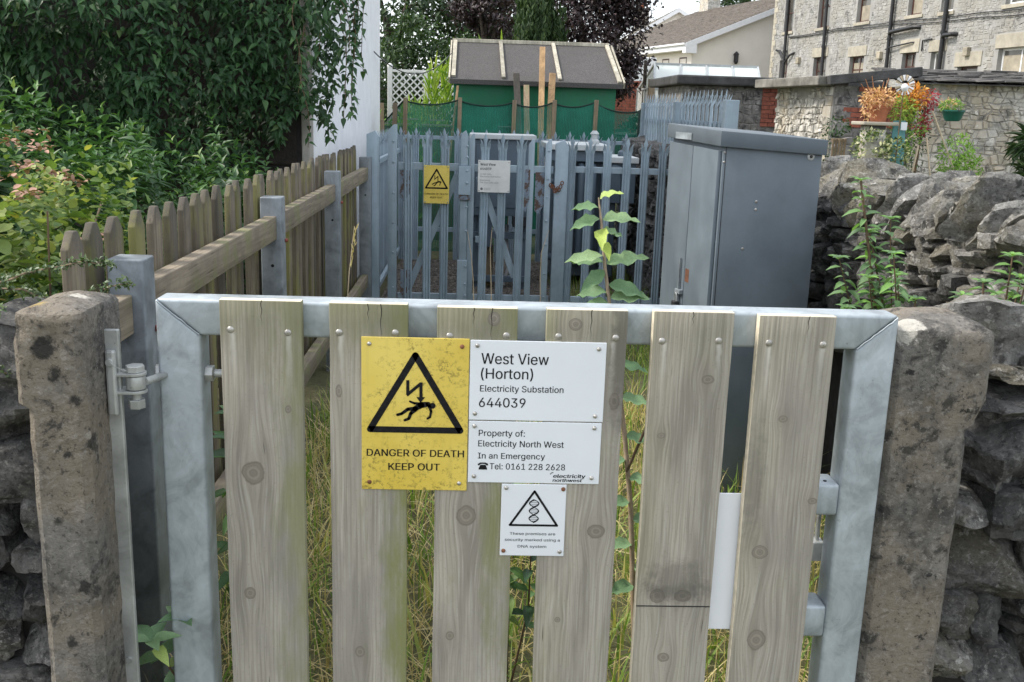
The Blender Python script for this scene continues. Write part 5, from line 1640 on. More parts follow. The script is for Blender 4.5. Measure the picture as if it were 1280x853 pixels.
# trellis panel and old fence beside it
tp = thing('trellis_panel', (-1.2, 18.0, 0.2), 'white diamond trellis panel between the white house and the shed', 'trellis')
MB().box(-1.59, -1.51, 17.97, 18.05, 0, 2.36).build('post', M['white_trellis'], tp, bevel=.006)
MB().lathe([(.045, 0), (.05, .03), (.03, .06), (.001, .07)], (-1.55, 18.01, 2.36), 14).build('post_cap', M['white_trellis'], tp, smooth=50)
MB().box(-0.96, -0.89, 17.97, 18.05, 0, 2.31).build('post', M['white_trellis'], tp, bevel=.006)
MB().box(-0.31, -0.25, 17.97, 18.05, 0, 2.26).build('post', M['white_trellis'], tp, bevel=.006)
MB().box(-1.51, -0.3, 17.975, 18.02, 2.28, 2.325).build('rail', M['white_trellis'], tp, bevel=.004)
MB().box(-1.51, -0.3, 17.975, 18.02, 1.00, 1.045).build('rail', M['white_trellis'], tp, bevel=.004)
def clip_diag(xa, za, sg, X0, X1, Z0, Z1):
    # line z = za + sg*(x-xa)
    pts = []
    for x in (X0, X1):
        z = za + sg * (x - xa)
        if Z0 <= z <= Z1: pts.append((x, z))
    for z in (Z0, Z1):
        x = xa + (z - za) / sg
        if X0 < x < X1: pts.append((x, z))
    return pts[:2] if len(pts) >= 2 else None
for (X0, X1) in ((-1.51, -0.96), (-0.89, -0.31)):
    for sg, yy in ((1, 17.985), (-1, 17.997)):
        c = -3.0
        while c < 4:
            pp = clip_diag(X0, c, sg, X0, X1, 1.045, 2.28)
            if pp and abs(pp[0][0] - pp[1][0]) > .03:
                MB().bar((pp[0][0], yy, pp[0][1]), (pp[1][0], yy, pp[1][1]), .010, .024, (0, 1, 0) if False else (0, 0, 1)).build('lath', M['white_trellis'], tp)
            c += 0.125
of = thing('old_fence', (-1.9, 17.0, 0), 'brown lattice topped fence panel in the gap beside the white house', 'fence')
MB().box(-3.0, -1.62, 17.6, 17.65, 0, 1.75).build('fence_board', M['stake'], of, bevel=.004)
for z in (1.80, 1.97, 2.13):
    MB().box(-3.0, -1.62, 17.6, 17.63, z, z + .03).build('lattice_bar', M['plank_dark'], of)
for x in np.arange(-2.95, -1.6, .17):
    MB().box(x, x + .03, 17.631, 17.65, 1.75, 2.16).build('lattice_bar', M['plank_dark'], of)
# sagging washing line / cable between house and shed
pts = []
for t in np.linspace(0, 1, 24):
    x = -1.2 + (-0.38 + 1.2) * t
    yv = 11.8 + 2.2 * t
    pts.append((x, yv, 2.30 + (2.42 - 2.30) * t - 0.26 * 4 * t * (1 - t)))
MB().tube(pts, .007, 5).build('slack_cable', M['dark_metal'], None, label='dark slack cable hanging between white house and green shed', cat='cable')

# ================================================================== WHITE HOUSE
wh = thing('white_house', (-3.5, 9.8, 0), 'white rendered house on the left whose near end wall is covered in creeper', 'house')
MB().box(-6.5, -1.2, 7.42, 12.55, -0.1, 6.0).build('house_wall', M['render_white'], wh, bevel=.01)
MB().box(-6.5, -1.21, 7.30, 7.4195, -0.1, 5.9).build('end_wall', M['mortar_dark'], wh)
for k in range(14):
    z = 0.0 + k * .42
    MB().box(-1.255 if k % 2 else -1.27, -1.194, 7.285, 7.45, z, z + .412).build('quoin', M['outhouse_mortar'], wh, bevel=.012)
    x = -1.275
    for q in range(3):
        w_ = rnd.uniform(.28, .5)
        MB().box(x - w_, x - .015, 7.27 + rnd.uniform(0, .02), 7.3, z + rnd.uniform(0, .02), z + .40).build('wall_block', M['wall_block'], wh, bevel=.012)
        x -= w_

# ================================================================== MASONRY HELPERS
def frame(o, ux, z=0):
    """local x along ux (to the right as seen from outside), y into the wall"""
    u = Vector((ux[0], ux[1], 0)).normalized()
    v = Vector((-u.y, u.x, 0))
    Mx = Matrix((u, v, Vector((0, 0, 1)))).transposed().to_4x4()
    Mx.translation = Vector((o[0], o[1], z))
    return Mx

def wall_grid(mb, x0, x1, z0, z1, y0, y1, ops):
    xs = sorted({x0, x1} | {min(max(v, x0), x1) for o in ops for v in o[:2]})
    zs = sorted({z0, z1} | {min(max(v, z0), z1) for o in ops for v in o[2:4]})
    for i in range(len(xs) - 1):
        j = 0
        while j < len(zs) - 1:
            cx, cz = (xs[i] + xs[i + 1]) / 2, (zs[j] + zs[j + 1]) / 2
            if any(o[0] < cx < o[1] and o[2] < cz < o[3] for o in ops):
                j += 1
                continue
            k = j
            while k + 1 < len(zs) - 1:
                c2 = (zs[k + 1] + zs[k + 2]) / 2
                if any(o[0] < cx < o[1] and o[2] < c2 < o[3] for o in ops):
                    break
                k += 1
            mb.box(xs[i], xs[i + 1], y0, y1, zs[j], zs[k + 1])
            j = k + 1

def stones(mb, x0, x1, z0, z1, rh, rl, ops, prot=(0.012, 0.03), gap=0.014, slope=0.0, jit=0.3):
    """random rubble: wavy courses, leaning joints, some stones split in two, faces pitched out by different amounts"""
    sd = rnd.uniform(0, 99)
    bounds = [z0]
    while bounds[-1] < z1:
        bounds.append(bounds[-1] + rnd.uniform(*rh))
    hm = (rh[0] + rh[1]) / 2
    def zb(k, x):
        if k == 0:
            return z0
        return bounds[k] + hm * 0.55 * mnoise.noise(Vector((x / (rl[1] * 1.3), k * 3.7, sd)))
    def put(q, g):
        mx_ = sum(p[0] for p in q) / len(q); mz_ = sum(p[1] for p in q) / len(q)
        a, b = min(p[0] for p in q), max(p[0] for p in q)
        c, d = min(p[1] for p in q), max(p[1] for p in q)
        if b - a < .03 or d - c < .02 or d > z1 + .03 or any(a < o[1] and b > o[0] and c < o[3] and d > o[2] for o in ops):
            return
        k = len(q)
        e0 = 1 - g / max(.05, min(b - a, d - c))
        e1 = e0 * rnd.uniform(.74, .86)
        p_ = rnd.uniform(*prot)
        tx, tz = rnd.uniform(-.5, .5) * p_, rnd.uniform(-.5, .5) * p_
        vs = [(mx_ + (X - mx_) * e0, .004, mz_ + (Z - mz_) * e0) for X, Z in q]
        vs += [(mx_ + (X - mx_) * e1, -p_ + tx * (X - mx_) / (b - a) * 2 + tz * (Z - mz_) / (d - c) * 2, mz_ + (Z - mz_) * e1) for X, Z in q]
        mb.add(vs, [tuple(range(k, 2 * k))] + [(i, (i + 1) % k, k + (i + 1) % k, k + i) for i in range(k)])
    for r_ in range(len(bounds) - 1):
        x = x0
        lean = 0
        while x < x1 - .02:
            L = rnd.uniform(*rl)
            nx_ = min(x + L, x1)
            l2 = rnd.uniform(-1, 1) * hm * jit * .5
            xm = (x + nx_) / 2 + rnd.uniform(-.2, .2) * L
            q = [(x - lean, zb(r_, x)), (xm, zb(r_, xm) + rnd.uniform(-.08, .08) * hm), (nx_ - l2, zb(r_, nx_)), (nx_ + l2, zb(r_ + 1, nx_)), (xm, zb(r_ + 1, xm) + rnd.uniform(-.08, .14) * hm), (x + lean, zb(r_ + 1, x))]
            g = gap * rnd.uniform(.6, 1.4)
            if rnd.random() < .16 and L > rl[0] * 1.3:
                za, zc = rnd.uniform(.4, .6), rnd.uniform(.4, .6)
                A = (q[0][0] + (q[5][0] - q[0][0]) * za, q[0][1] + (q[5][1] - q[0][1]) * za)
                B = (q[2][0] + (q[3][0] - q[2][0]) * zc, q[2][1] + (q[3][1] - q[2][1]) * zc)
                put([q[0], q[1], q[2], B, A], g); put([A, B, q[3], q[4], q[5]], g)
            else:
                put(q, g)
            lean = l2
            x = nx_

def add_window(root, Mx, x0, x1, z0, z1, dep, fmat, bars=(), sash=True, blind=0.0, lintel=None, sill=None, lmat='sandstone'):
    fw = 0.075
    f = MB()
    f.box(x0, x0 + fw, dep, dep + .07, z0, z1); f.box(x1 - fw, x1, dep, dep + .07, z0, z1)
    f.box(x0 + fw, x1 - fw, dep, dep + .07, z0, z0 + fw); f.box(x0 + fw, x1 - fw, dep, dep + .07, z1 - fw, z1)
    for bx in bars:
        xx = x0 + (x1 - x0) * bx
        f.box(xx - .03, xx + .03, dep + .003, dep + .067, z0 + fw, z1 - fw)
    if sash:
        zz = z0 + (z1 - z0) * .5
        f.box(x0 + fw, x1 - fw, dep + .006, dep + .064, zz - .025, zz + .025)
    w = f.build('window', M[fmat], root, Mx=Mx)
    MB().box(x0 + fw, x1 - fw, dep + .03, dep + .036, z0 + fw, z1 - fw).build('pane', M['pane'], w, Mx=Mx)
    if blind:
        MB().box(x0 + fw, x1 - fw, dep + .022, dep + .029, z0 + fw, z0 + fw + (z1 - z0 - 2 * fw) * blind).build('blind', M['blind'], w, Mx=Mx)
    if sill:
        MB().box(x0 - .12, x1 + .12, -sill, dep + .02, z0 - .13, z0 - .002).build('sill', M[lmat], w, bevel=.01, Mx=Mx)
    if lintel:
        MB().box(x0 - .18, x1 + .18, -.035, .1, z1 + .003, z1 + lintel).build('lintel', M[lmat], w, bevel=.008, Mx=Mx)
    return w

# ================================================================== TERRACED HOUSE
th = thing('terraced_house', (17.7, 33, 0), 'long grey stone terraced house with black drainpipes behind the garden walls', 'house')
UV = Vector((-0.13448, 0.99092))
FMX = frame((17.7, 33.0), (-UV.x, -UV.y))      # local x = -s
def S(s0, s1): return (-s1, -s0)
wins = []
def W(s0, s1, z0, z1, **k):
    wins.append((*S(s0, s1), z0, z1, k))
W(17.74, 18.75, 5.90, 7.7, fmat='frame_brown', sill=.06, bars=())
W(13.95, 15.10, 5.83, 7.7, fmat='frame_brown', sill=.06, bars=())
W(10.34, 11.45, 5.80, 7.7, fmat='frame_brown', sill=.06, blind=.35)
W(6.39, 7.40, 5.76, 7.7, fmat='frame_brown', sill=.06, blind=.9)
W(4.37, 5.15, 5.70, 7.7, fmat='frame_white', sill=.06, sash=False)
W(-0.6, 1.40, 5.62, 7.7, fmat='frame_white', sill=.06, bars=(.5,), sash=False)
W(17.95, 18.85, 3.3, 4.55, fmat='frame_brown', bars=(.5,))
W(13.90, 15.10, 3.3, 4.52, fmat='frame_brown', lintel=.42, bars=(.5,))
W(10.42, 11.65, 3.3, 4.40, fmat='frame_brown', lintel=.42, bars=(.5,), blind=.8)
W(6.45, 7.42, 3.3, 4.35, fmat='frame_brown', lintel=.5, bars=(.5,))
W(4.62, 5.42, 3.3, 4.30, fmat='frame_white', lintel=.42, sash=False)
W(-0.6, 1.42, 3.3, 4.22, fmat='frame_white', lintel=.46, bars=(.5,), sash=False, blind=.8)
W(2.45, 3.65, 1.8, 3.70, fmat='frame_brown', lintel=.5, sash=False)
ops = [(w[0], w[1], w[2], w[3]) for w in wins]
X0, X1 = S(-14, 20.0)
mb = MB(); wall_grid(mb, X0, X1, 0, 9.2, 0, .45, ops)
mb.build('house_wall', M['terrace_mortar'], th, Mx=FMX)
MB().box(X0, X1, .45, 7.5, 0, 9.2).build('house_core', M['terrace_mortar'], th, Mx=FMX)
sops = [(w[0] - (.20 if w[4].get('lintel') else .02), w[1] + (.20 if w[4].get('lintel') else .02), w[2] - (.15 if w[4].get('sill') else 0), w[3] + (w[4].get('lintel') or 0) + .01) for w in wins]
mb = MB(); stones(mb, *S(-9.0, 20.0), 2.4, 8.2, (.10, .17), (.11, .32), sops, (.005, .019), .010)
mb.build('stonework', M['terrace_stone'], th, kind='stuff', Mx=FMX)
for w in wins:
    k = dict(w[4])
    add_window(th, FMX, w[0], w[1], w[2], w[3], .17, k.pop('fmat'), **k)
MB().box(*S(-14, 20.3), -.35, 7.8, 9.2, 9.4).build('eaves', M['frame_white'], th, Mx=FMX)
rm = MB().add([(X0, -.4, 9.3), (X1 + .2, -.4, 9.3), (X1 + .2, 3.7, 12.3), (X0, 3.7, 12.3), (X0, 7.9, 9.3), (X1 + .2, 7.9, 9.3)], [(0, 1, 2, 3), (3, 2, 5, 4)])
rm.build('roof', M['roof_slate'], th, Mx=FMX)
# end return wall (warm sandstone quoins)
for k in range(22):
    z = 2.6 + k * .27
    MB().box(-20.0 - .004, -19.75 if k % 2 else -19.58, -.03, .2, z, z + .262).build('quoin', M['sandstone'], th, bevel=.012, Mx=FMX)
def pipe(s, zl, zh, r=.065, out=.14, wob=0.0):
    o = MB().cyl((-s, -out, zl), (-s - wob, -out, zh), r, n=10).build('drain_pipe', M['pipe'], th, smooth=40, Mx=FMX)
    for zz in np.arange(zl + .6, zh, 1.8):
        MB().cyl((-s - wob * (zz - zl) / (zh - zl), -out, zz), (-s - wob * (zz - zl) / (zh - zl), -out, zz + .1), r * 1.3, n=10).build('pipe_collar', M['pipe'], o, Mx=FMX)
pipe(18.02, 2.5, 9.2, .075, wob=.2)
pipe(13.86, 2.5, 9.2, .075, wob=.3)
pipe(8.28, 2.5, 9.2, .075, wob=.1)
pipe(4.58, 2.5, 9.2, .085)
def bpipe(pts, r=.06):
    MB().tube([(-s, -o, z) for s, o, z in pts], r, 8).build('branch_pipe', M['pipe'], th, smooth=50, Mx=FMX)
bpipe([(8.32, .14, 5.15), (8.1, .2, 5.2), (6.5, .2, 5.27), (6.35, .0, 5.27)], .085)
bpipe([(4.58, .14, 4.78), (4.4, .2, 4.84), (3.95, .2, 4.84), (3.9, .0, 4.84)], .08)
bpipe([(8.5, .14, 4.55), (8.3, .16, 4.60), (6.7, .1, 4.72), (6.6, 0, 4.72)], .03)
bpipe([(6.0, .06, 4.35), (6.0, .06, 4.75), (5.4, .06, 4.77)], .03)
bpipe([(18.9, .02, 5.0), (18.6, .12, 4.85), (18.02, .14, 4.35)], .06)
bpipe([(17.2, .02, 4.85), (17.5, .12, 4.75), (18.02, .14, 4.4)], .05)
bpipe([(19.2, .1, 5.05), (18.7, .12, 5.0), (18.02, .14, 4.55)], .05)
for (z0, z1) in ((5.58, 5.33), (5.62, 5.52)):
    pts = []
    for t in np.linspace(0, 1, 40):
        pts.append((17.9 - 19.4 * t, .06, z0 + (z1 - z0) * t - .05 * abs(math.sin(t * 12)) + .08 * math.sin(t * 5)))
    MB().tube([(-s, -o, z) for s, o, z in pts], .018, 5).build('wall_cable', M['pipe'], th, Mx=FMX)
for (s, z) in ((9.05, 4.2), (3.1, 4.05), (16.6, 4.3)):
    MB().box(-s - .14, -s + .14, -.16, 0.0, z, z + .30).build('vent_box', M['blind'], th, bevel=.02, Mx=FMX)

# ================================================================== OUTHOUSES
oa = thing('stone_outhouse', (5.3, 15, 0), 'pale stone outhouse with a thick dark coping slab and a red brick panel', 'outhouse')
FA = frame((5.0, 17.0), (0.25, -2.0))
mb = MB(); mb.box(0, 2.012, 0, .3, 0, 2.19); mb.build('side_wall', M['outhouse_mortar'], oa, Mx=FA)
mb = MB(); stones(mb, .02, 1.78, .7, 2.18, (.07, .13), (.05, .15), [(.9, 1.25, 2.08, 2.2)], (.012, .035), .012)
mb.build('stonework', M['outhouse_stone'], oa, kind='stuff', Mx=FA)
MB().box(.15, .5, -.02, .05, 2.11, 2.182).build('quoin', M['sandstone'], oa, bevel=.006, Mx=FA)
for k, (z0, z1) in enumerate([(1.0, 1.22), (1.225, 1.50), (1.505, 1.62), (1.625, 1.9), (1.905, 2.05), (2.055, 2.185)]):
    MB().box(1.80 - (.06 if k % 2 else 0), 2.0, -.025, .12, z0, z1).build('quoin', M['sandstone' if k < 2 else 'outhouse_stone'], oa, bevel=.008, Mx=FA)
FB = frame((5.255, 15.0), (1.0, -0.10))
MB().box(0, 1.30, 0, .3, 0, 2.20).build('front_wall', M['outhouse_grey'], oa, Mx=FB)
mb = MB(); stones(mb, .012, .35, .8, 2.2, (.14, .22), (.14, .32), [], (.008, .02), .01)
mb.build('stonework', M['outhouse_grey'], oa, kind='stuff', Mx=FB)
z = 1.60
r_ = 0
while z < 2.16:
    x = 0.36 - (.11 if r_ % 2 else 0) + (0.10 if z > 1.85 else -0.10)
    while x < 1.2:
        MB().box(x + .004, x + .213, -.018, .01, z + .004, z + .068).build('brick', M['brick'], oa, Mx=FB)
        x += .217
    z += .074
    r_ += 1
def slab(root, p0, p1, w, t, mat, name='coping_slab'):
    return MB().bar(p0, p1, w, t, (0, 0, 1)).build(name, M[mat], root, bevel=.012)
slab(oa, (4.86, 17.1, 2.25), (5.235, 15.02, 2.262), .50, .135, 'coping_mid')
slab(oa, (5.12, 14.98, 2.265), (6.40, 14.82, 2.42), .42, .135, 'coping')
ob = thing('stone_outhouse', (4.4, 18, 0), 'dark streaked outhouse with flat black roof slab left of the pale one', 'outhouse')
MB().box(3.60, 5.6, 18.0, 20.5, 0, 2.22).build('outhouse_wall', M['outhouse_grey'], ob, bevel=.01)
mb = MB(); stones(mb, 3.62, 5.0, .8, 2.20, (.10, .17), (.10, .26), [], (.006, .02), .012)
mb.build('stonework', M['outhouse_grey'], ob, kind='stuff', Mx=Matrix.Translation((0, 18.0, 0)))
MB().box(3.44, 7.1, 17.80, 20.7, 2.225, 2.39).build('roof_slab', M['coping'], ob, bevel=.03)
z = 1.55
r_ = 0
while z < 2.2:
    MB().box(5.02, 5.02 + (.215 if r_ % 2 else .13), 17.975, 18.0, z, z + .065).build('brick', M['brick'], ob)
    MB().box(5.02 + (.225 if r_ % 2 else .14), 5.29, 17.975, 18.0, z, z + .065).build('brick', M['brick'], ob)
    z += .074
    r_ += 1
oc = thing('stone_outhouse', (7.6, 14.6, 0), 'rubble stone outhouse at the right with a ragged slate roof', 'outhouse')
FC = frame((6.40, 14.75), (1.0, -0.12))
MB().box(0, 3.2, 0, .4, 0, 2.28).build('outhouse_wall', M['outhouse_mortar'], oc, Mx=FC)
mb = MB(); stones(mb, .0, 3.1, .5, 2.27, (.07, .14), (.06, .18), [], (.008, .026), .006, jit=.7)
mb.build('stonework', M['outhouse_stone'], oc, kind='stuff', Mx=FC)
SLP = Matrix.Translation((0, -.22, 2.255)) @ Matrix.Rotation(math.atan(.15), 4, 'X')
MB().box(-.30, 3.2, .02, 1.7, -.012, .0).build('roof_deck', M['slate'], oc, Mx=FC @ SLP)
for row in range(6):
    x = -.35
    while x < 3.2:
        L = rnd.uniform(.18, .46)
        yb = row * .26 + rnd.uniform(-.06, .04)
        tk_ = rnd.uniform(.018, .034)
        SM = FC @ SLP @ Matrix.Translation((x, yb, .004 + rnd.uniform(0, .006))) @ Matrix.Rotation(-.085, 4, 'X') @ Matrix.Rotation(rnd.uniform(-.04, .04), 4, 'Z')
        MB().add([(0, rnd.uniform(-.02, .02), .03), (L - .012, rnd.uniform(-.02, .02), .03), (L - .012, .36, .03), (0, .36, .03), (.01, .01, .03 + tk_), (L - .02, .0, .03 + tk_), (L - .012, .36, .03 + tk_), (0, .36, .03 + tk_)],
                 [(0, 3, 2, 1), (4, 5, 6, 7), (0, 1, 5, 4), (1, 2, 6, 5), (2, 3, 7, 6), (3, 0, 4, 7)]).build('slate', M['slate'], oc, Mx=SM)
        x += L

# ================================================================== BUNGALOW AND FAR HOUSE
def gable_house(name, label, O, e1, zeave, zridge, half, length, tile, wall, chim=None, rows=26, back=None):
    root = thing(name, (O[0], O[1], gz(O[0], O[1])), label, 'house')
    F = frame(O, e1)            # x to the right along the gable, y to the back
    ov = .55
    zw = zeave + (zridge - zeave) * (ov / half) - .12
    gw = MB().prism_xz([(ov, 0), (2 * half - ov, 0), (2 * half - ov, zw), (half, zridge - .2), (ov, zw)], .35, length)
    gw.build('house_wall', M[wall], root, Mx=F)
    # roof: courses of lapped tiles on the visible slope
    sl = (zridge - zeave) / half
    tl = MB()
    dx = half / rows
    y = 0.0
    for r_ in range(rows):
        x0 = r_ * dx - .04
        y = -.0 - (.17 if r_ % 2 else 0)
        while y < length:
            a, b = max(0, y + .006), min(length, y + .335)
            if b > a:
                za = zeave + sl * x0
                zb = zeave + sl * (x0 + dx * 1.15)
                t = rnd.uniform(.035, .055)
                vs = [(x0, a, za), (x0, b, za), (x0 + dx * 1.15, b, zb), (x0 + dx * 1.15, a, zb), (x0, a, za + t), (x0, b, za + t), (x0 + dx * 1.15, b, zb + .006), (x0 + dx * 1.15, a, zb + .006)]
                tl.add(vs, [(0, 3, 2, 1), (4, 5, 6, 7), (0, 1, 5, 4), (1, 2, 6, 5), (2, 3, 7, 6), (3, 0, 4, 7)])
            y += .34
    tl.build('roof_tiles', M[tile], root, kind='stuff', Mx=F)
    MB().add([(half, 0, zridge), (half, length, zridge), (2 * half, length, zeave), (2 * half, 0, zeave)], [(0, 1, 2, 3)]).build('roof_back', M[tile], root, Mx=F)
    # barge boards, fascia, gutter
    for s_ in (1, -1):
        cx = lambda x: x if s_ == 1 else 2 * half - x
        MB().prism_xz([(cx(-.02), zeave - .30), (cx(half), zridge - .30), (cx(half), zridge + .0), (cx(-.02), zeave + .0)], -.05, -.01).build('barge_board', M['fascia'], root, Mx=F)
    MB().prism_xz([(-.02, zeave - .52), (.62, zeave - .52), (.62, zeave + .0), (-.02, zeave - .28)], -.045, .34).build('eaves_box', M['fascia'], root, Mx=F)
    MB().box(-.03, .0, .0, length, zeave - .36, zeave - .06).build('fascia_board', M['fascia'], root, Mx=F)
    MB().box(.0, .54, .345, length, zeave - .36, zeave - .33).build('soffit', M['fascia'], root, Mx=F)
    MB().tube([(-.09, 0, zeave - .07), (-.09, length, zeave - .07)], .06, 8).build('gutter', M['fascia'], root, Mx=F)
    if chim:
        cx_, cy_, cz0, cz1, w = chim
        c = MB().box(cx_ - w, cx_ + w, cy_ - w * 1.4, cy_ + w * 1.4, cz0, cz1).build('chimney', M['outhouse_stone'], root, bevel=.02, Mx=F)
        MB().box(cx_ - w - .06, cx_ + w + .06, cy_ - w * 1.4 - .06, cy_ + w * 1.4 + .06, cz1, cz1 + .12).build('chimney_cap', M['outhouse_stone'], c, bevel=.02, Mx=F)
        for dy in (-.28, .28):
            MB().lathe([(.14, 0), (.12, .35), (.15, .4), (.13, .42)], (cx_, cy_ + dy, cz1 + .12), 10).build('chimney_pot', M['terracotta'], c, smooth=40, Mx=F)
    return root, F
bh, BF = gable_house('bungalow', 'cream rendered bungalow with brown tiled roof and white barge boards beyond the outhouses', (10.80, 54.0), (.97, .25), 5.42, 8.62, 8.0, 15.0, 'roof_tile', 'render_cream',
                     chim=(8.1, 13.6, 7.8, 10.4, .45))
BSIDE = frame((10.80 - .25 * 12 + .55 * .97, 54 + .97 * 12 + .55 * .25), (.25, -.97))
for xx in (8.0, 10.2):
    add_window(bh, BSIDE, xx, xx + .9, 3.75, 4.75, -.01, 'frame_brown', sash=False)
lm = MB().lathe([(.05, 0), (.13, .12), (.13, .5), (.16, .52), (.03, .66)], (3.05, .12, 4.45), 8).build('wall_lamp', M['pipe'], bh, Mx=BF)
MB().box(3.0, 3.1, .12, .36, 4.9, 5.0).build('lamp_bracket', M['pipe'], lm, Mx=BF)
gable_house('far_house', 'farther house gable with pale slate roof showing above the bungalow roof', (11.0, 75.0), (1, 0.0), 7.25, 9.25, 3.35, 14.0, 'roof_slate', 'render_cream', chim=(2.6, 12.5, 7.6, 10.2, .5), rows=14)
MB().cyl((13.1, 86.0, 2), (13.1, 86.0, 13.5), .12, .09, 8).build('telegraph_pole', M['bark'], None, label='thin telegraph pole beside the far chimney', cat='pole')

# greenhouse
gh = thing('greenhouse', (4.9, 24, .3), 'aluminium greenhouse with whitish glass roof behind the dark outhouse', 'greenhouse')
gx0, gx1, gy0, gy1, ge, gr_ = 3.95, 6.4, 23.0, 26.0, 2.28, 2.86
def gbar(a, b, r=.022): MB().bar(a, b, r * 2, r * 2).build('glazing_bar', M['alu'], gh)
xm = 4.35
for x in np.linspace(gx0, gx1, 5):
    gbar((x, gy0, .3), (x, gy0, ge)); gbar((x, gy0, ge), (x + .18, 24.2, gr_))
gbar((gx0, gy0, ge), (gx1, gy0, ge), .03); gbar((gx0 + .18, 24.2, gr_), (gx1 + .18, 24.2, gr_), .03)
gbar((gx0, gy0, 2.28), (gx0 + .0, 25.4, 2.28)); gbar((gx0 + .18, 24.2, gr_), (gx0, 25.4, 2.28)); gbar((gx0, 25.4, .3), (gx0, 25.4, 2.28)); gbar((gx0, 24.2, .3), (gx0, 24.2, 2.28))
for i in range(4):
    a, b = np.linspace(gx0, gx1, 5)[i:i + 2]
    MB().add([(a + .02, gy0 + .004, ge + .01), (b - .02, gy0 + .004, ge + .01), (b + .16, 24.2, gr_ - .01), (a + .20, 24.2, gr_ - .01), (a + .02, gy0 + .004, ge + .006), (b - .02, gy0 + .004, ge + .006), (b + .16, 24.2, gr_ - .014), (a + .20, 24.2, gr_ - .014)], [(0, 1, 2, 3), (7, 6, 5, 4)]).build('pane', M['gh_glass'], gh)
    MB().box(a + .02, b - .02, gy0 + .002, gy0 + .006, .35, ge - .03).build('pane', M['gh_glass'], gh)
MB().box(gx0 - .002, gx0 + .002, gy0 + .05, 25.35, .35, 2.25).build('pane', M['gh_glass'], gh)
MB().add([(gx0 + .18, 24.22, gr_ - .01), (gx1 + .18, 24.22, gr_ - .01), (gx1, 25.4, ge), (gx0, 25.4, ge)], [(0, 1, 2, 3)]).build('pane', M['gh_glass'], gh)

# red brick wall and posts by the purple tree
bw = thing('brick_wall', (3.9, 27, .3), 'red brick wall end showing below the purple tree', 'wall')
MB().box(3.05, 4.3, 27.0, 27.3, 0, 2.55).build('wall_core', M['brick_mortar'], bw)
bm_ = MB()
z = 1.2
r_ = 0
while z < 2.5:
    x = 3.0 - (.11 if r_ % 2 else 0)
    while x < 4.25:
        bm_.box(max(x, 3.05) + .004, min(x + .213, 4.3), 26.98, 27.0, z, z + .064)
        x += .225
    z += .075
    r_ += 1
bm_.build('bricks', M['brick'], bw, kind='stuff')
MB().box(3.93, 4.01, 24.5, 24.58, 0, 2.95).build('timber_post', M['bark'], None, bevel=.01, label='tall dark timber post at the left edge of the greenhouse', cat='post')
MB().box(3.72, 3.86, 22.4, 22.5, 0, 2.45).build('timber_post', M['stake'], None, bevel=.01, label='shorter brown timber post in front of the red brick wall', cat='post')
MB().box(5.9, 6.9, 40.0, 46.0, 0, 3.85).build('pale_house', M['render_white'], None, bevel=.03, label='white house end glimpsed between the purple tree and greenhouse', cat='house')

# ================================================================== VEGETATION
def fbm(x, y, z, s=1.0):
    return mnoise.fractal(Vector((x * s, y * s, z * s)), 1.0, 2.0, 4)

# ---- creeper on the house end wall
cr = thing('creeper', (-2.5, 7.2, 0), 'dense dark green creeper cascading over the near end wall of the white house', 'climbing plant')
def creeper_y(x, z):
    edge = min(1, max(0, (-1.05 - x) / 0.35))
    return 7.22 - (0.95 * edge * (0.75 + 0.25 * math.sin(x * 2.1 + 1)) + 0.36 * mnoise.noise(Vector((x * 1.7, z * 2.0, 0))) + 0.20 * mnoise.noise(Vector((x * 4.2, z * 4.6, 4)))) * (0.45 + 0.55 * min(1, max(0, (z - 1.05) / 0.7)))
N = 31000
X = rands(N, -5.2, -1.02); Z = rands(N, 1.0, 3.4)
lim = np.array([1.15 + 0.55 * max(0, 1 - abs(x + 1.22) / .42) + .14 * mnoise.noise(Vector((x * 4, 0, 7))) for x in X])
keep = Z > lim
X, Z = X[keep], Z[keep]
N = len(X)
Yb = np.array([creeper_y(x, z) for x, z in zip(X, Z)])
hole = np.array([mnoise.noise(Vector((x * 3.1, z * 3.1, 20))) for x, z in zip(X, Z)])
depth = np.abs(nrs.normal(0, .10, N)) + np.clip(hole - .12, 0, 1) * 1.4
Yv = Yb + depth
D = np.stack([nrs.normal(0, .65, N), -0.55 + nrs.normal(0, .3, N), -0.5 + nrs.normal(0, .4, N)], 1)
Nn = np.stack([nrs.normal(0, .45, N), -0.45 + nrs.normal(0, .25, N), 0.85 + nrs.normal(0, .25, N)], 1)
cloud('leaves', M['creeper'], np.stack([X, Yv, Z], 1), D, Nn, rands(N, .042, .080), rands(N, .022, .040), TCR, np.clip(nrs.normal(.45, .25, N) , 0, 1), cr, kind='stuff')
CL = leaf_variants('leaf', M['creeper'], leaf_tmpl(5, .15, .3, 'point'), .52)
for k in range(300):
    x = rnd.uniform(-3.05, -1.06); z = rnd.uniform(1.60, 2.42)
    y = creeper_y(x, z) - rnd.uniform(.0, .05)
    place_leaf(CL, cr, (x, y, z), (rnd.gauss(0, .6), -.55 + rnd.gauss(0, .25), -.5 + rnd.gauss(0, .3)), (rnd.gauss(0, .35), -.45, .85), rnd.uniform(.058, .086))
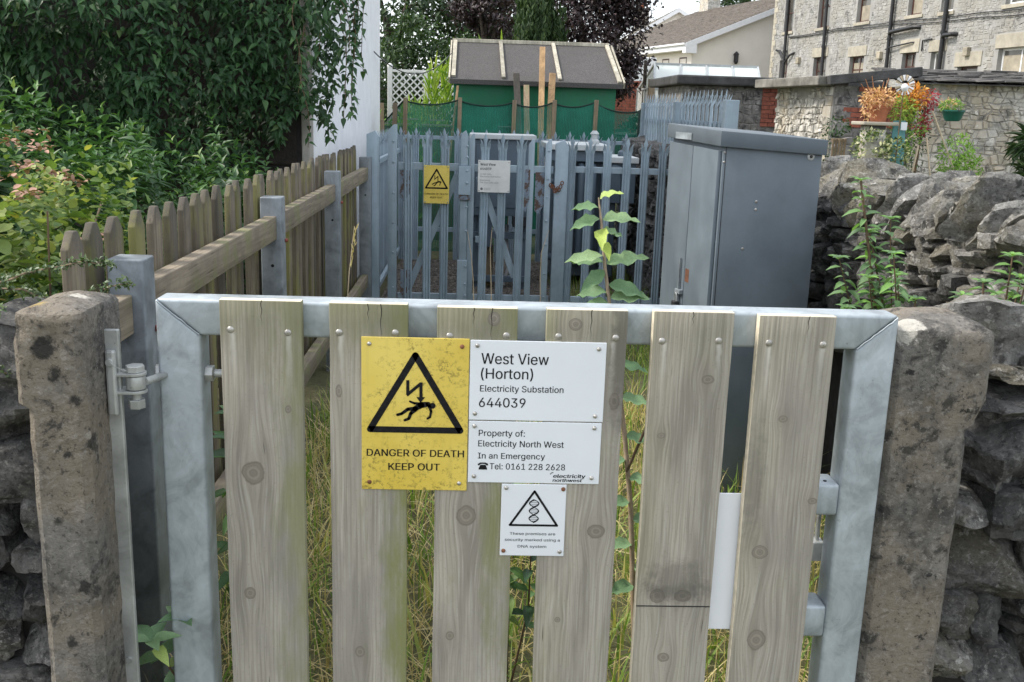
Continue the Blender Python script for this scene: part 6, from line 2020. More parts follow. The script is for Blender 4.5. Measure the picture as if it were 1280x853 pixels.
def strand(parent, pts, leaves, mat_l, var, size, r=.004, stem='stem', asp=None, droop=.6):
    MB().tube(pts, [r * (1 - .6 * i / len(pts)) for i in range(len(pts))], 5).build('stem', M[stem], parent)
    pts = [Vector(p) for p in pts]
    cum = [0]
    for a, b in zip(pts, pts[1:]):
        cum.append(cum[-1] + (b - a).length)
    for q in range(leaves):
        t = cum[-1] * (q + rnd.random()) / leaves
        i = max(k for k in range(len(cum) - 1) if cum[k] <= t)
        f = (t - cum[i]) / max(1e-6, cum[i + 1] - cum[i])
        p = pts[i].lerp(pts[i + 1], min(1, f))
        d = Vector((rnd.gauss(0, 1), rnd.gauss(0, .7) - .2, rnd.gauss(-droop, .4)))
        place_leaf(var, parent, p, d, (rnd.gauss(0, .3), -.5, 1), rnd.uniform(*size))
for (x, y, z0, L, dx) in [(-1.10, 6.8, 2.6, .62, .05), (-1.02, 6.9, 2.7, .95, .16), (-0.98, 7.0, 2.8, 1.15, .10), (-0.95, 7.2, 2.75, .75, .10), (-0.90, 7.0, 2.7, 1.05, .08), (-0.86, 7.1, 2.9, 1.25, .02),
                          (-1.0, 6.7, 2.5, .42, .2), (-1.15, 6.6, 2.4, .6, .0), (-1.18, 6.9, 2.2, .75, .03), (-.92, 7.3, 2.9, .95, .14), (-1.05, 7.1, 2.6, .45, .22), (-0.84, 7.2, 2.9, .85, .0)]:
    pts = []
    for q in range(9):
        t = q / 8
        pts.append((x + dx * t + .03 * math.sin(t * 7 + x * 9), y - .05 * t, z0 - L * t + .05 * math.sin(t * 4)))
    strand(cr, pts, int(L * 34), None, CL, (.045, .076), .004)
N = 900
X = rands(N, -1.25, -.82); Z = rands(N, 2.12, 3.3)
keepm = (Z > 2.18 + (X + 1.2) * .3 + .1 * np.sin(X * 20))
X, Z = X[keepm], Z[keepm]; N = len(X)
cloud('leaves', M['creeper'], np.stack([X, rands(N, 6.6, 7.25), Z], 1), np.stack([nrs.normal(0, .5, N), -0.3 + nrs.normal(0, .3, N), -0.7 + nrs.normal(0, .35, N)], 1), np.stack([nrs.normal(0, .35, N), -.5 + nrs.normal(0, .2, N), .8 + nrs.normal(0, .2, N)], 1), rands(N, .05, .085), rands(N, .026, .042), T2, None, cr, kind='stuff')

# ---- generic bush
def bush(name, label, cat, blobs, nleaf, mat, tmpl, size, asp, singles=0, group=None, up=.55, stems=(), stem_mat='stem', vfun=None, big=None, front=(0, -1, .6), vis=None, rosette=0, spread=.12):
    c0 = blobs[0][0]
    root = thing(name, (c0[0], c0[1], gz(c0[0], c0[1])), label, cat, group)
    wts = np.array([b[1][0] * b[1][1] * b[1][2] for b in blobs]) ** .67
    P, Nn = [], []
    if rosette:
        D_, N__, V_, L_ = [], [], [], []
        for (c, r), w in zip(blobs, wts / wts.sum()):
            ns = max(4, int(nleaf * w / rosette))
            d = norm(nrs.normal(0, 1, (ns, 3)) + np.array([0, 0, .25]))
            rad = 1.04 - np.abs(nrs.normal(0, .17, ns)) + np.array([.22 * mnoise.noise(Vector((v[0] * 2.2 + c[0], v[1] * 2.2 + c[1], v[2] * 2.2))) for v in d])
            tip = np.array(c) + d * np.array(r) * rad[:, None]
            ax = norm(d * .6 + np.array([0, 0, .75]) + nrs.normal(0, .3, (ns, 3)))
            a1 = norm(np.cross(ax, nrs.normal(0, 1, (ns, 3)))); a2 = np.cross(ax, a1)
            sv = nrs.normal(0, .13, ns)
            for k in range(rosette):
                t = k / (rosette - 1)                     # 0 at the tip
                ang_ = k * 2.4 + nrs.normal(0, .3, ns)
                rdir = a1 * np.cos(ang_)[:, None] + a2 * np.sin(ang_)[:, None]
                P.append(tip - ax * (t * spread * nrs.uniform(.8, 1.2, ns))[:, None])
                D_.append(norm(rdir * (.45 + .75 * t) + ax * (.75 - .75 * t) + nrs.normal(0, .14, (ns, 3))))
                N__.append(norm(ax + rdir * -.2 + nrs.normal(0, .15, (ns, 3)) + np.array([0, 0, .3])))
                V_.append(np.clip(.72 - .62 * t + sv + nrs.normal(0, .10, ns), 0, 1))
                L_.append(nrs.uniform(size[0], size[1], ns) * (.55 + .5 * min(1, t * 2.2)))
                Nn.append(d)
    for (c, r), w in zip(blobs, wts / wts.sum()):
        if rosette:
            break
        n = int(nleaf * w)
        d = norm(nrs.normal(0, 1, (n, 3)))
        rad = 1 - np.abs(nrs.normal(0, .16, n))
        off = np.array([.18 * mnoise.noise(Vector((v[0] * 2.4 + c[0], v[1] * 2.4 + c[1], v[2] * 2.4))) for v in d])
        p = np.array(c) + d * np.array(r) * (rad + off)[:, None]
        P.append(p); Nn.append(d)
    P = np.concatenate(P); O = np.concatenate(Nn)
    ok = P[:, 2] > gz(c0[0], c0[1]) + .03
    P, O = P[ok], O[ok]
    n = len(P)
    if rosette:
        D = np.concatenate(D_)[ok]; N_ = np.concatenate(N__)[ok]; L = np.concatenate(L_)[ok]
        V = np.concatenate(V_)[ok]
        if vfun is not None:
            V = np.clip(V * .5 + vfun(P) * .62, 0, 1)
    else:
      D = O * .75 + nrs.normal(0, .55, (n, 3)) + np.array([0, 0, -.15])
      N_ = O * .35 + np.array([0, 0, up]) + nrs.normal(0, .3, (n, 3))
      V = nrs.rand(n) if vfun is None else vfun(P)
      L = rands(n, *size)
    if singles:
        fr = np.array(front)
        score = O @ fr - .5 * (P[:, 1] - c0[1]) + nrs.normal(0, .3, n)
        if vis is not None:
            score = np.where(vis(P), score, -99)
        top = np.argsort(-score)[:singles]
        var = leaf_variants('leaf', M[mat], big or tmpl, asp, 10)
        for i in top:
            k = min(9, int(V[i] * 10))
            Lx = float(L[i]) * 1.02
            d = Vector(D[i]).normalized(); b = d.cross(Vector(N_[i])).normalized(); n2 = b.cross(d)
            Mx = Matrix((b * Lx, d * Lx, n2 * Lx)).transposed().to_4x4(); Mx.translation = Vector(P[i])
            link('leaf', var[k], root, Mx)
        m_ = np.ones(n, bool); m_[top] = False
        P, D, N_, L, V = P[m_], D[m_], N_[m_], L[m_], V[m_]
    cloud('leaves', M[mat], P, D, N_, L, L * asp, tmpl, V, root, kind='stuff')
    for pts, r in stems:
        MB().tube(pts, [r * (1 - .6 * i / len(pts)) for i in range(len(pts))], 6).build('stem', M[stem_mat], root)
    return root

inv = lambda P: (P[:, 0] > -2.6) & (P[:, 2] > .95)
bush('evergreen_shrub', 'glossy green shrub between the picket fence and the creeper', 'shrub',
     [((-2.05, 5.0, .90), (.75, .7, .82)), ((-1.62, 4.4, .85), (.42, .5, .76)), ((-1.50, 5.6, .78), (.40, .6, .74)), ((-2.7, 4.6, .9), (.7, .7, .80)), ((-1.95, 4.1, .98), (.45, .4, .68)), ((-2.3, 4.3, 1.05), (.5, .5, .62)), ((-1.36, 6.3, .6), (.3, .6, .72))],
     15000, 'laurel', TCR, (.055, .095), .40, 290, rosette=10, spread=.15, big=T3, vis=inv,
     stems=[([(-1.70, 4.2, .0), (-1.68, 4.15, .8), (-1.64, 4.0, 1.2), (-1.62, 3.92, 1.40)], .009), ([(-1.72, 4.2, .6), (-1.55, 4.0, 1.1), (-1.45, 3.95, 1.32)], .007)], stem_mat='stem_pale')

def cv(P):
    n = np.array([mnoise.noise(Vector(p * 3.0)) for p in P])
    top = np.clip((P[:, 2] - 1.32) * 1.6, 0, .6)
    return np.clip(.35 + n * .5 + nrs.normal(0, .16, len(P)) + top * (nrs.rand(len(P)) < .45), 0, 1)
invc = lambda P: (P[:, 0] > -1.75) & (P[:, 2] > 1.05)
cur = bush('flowering_bush', 'yellowish green bush with pinkish dried heads behind the left gatepost', 'bush',
           [((-1.62, 3.0, .90), (.50, .50, .77)), ((-1.28, 2.75, .82), (.22, .40, .66)), ((-1.75, 2.55, .85), (.45, .4, .72)), ((-1.35, 3.4, .80), (.25, .4, .72)), ((-2.1, 3.1, .8), (.5, .6, .68))],
           13000, 'currant', TR, (.026, .052), .80, 280, rosette=8, spread=.10, vfun=cv, vis=invc,
           stems=[([(-1.4, 2.8, 0), (-1.38, 2.75, .9), (-1.32, 2.72, 1.3)], .008), ([(-1.6, 2.7, 0), (-1.6, 2.6, .9), (-1.5, 2.5, 1.35)], .008), ([(-1.2, 2.8, .6), (-1.16, 2.72, 1.1), (-1.14, 2.7, 1.40)], .004)])
hp_, hd, hn = [], [], []
for k in range(46):
    x = rnd.uniform(-1.8, -1.12); y = rnd.uniform(2.55, 3.2)
    z = 1.55 + .14 * mnoise.noise(Vector((x * 4, y * 4, 2))) - max(0, x + 1.35) * .7
    for q in range(12):
        hp_.append((x + rnd.gauss(0, .02), y + rnd.gauss(0, .02), z + rnd.gauss(0, .007)))
        hd.append((rnd.gauss(0, 1), rnd.gauss(0, 1), rnd.gauss(.1, .3))); hn.append((rnd.gauss(0, .3), rnd.gauss(0, .3), 1))
cloud('dried_heads', M['pinkhead'], hp_, hd, hn, rands(len(hp_), .014, .026), rands(len(hp_), .010, .018), TR, None, cur, kind='stuff')

# ---- arching cotoneaster sprigs in front
ct = thing('cotoneaster', (-1.0, 2.0, 1.1), 'thin arching sprigs with tiny leaves reaching over the left gatepost', 'shrub')
sp = [[(-1.55, 2.15, 1.12), (-1.2, 2.1, 1.20), (-.98, 2.05, 1.225), (-.86, 2.0, 1.275), (-.77, 2.0, 1.315), (-.715, 2.0, 1.335), (-.688, 2.0, 1.333)],
      [(-1.5, 2.1, 1.10), (-1.15, 2.05, 1.18), (-.99, 2.0, 1.185), (-.90, 1.98, 1.20), (-.855, 1.97, 1.195)],
      [(-1.4, 2.0, 1.28), (-1.05, 2.05, 1.29), (-.92, 2.05, 1.345), (-.82, 2.08, 1.365), (-.76, 2.1, 1.36)],
      [(-1.3, 1.8, 1.15), (-1.02, 1.75, 1.18), (-.92, 1.72, 1.155), (-.865, 1.70, 1.12), (-.84, 1.69, 1.08)],
      [(-1.5, 2.2, 1.2), (-1.1, 2.15, 1.29), (-.95, 2.1, 1.30), (-.85, 2.1, 1.26)],
      [(-1.4, 2.2, 1.05), (-1.1, 2.05, 1.12), (-.97, 2.0, 1.13), (-.89, 1.97, 1.15)]]
for k in range(16):
    x0 = -rnd.uniform(1.0, 1.5); z0 = rnd.uniform(1.08, 1.28)
    x1 = -rnd.uniform(.86, 1.05); z1 = z0 + rnd.uniform(-.02, .10)
    yy = rnd.uniform(1.85, 2.2)
    sp.append([(x0, yy + .05, z0 - .03), (x0 * .6 + x1 * .4, yy, z0 + .03), (x0 * .3 + x1 * .7, yy - .03, (z0 + z1) / 2 + .025), (x1, yy - .05, z1)])
P, D, Nn = [], [], []
for s_ in sp:
    s3 = [Vector(p) for p in s_]
    fine = []
    for a, b in zip(s3, s3[1:]):
        for q in range(8):
            fine.append(a.lerp(b, q / 8) + Vector((0, 0, rnd.uniform(-.002, .002))))
    fine.append(s3[-1])
    MB().tube(fine, [.0042 * (1 - .75 * i / len(fine)) for i in range(len(fine))], 6).build('twig', M['stake'], ct)
    for i, p in enumerate(fine):
        if p.x > -1.3:
            for q in range(10 if s_ is not sp[0] or p.x < -.8 else 4):
                P.append(p + Vector((rnd.gauss(0, .004), rnd.gauss(0, .004), rnd.gauss(.001, .004))))
                D.append((rnd.gauss(.3, .7), rnd.gauss(-.2, .7), rnd.gauss(.2, .7))); Nn.append((rnd.gauss(0, .4), -.5, .8))
cloud('tiny_leaves', M['cotoneaster'], P, D, Nn, rands(len(P), .008, .016), rands(len(P), .005, .010), T2, None, ct, kind='stuff')

# ---- sapling in the path
sa = thing('sapling', (0.54, 2.9, 0), 'young sapling with large pale green leaves standing behind the gate', 'sapling')
spts = [(.545, 2.9, 0), (.525, 2.9, .25), (.505, 2.905, .5), (.47, 2.9, .75), (.435, 2.9, .95), (.405, 2.9, 1.14), (.385, 2.9, 1.25), (.368, 2.9, 1.38), (.355, 2.9, 1.46)]
MB().tube(spts, [.009, .0085, .008, .0075, .0065, .0055, .005, .004, .002], 8).build('stem', M['stem_pale'], sa, smooth=60)
MB().tube([(.485, 2.9, .62), (.53, 2.86, .78), (.60, 2.84, .86), (.66, 2.83, .90)], [.005, .004, .003, .002], 6).build('branch', M['stem'], sa)
SV = leaf_variants('leaf', M['sapling'], leaf_tmpl(8, .10, .18), .46, 8, 0, .86)
SVY = leaf_variants('leaf', M['sapling'], leaf_tmpl(8, .10, .22), .50, 4, .93, 1.0)
for mlist in (SV, SVY):
    for me in mlist:      # crisp, slightly wavy margins
        for v in me.vertices:
            if abs(v.co.x) > .04:
                v.co.z += .06 * math.sin(v.co.y * 17 + v.co.x * 9) + rnd.uniform(-.02, .02)
                v.co.x *= 1 + rnd.uniform(-.14, .10)
SLV = [(1.455, (.55, -.35, .35), .075, 1), (1.43, (-1, -.2, .02), .085, 0), (1.40, (-1, -.3, -.28), .10, 0), (1.395, (1, -.2, .15), .115, 0), (1.37, (-.1, -.9, -.35), .085, 1), (1.365, (.75, .4, -.12), .085, 0), (1.33, (.2, -.9, -.4), .07, 1),
       (1.29, (-1, -.3, .05), .12, 0), (1.27, (-.85, .3, .02), .10, 0), (1.265, (1, -.25, .42), .13, 0), (1.25, (-.75, -.5, -.5), .10, 0), (1.205, (1, -.3, -.12), .125, 0), (1.18, (-1, .2, -.05), .10, 0), (1.165, (.9, -.3, .22), .12, 0), (1.15, (-.6, -.2, .05), .08, 0),
       (1.12, (-1, -.3, .12), .14, 0), (1.095, (-.5, -.75, -.3), .11, 0), (1.085, (1, -.2, .02), .14, 0), (1.05, (.6, .5, .0), .11, 0), (1.03, (-.6, .6, 0), .11, 0),
       (.96, (.8, -.5, .1), .10, 0), (.93, (-.7, -.4, .1), .09, 0), (.86, (.8, -.4, 0), .10, 0), (.80, (-.8, -.2, .0), .09, 0), (.74, (.9, -.4, -.1), .085, 0), (.66, (-.9, -.3, .0), .10, 0), (.60, (.7, -.6, .1), .10, 0), (.52, (-.8, -.4, .1), .10, 0), (.46, (.9, -.3, .1), .11, 0), (.38, (-.8, -.5, .2), .11, 0), (.30, (.7, -.5, .1), .12, 0), (.24, (-.7, -.6, .1), .11, 0)]
def stem_at(z):
    for a, b in zip(spts, spts[1:]):
        if a[2] <= z <= b[2]:
            return Vector(a).lerp(Vector(b), (z - a[2]) / (b[2] - a[2]))
    return Vector(spts[-1])
for z, d, L, yl in SLV:
    p = stem_at(z)
    dv = Vector(d).normalized()
    e = p + dv * .004
    place_leaf(SVY if yl else SV, sa, e, d, (rnd.uniform(-.3, .3), -.55, .85), L * .95)

# ---- leafy shoots
def shoot_plant(name, label, base, tops, mat, size, asp, per, group=None, tm=None, stem='stem'):
    root = thing(name, base, label, 'plant', group)
    var = leaf_variants('leaf', M[mat], tm or TL, asp, 8)
    for tp_, r in tops:
        b = Vector(base); t = Vector(tp_)
        mid = b.lerp(t, .5) + Vector((rnd.uniform(-.03, .03), rnd.uniform(-.03, .03), .03))
        pts = [b.lerp(mid, q / 5) for q in range(5)] + [mid.lerp(t, q / 6) for q in range(7)]
        MB().tube(pts, [r * (1 - .65 * i / len(pts)) for i in range(len(pts))], 6).build('stem', M[stem], root)
        ln = (t - b).length
        n = int(per * ln)
        for q in range(n):
            f = .35 + .65 * (q + .5) / n
            p = pts[min(len(pts) - 1, int(f * (len(pts) - 1)))].lerp(pts[min(len(pts) - 1, int(f * (len(pts) - 1)) + 1)], (f * (len(pts) - 1)) % 1)
            a = q * 2.4 + rnd.uniform(-.4, .4)
            d = Vector((math.cos(a), math.sin(a) * .8, rnd.uniform(-.15, .45) if f > .9 else rnd.uniform(-.5, .3)))
            place_leaf(var, root, p, d, (0, -.3, 1), rnd.uniform(*size) * (1.0 if f < .9 else .8))
        for q in range(5):
            a = q * 1.3
            place_leaf(var, root, t, (math.cos(a), math.sin(a), .5), (0, -.3, 1), size[0])
    return root
shoot_plant('wall_plant', 'tall leafy shoot growing up against the stone wall right of the cabinet', (1.36, 2.95, .55), [((1.12, 2.9, 1.53), .008), ((1.17, 2.92, 1.38), .006), ((1.20, 2.8, 1.33), .005), ((1.28, 2.8, 1.20), .006), ((1.10, 2.85, 1.16), .005), ((1.24, 2.85, 1.26), .005), ((1.33, 2.8, 1.15), .005), ((1.08, 2.9, 1.30), .004), ((1.16, 2.86, 1.25), .004), ((1.22, 2.9, 1.42), .004)], 'shoot', (.035, .066), .40, 52)
shoot_plant('wall_plant', 'low clump of leafy shoots behind the right stone gatepost', (1.45, 2.7, .6), [((1.42, 2.7, 1.27), .006), ((1.52, 2.75, 1.34), .006), ((1.58, 2.8, 1.27), .005), ((1.34, 2.65, 1.24), .005), ((1.24, 2.6, 1.20), .005), ((1.65, 2.75, 1.25), .005), ((1.47, 2.65, 1.17), .005), ((1.54, 2.7, 1.27), .005), ((1.62, 2.7, 1.30), .005)], 'shoot', (.035, .065), .40, 56)
shoot_plant('weed', 'broad leaved weed growing between left gatepost and gate', (-.62, 2.05, .2), [((-.60, 1.95, .62), .005), ((-.655, 1.9, .60), .004)], 'sapling', (.06, .085), .5, 14, tm=T3)
shoot_plant('weed', 'broad leaved weed in the gap by the white panel', (.68, 3.4, .1), [((.66, 3.3, .93), .006), ((.72, 3.3, .85), .004)], 'sapling', (.06, .09), .5, 14, tm=T3)
shoot_plant('weed', 'dark dead stalk with big leaves between the gate and the picket fence', (-.58, 2.5, 0), [((-.60, 2.45, .92), .006), ((-.50, 2.4, .70), .004), ((-.66, 2.6, .8), .004)], 'laurel', (.06, .09), .42, 18, tm=T3)
shoot_plant('weed', 'broad leaved weed behind the second and third gate boards', (-.28, 2.8, 0), [((-.33, 2.7, .55), .005), ((-.30, 2.7, .95), .005)], 'laurel', (.07, .10), .45, 12, tm=T3)
shoot_plant('weed', 'bushy weed at the foot of the gate behind the small helix sign', (.12, 2.6, 0), [((.10, 2.5, .72), .005), ((.17, 2.5, .6), .004), ((.05, 2.55, .66), .004)], 'laurel', (.05, .08), .42, 22, tm=T3)

# ---- grass
def blades(name, mat, n, xr, yr, hr, wr, label, cat, seed_heads=False, dens=None, lean=.55, z0=0.0):
    X = rands(n, *xr); Yv = rands(n, *yr)
    if dens is not None:
        k = np.array([dens(x, y) for x, y in zip(X, Yv)]) > nrs.rand(n)
        X, Yv = X[k], Yv[k]
    n = len(X)
    a = rands(n, 0, 6.28)
    ln = np.abs(nrs.normal(0, lean, n))
    D = np.stack([np.cos(a) * ln, np.sin(a) * ln, np.ones(n)], 1)
    Nn = np.stack([np.cos(a + rands(n, -.5, .5)), np.sin(a), np.full(n, .2)], 1)
    cl = np.array([.65 + .7 * max(0, mnoise.noise(Vector((x * 1.8, y * 1.8, 3)))) for x, y in zip(X, Yv)])
    H = rands(n, *hr) * cl
    return cloud(name, M[mat], np.stack([X, Yv, np.full(n, z0)], 1), D, Nn, H, rands(n, *wr), leaf_tmpl(4, 0, 0, 'blade'), None, None, bend=rands(n, .15, .75), kind='stuff', label=label, cat=cat)
blades('grass', 'grass', 5800, (-.84, 1.60), (2.25, 6.5), (.22, .58), (.004, .009), 'long green grass growing on the path between gate and enclosure', 'grass', dens=lambda x, y: .5 + .5 * mnoise.noise(Vector((x * 1.4, y * 1.2, 9))))
blades('dry_grass', 'straw', 12000, (-.84, 1.55), (2.25, 5.6), (.22, .58), (.003, .006), 'dry straw coloured grass mixed through the path', 'grass', dens=lambda x, y: .55 - .6 * mnoise.noise(Vector((x * 1.4, y * 1.2, 9))), lean=1.0)
blades('broad_grass', 'grass', 1500, (-.84, 1.55), (2.2, 5.5), (.25, .6), (.008, .015), 'broad green blades and weeds scattered through the path grass', 'grass', lean=.5)
blades('verge_grass', 'grass', 4200, (.75, 1.68), (6.4, 10.8), (.12, .34), (.004, .009), 'green grass along the foot of the wall beyond the cabinet', 'grass', lean=.5)
blades('verge_grass', 'grass', 1100, (-.8, .75), (6.6, 8.3), (.06, .22), (.004, .008), 'thin grass along the foot of the palisade gates', 'grass', lean=.6)
# dry seed stalks
st = thing('dry_stalk', (-.6, 4.4, 0), 'pale dry seed stalk standing against the second fence post', 'grass stalk')
MB().tube([(-.62, 4.6, 0), (-.60, 4.55, .6), (-.57, 4.5, .95), (-.545, 4.5, 1.17)], [.003, .003, .002, .001], 5).build('stalk', M['cane'], st)
cloud('seed_head', M['straw'], [(-.56 + .0012 * q, 4.5, .98 + .0095 * q) for q in range(20)], [(rnd.gauss(0, .3), rnd.gauss(0, .3), 1) for q in range(20)], [(0, -1, .1)] * 20, .03, .006, T2, None, st)
for k, (x, y) in enumerate([(.02, 7.6), (.16, 7.9), (.55, 7.8)]):
    MB().tube([(x, y, 0), (x - .02, y, .2), (x - .03, y - .02, .42), (x - .05 + .01 * k, y - .05, .62), (x - .08 + .05 * k, y - .08, .80)], [.006, .0055, .0045, .0035, .002], 6).build('dead_stem', M['cane'], None, label=['pale dead stem left of the palisade gate middle', 'pale dead stem under the far white sign', 'pale dead stem at the right palisade gate stile'][k], cat='dead stem')

# ---- trees in the background
def tree(name, label, base, trunk_h, blobs, n, mat, size, asp, tm=T2, trunk_r=.18, limbs=6, group='trees beyond the shed', droop=-.1, shell=.28):
    bx, by = base
    bz = gz(bx, by)
    root = thing(name, (bx, by, bz), label, 'tree', group)
    tk = MB()
    tp_ = [(bx + .05 * math.sin(k), by, bz + trunk_h * k / 6) for k in range(7)]
    tk.tube(tp_, [trunk_r * (1 - .11 * k) for k in range(7)], 9)
    for k in range(limbs):
        c, r = blobs[k % len(blobs)]
        a = Vector(tp_[2 + k % 4])
        e = Vector(c) + Vector((rnd.uniform(-.5, .5) * r[0], rnd.uniform(-.5, .5) * r[1], rnd.uniform(-.2, .5) * r[2]))
        m = a.lerp(e, .5) + Vector((0, 0, .15 * (e - a).length))
        tk.tube([a, m, e], [trunk_r * .45, trunk_r * .3, trunk_r * .1], 6)
    tk.build('trunk', M['bark'], root, smooth=60)
    P, O = [], []
    wts = np.array([b[1][0] * b[1][1] + b[1][0] * b[1][2] for b in blobs])
    for (c, r), w in zip(blobs, wts / wts.sum()):
        m = int(n * w)
        nc = max(8, m // 60)
        cd = norm(nrs.normal(0, 1, (nc, 3)))
        cc = np.array(c) + cd * np.array(r) * (1 - np.abs(nrs.normal(0, shell, (nc, 1))))
        idx = nrs.randint(0, nc, m)
        sp_ = np.array(r).mean() * .17
        P.append(cc[idx] + nrs.normal(0, sp_, (m, 3)) * np.array([1.2, 1.2, .75])); O.append(cd[idx])
    P = np.concatenate(P); O = np.concatenate(O); m = len(P)
    D = O * .5 + nrs.normal(0, .6, (m, 3)) + np.array([0, 0, droop])
    N_ = O * .4 + np.array([0, 0, .7]) + nrs.normal(0, .35, (m, 3))
    L = rands(m, *size)
    cloud('crown', M[mat], P, D, N_, L, L * asp, tm, None, root)
    return root
tree('dark_tree', 'tall dark evergreen tree filling the gap beside the white house', (-2.6, 30), 3.0, [((-2.6, 30, 4.6), (1.9, 1.6, 2.6)), ((-1.0, 31, 5.6), (1.6, 1.5, 2.4)), ((-3.5, 29, 3.0), (1.6, 1.4, 1.8)), ((-.2, 31.5, 3.6), (1.4, 1.4, 1.8))], 9000, 'tree_dark', (.12, .24), .5)
tree('dark_tree', 'darkest tree behind the bright reeds left of the conifer', (.4, 33), 3.0, [((.4, 33, 5.2), (1.7, 1.5, 2.6)), ((1.0, 33.5, 3.6), (1.5, 1.4, 1.8)), ((-.6, 34, 6.4), (2.0, 1.6, 1.8))], 7000, 'tree_dark', (.12, .24), .5)
tree('leafy_tree', 'mid green leafy tree standing over the white trellis', (-1.4, 24), 1.6, [((-1.5, 24, 2.55), (.75, .8, 1.25)), ((-.75, 24.4, 2.35), (.65, .7, 1.0)), ((-2.1, 23.6, 2.2), (.7, .7, 1.0)), ((-.3, 24.8, 2.5), (.5, .6, .8))], 7000, 'tree_mid', (.08, .17), .5, group='trees beyond the shed')
tree('purple_beech', 'purple leaved tree drooping behind the shed roof', (2.6, 23), 2.4, [((2.45, 23, 3.6), (1.15, 1.1, 1.7)), ((3.1, 23.2, 3.3), (.62, .8, 1.25)), ((1.8, 23.4, 3.9), (.9, .9, 1.5)), ((2.9, 22.8, 2.65), (.62, .7, .65)), ((3.0, 23, 4.4), (.85, .9, .95))], 15000, 'beech', (.07, .14), .6, group=None)
tree('purple_tree', 'smaller purple brown tree between the dark trees and the conifer', (.2, 28), 2.0, [((.25, 28, 4.0), (.8, .8, 1.1)), ((-.2, 28.5, 4.6), (.7, .7, .9))], 3500, 'beech', (.08, .16), .6, group=None)
# upright conifer: vertical sprays
cn = thing('conifer', (1.1, 21, gz(1.1, 21)), 'upright green conifer rising behind the middle of the shed roof', 'tree', None)
MB().tube([(1.1, 21, 0.1), (1.1, 21, 2), (1.12, 21, 4.0)], [.12, .1, .04], 8).build('trunk', M['bark'], cn)
P, D, Nn, L = [], [], [], []
for k in range(60):
    a = rnd.uniform(0, 6.28); rr = rnd.uniform(.05, .52) ** .8
    x0, y0 = 1.13 + rr * math.cos(a) * .95, 21 + rr * math.sin(a)
    topz = 4.4 - rr * 1.6 + rnd.uniform(-.25, .25) - (1.0 if x0 < .72 else 0)
    nseg = 150
    t = nrs.rand(nseg) ** .8
    z = 1.2 + (topz - 1.2) * t
    w = .13 * (1 - t) + .03
    P.append(np.stack([x0 + nrs.normal(0, 1, nseg) * w, y0 + nrs.normal(0, 1, nseg) * w, z], 1))
    D.append(np.stack([nrs.normal(0, .35, nseg), nrs.normal(0, .35, nseg), np.ones(nseg)], 1))
    Nn.append(nrs.normal(0, 1, (nseg, 3)) + np.array([math.cos(a), math.sin(a), 0]))
P, D, Nn = map(np.concatenate, (P, D, Nn))
cloud('crown', M['conifer'], P, D, Nn, rands(len(P), .10, .20), rands(len(P), .02, .05), TL, None, cn)
tree('roadside_tree', 'pale green treetop peeping over the bungalow ridge', (18.5, 80), 7.0, [((18.6, 80, 10.6), (1.8, 1.5, 1.2))], 1200, 'tree_mid', (.25, .45), .5, group=None)

# bright reeds beside the shed
rd = thing('reed_clump', (-.55, 15.2, 0), 'bright yellow green reeds crowding the left end of the green shed', 'reeds')
P, D, L, B = [], [], [], []
for k in range(900):
    x = rnd.uniform(-1.15, -.42) if k < 720 else rnd.uniform(-.40, .55)
    y = rnd.uniform(14.6, 16.4) if k < 720 else rnd.uniform(15.95, 16.5)
    zc = rnd.uniform(.6, (2.15 if x > -.72 else 1.8) if k < 720 else 2.55)
    if k < 720 and x < -.75: zc *= .85
    P.append((x, y, zc)); D.append((rnd.gauss(0, .3), rnd.gauss(-.1, .25), 1)); L.append(rnd.uniform(.35, .65) if k < 720 else rnd.uniform(.3, .55)); B.append(rnd.uniform(.1, .9))
cloud('reed_leaves', M['bamboo'], P, D, nrs.normal(0, 1, (len(P), 3)) * .5 + np.array([0, -1, .3]), L, rands(len(P), .018, .036), leaf_tmpl(5, .05, 0, 'lance'), None, rd, bend=B, kind='stuff')
P, D, L, B = [], [], [], []
for k in range(500):
    P.append((rnd.uniform(-1.4, -.45), rnd.uniform(12.6, 14.2), rnd.uniform(.2, 1.45))); D.append((rnd.gauss(0, .5), rnd.gauss(0, .4), 1)); L.append(rnd.uniform(.2, .42)); B.append(rnd.uniform(.1, .9))
cloud('weeds', M['bright_green'], P, D, nrs.normal(0, 1, (len(P), 3)) * .5 + np.array([0, -1, .3]), L, rands(len(P), .02, .04), leaf_tmpl(5, .05, 0, 'lance'), None, None, bend=B, kind='stuff', label='tangle of green weeds behind the netting left of the shed', cat='weeds')
bush('garden_shrub', 'grey green shrub seen through the netting right of the shed', 'shrub', [((2.35, 14.2, 1.1), (.45, .5, .6))], 1800, 'tree_mid', T2, (.06, .12), .5)
bush('garden_shrub', 'yellowish hedge in the gap left of the trellis', 'shrub', [((-2.1, 16.6, .9), (.55, .5, .85))], 1600, 'bamboo', T2, (.05, .10), .5)
bush('tomato_plants', 'green plants growing inside the greenhouse', 'plants', [((5.0, 24.3, 1.3), (.8, .5, .9))], 1500, 'tree_mid', T2, (.06, .12), .5)

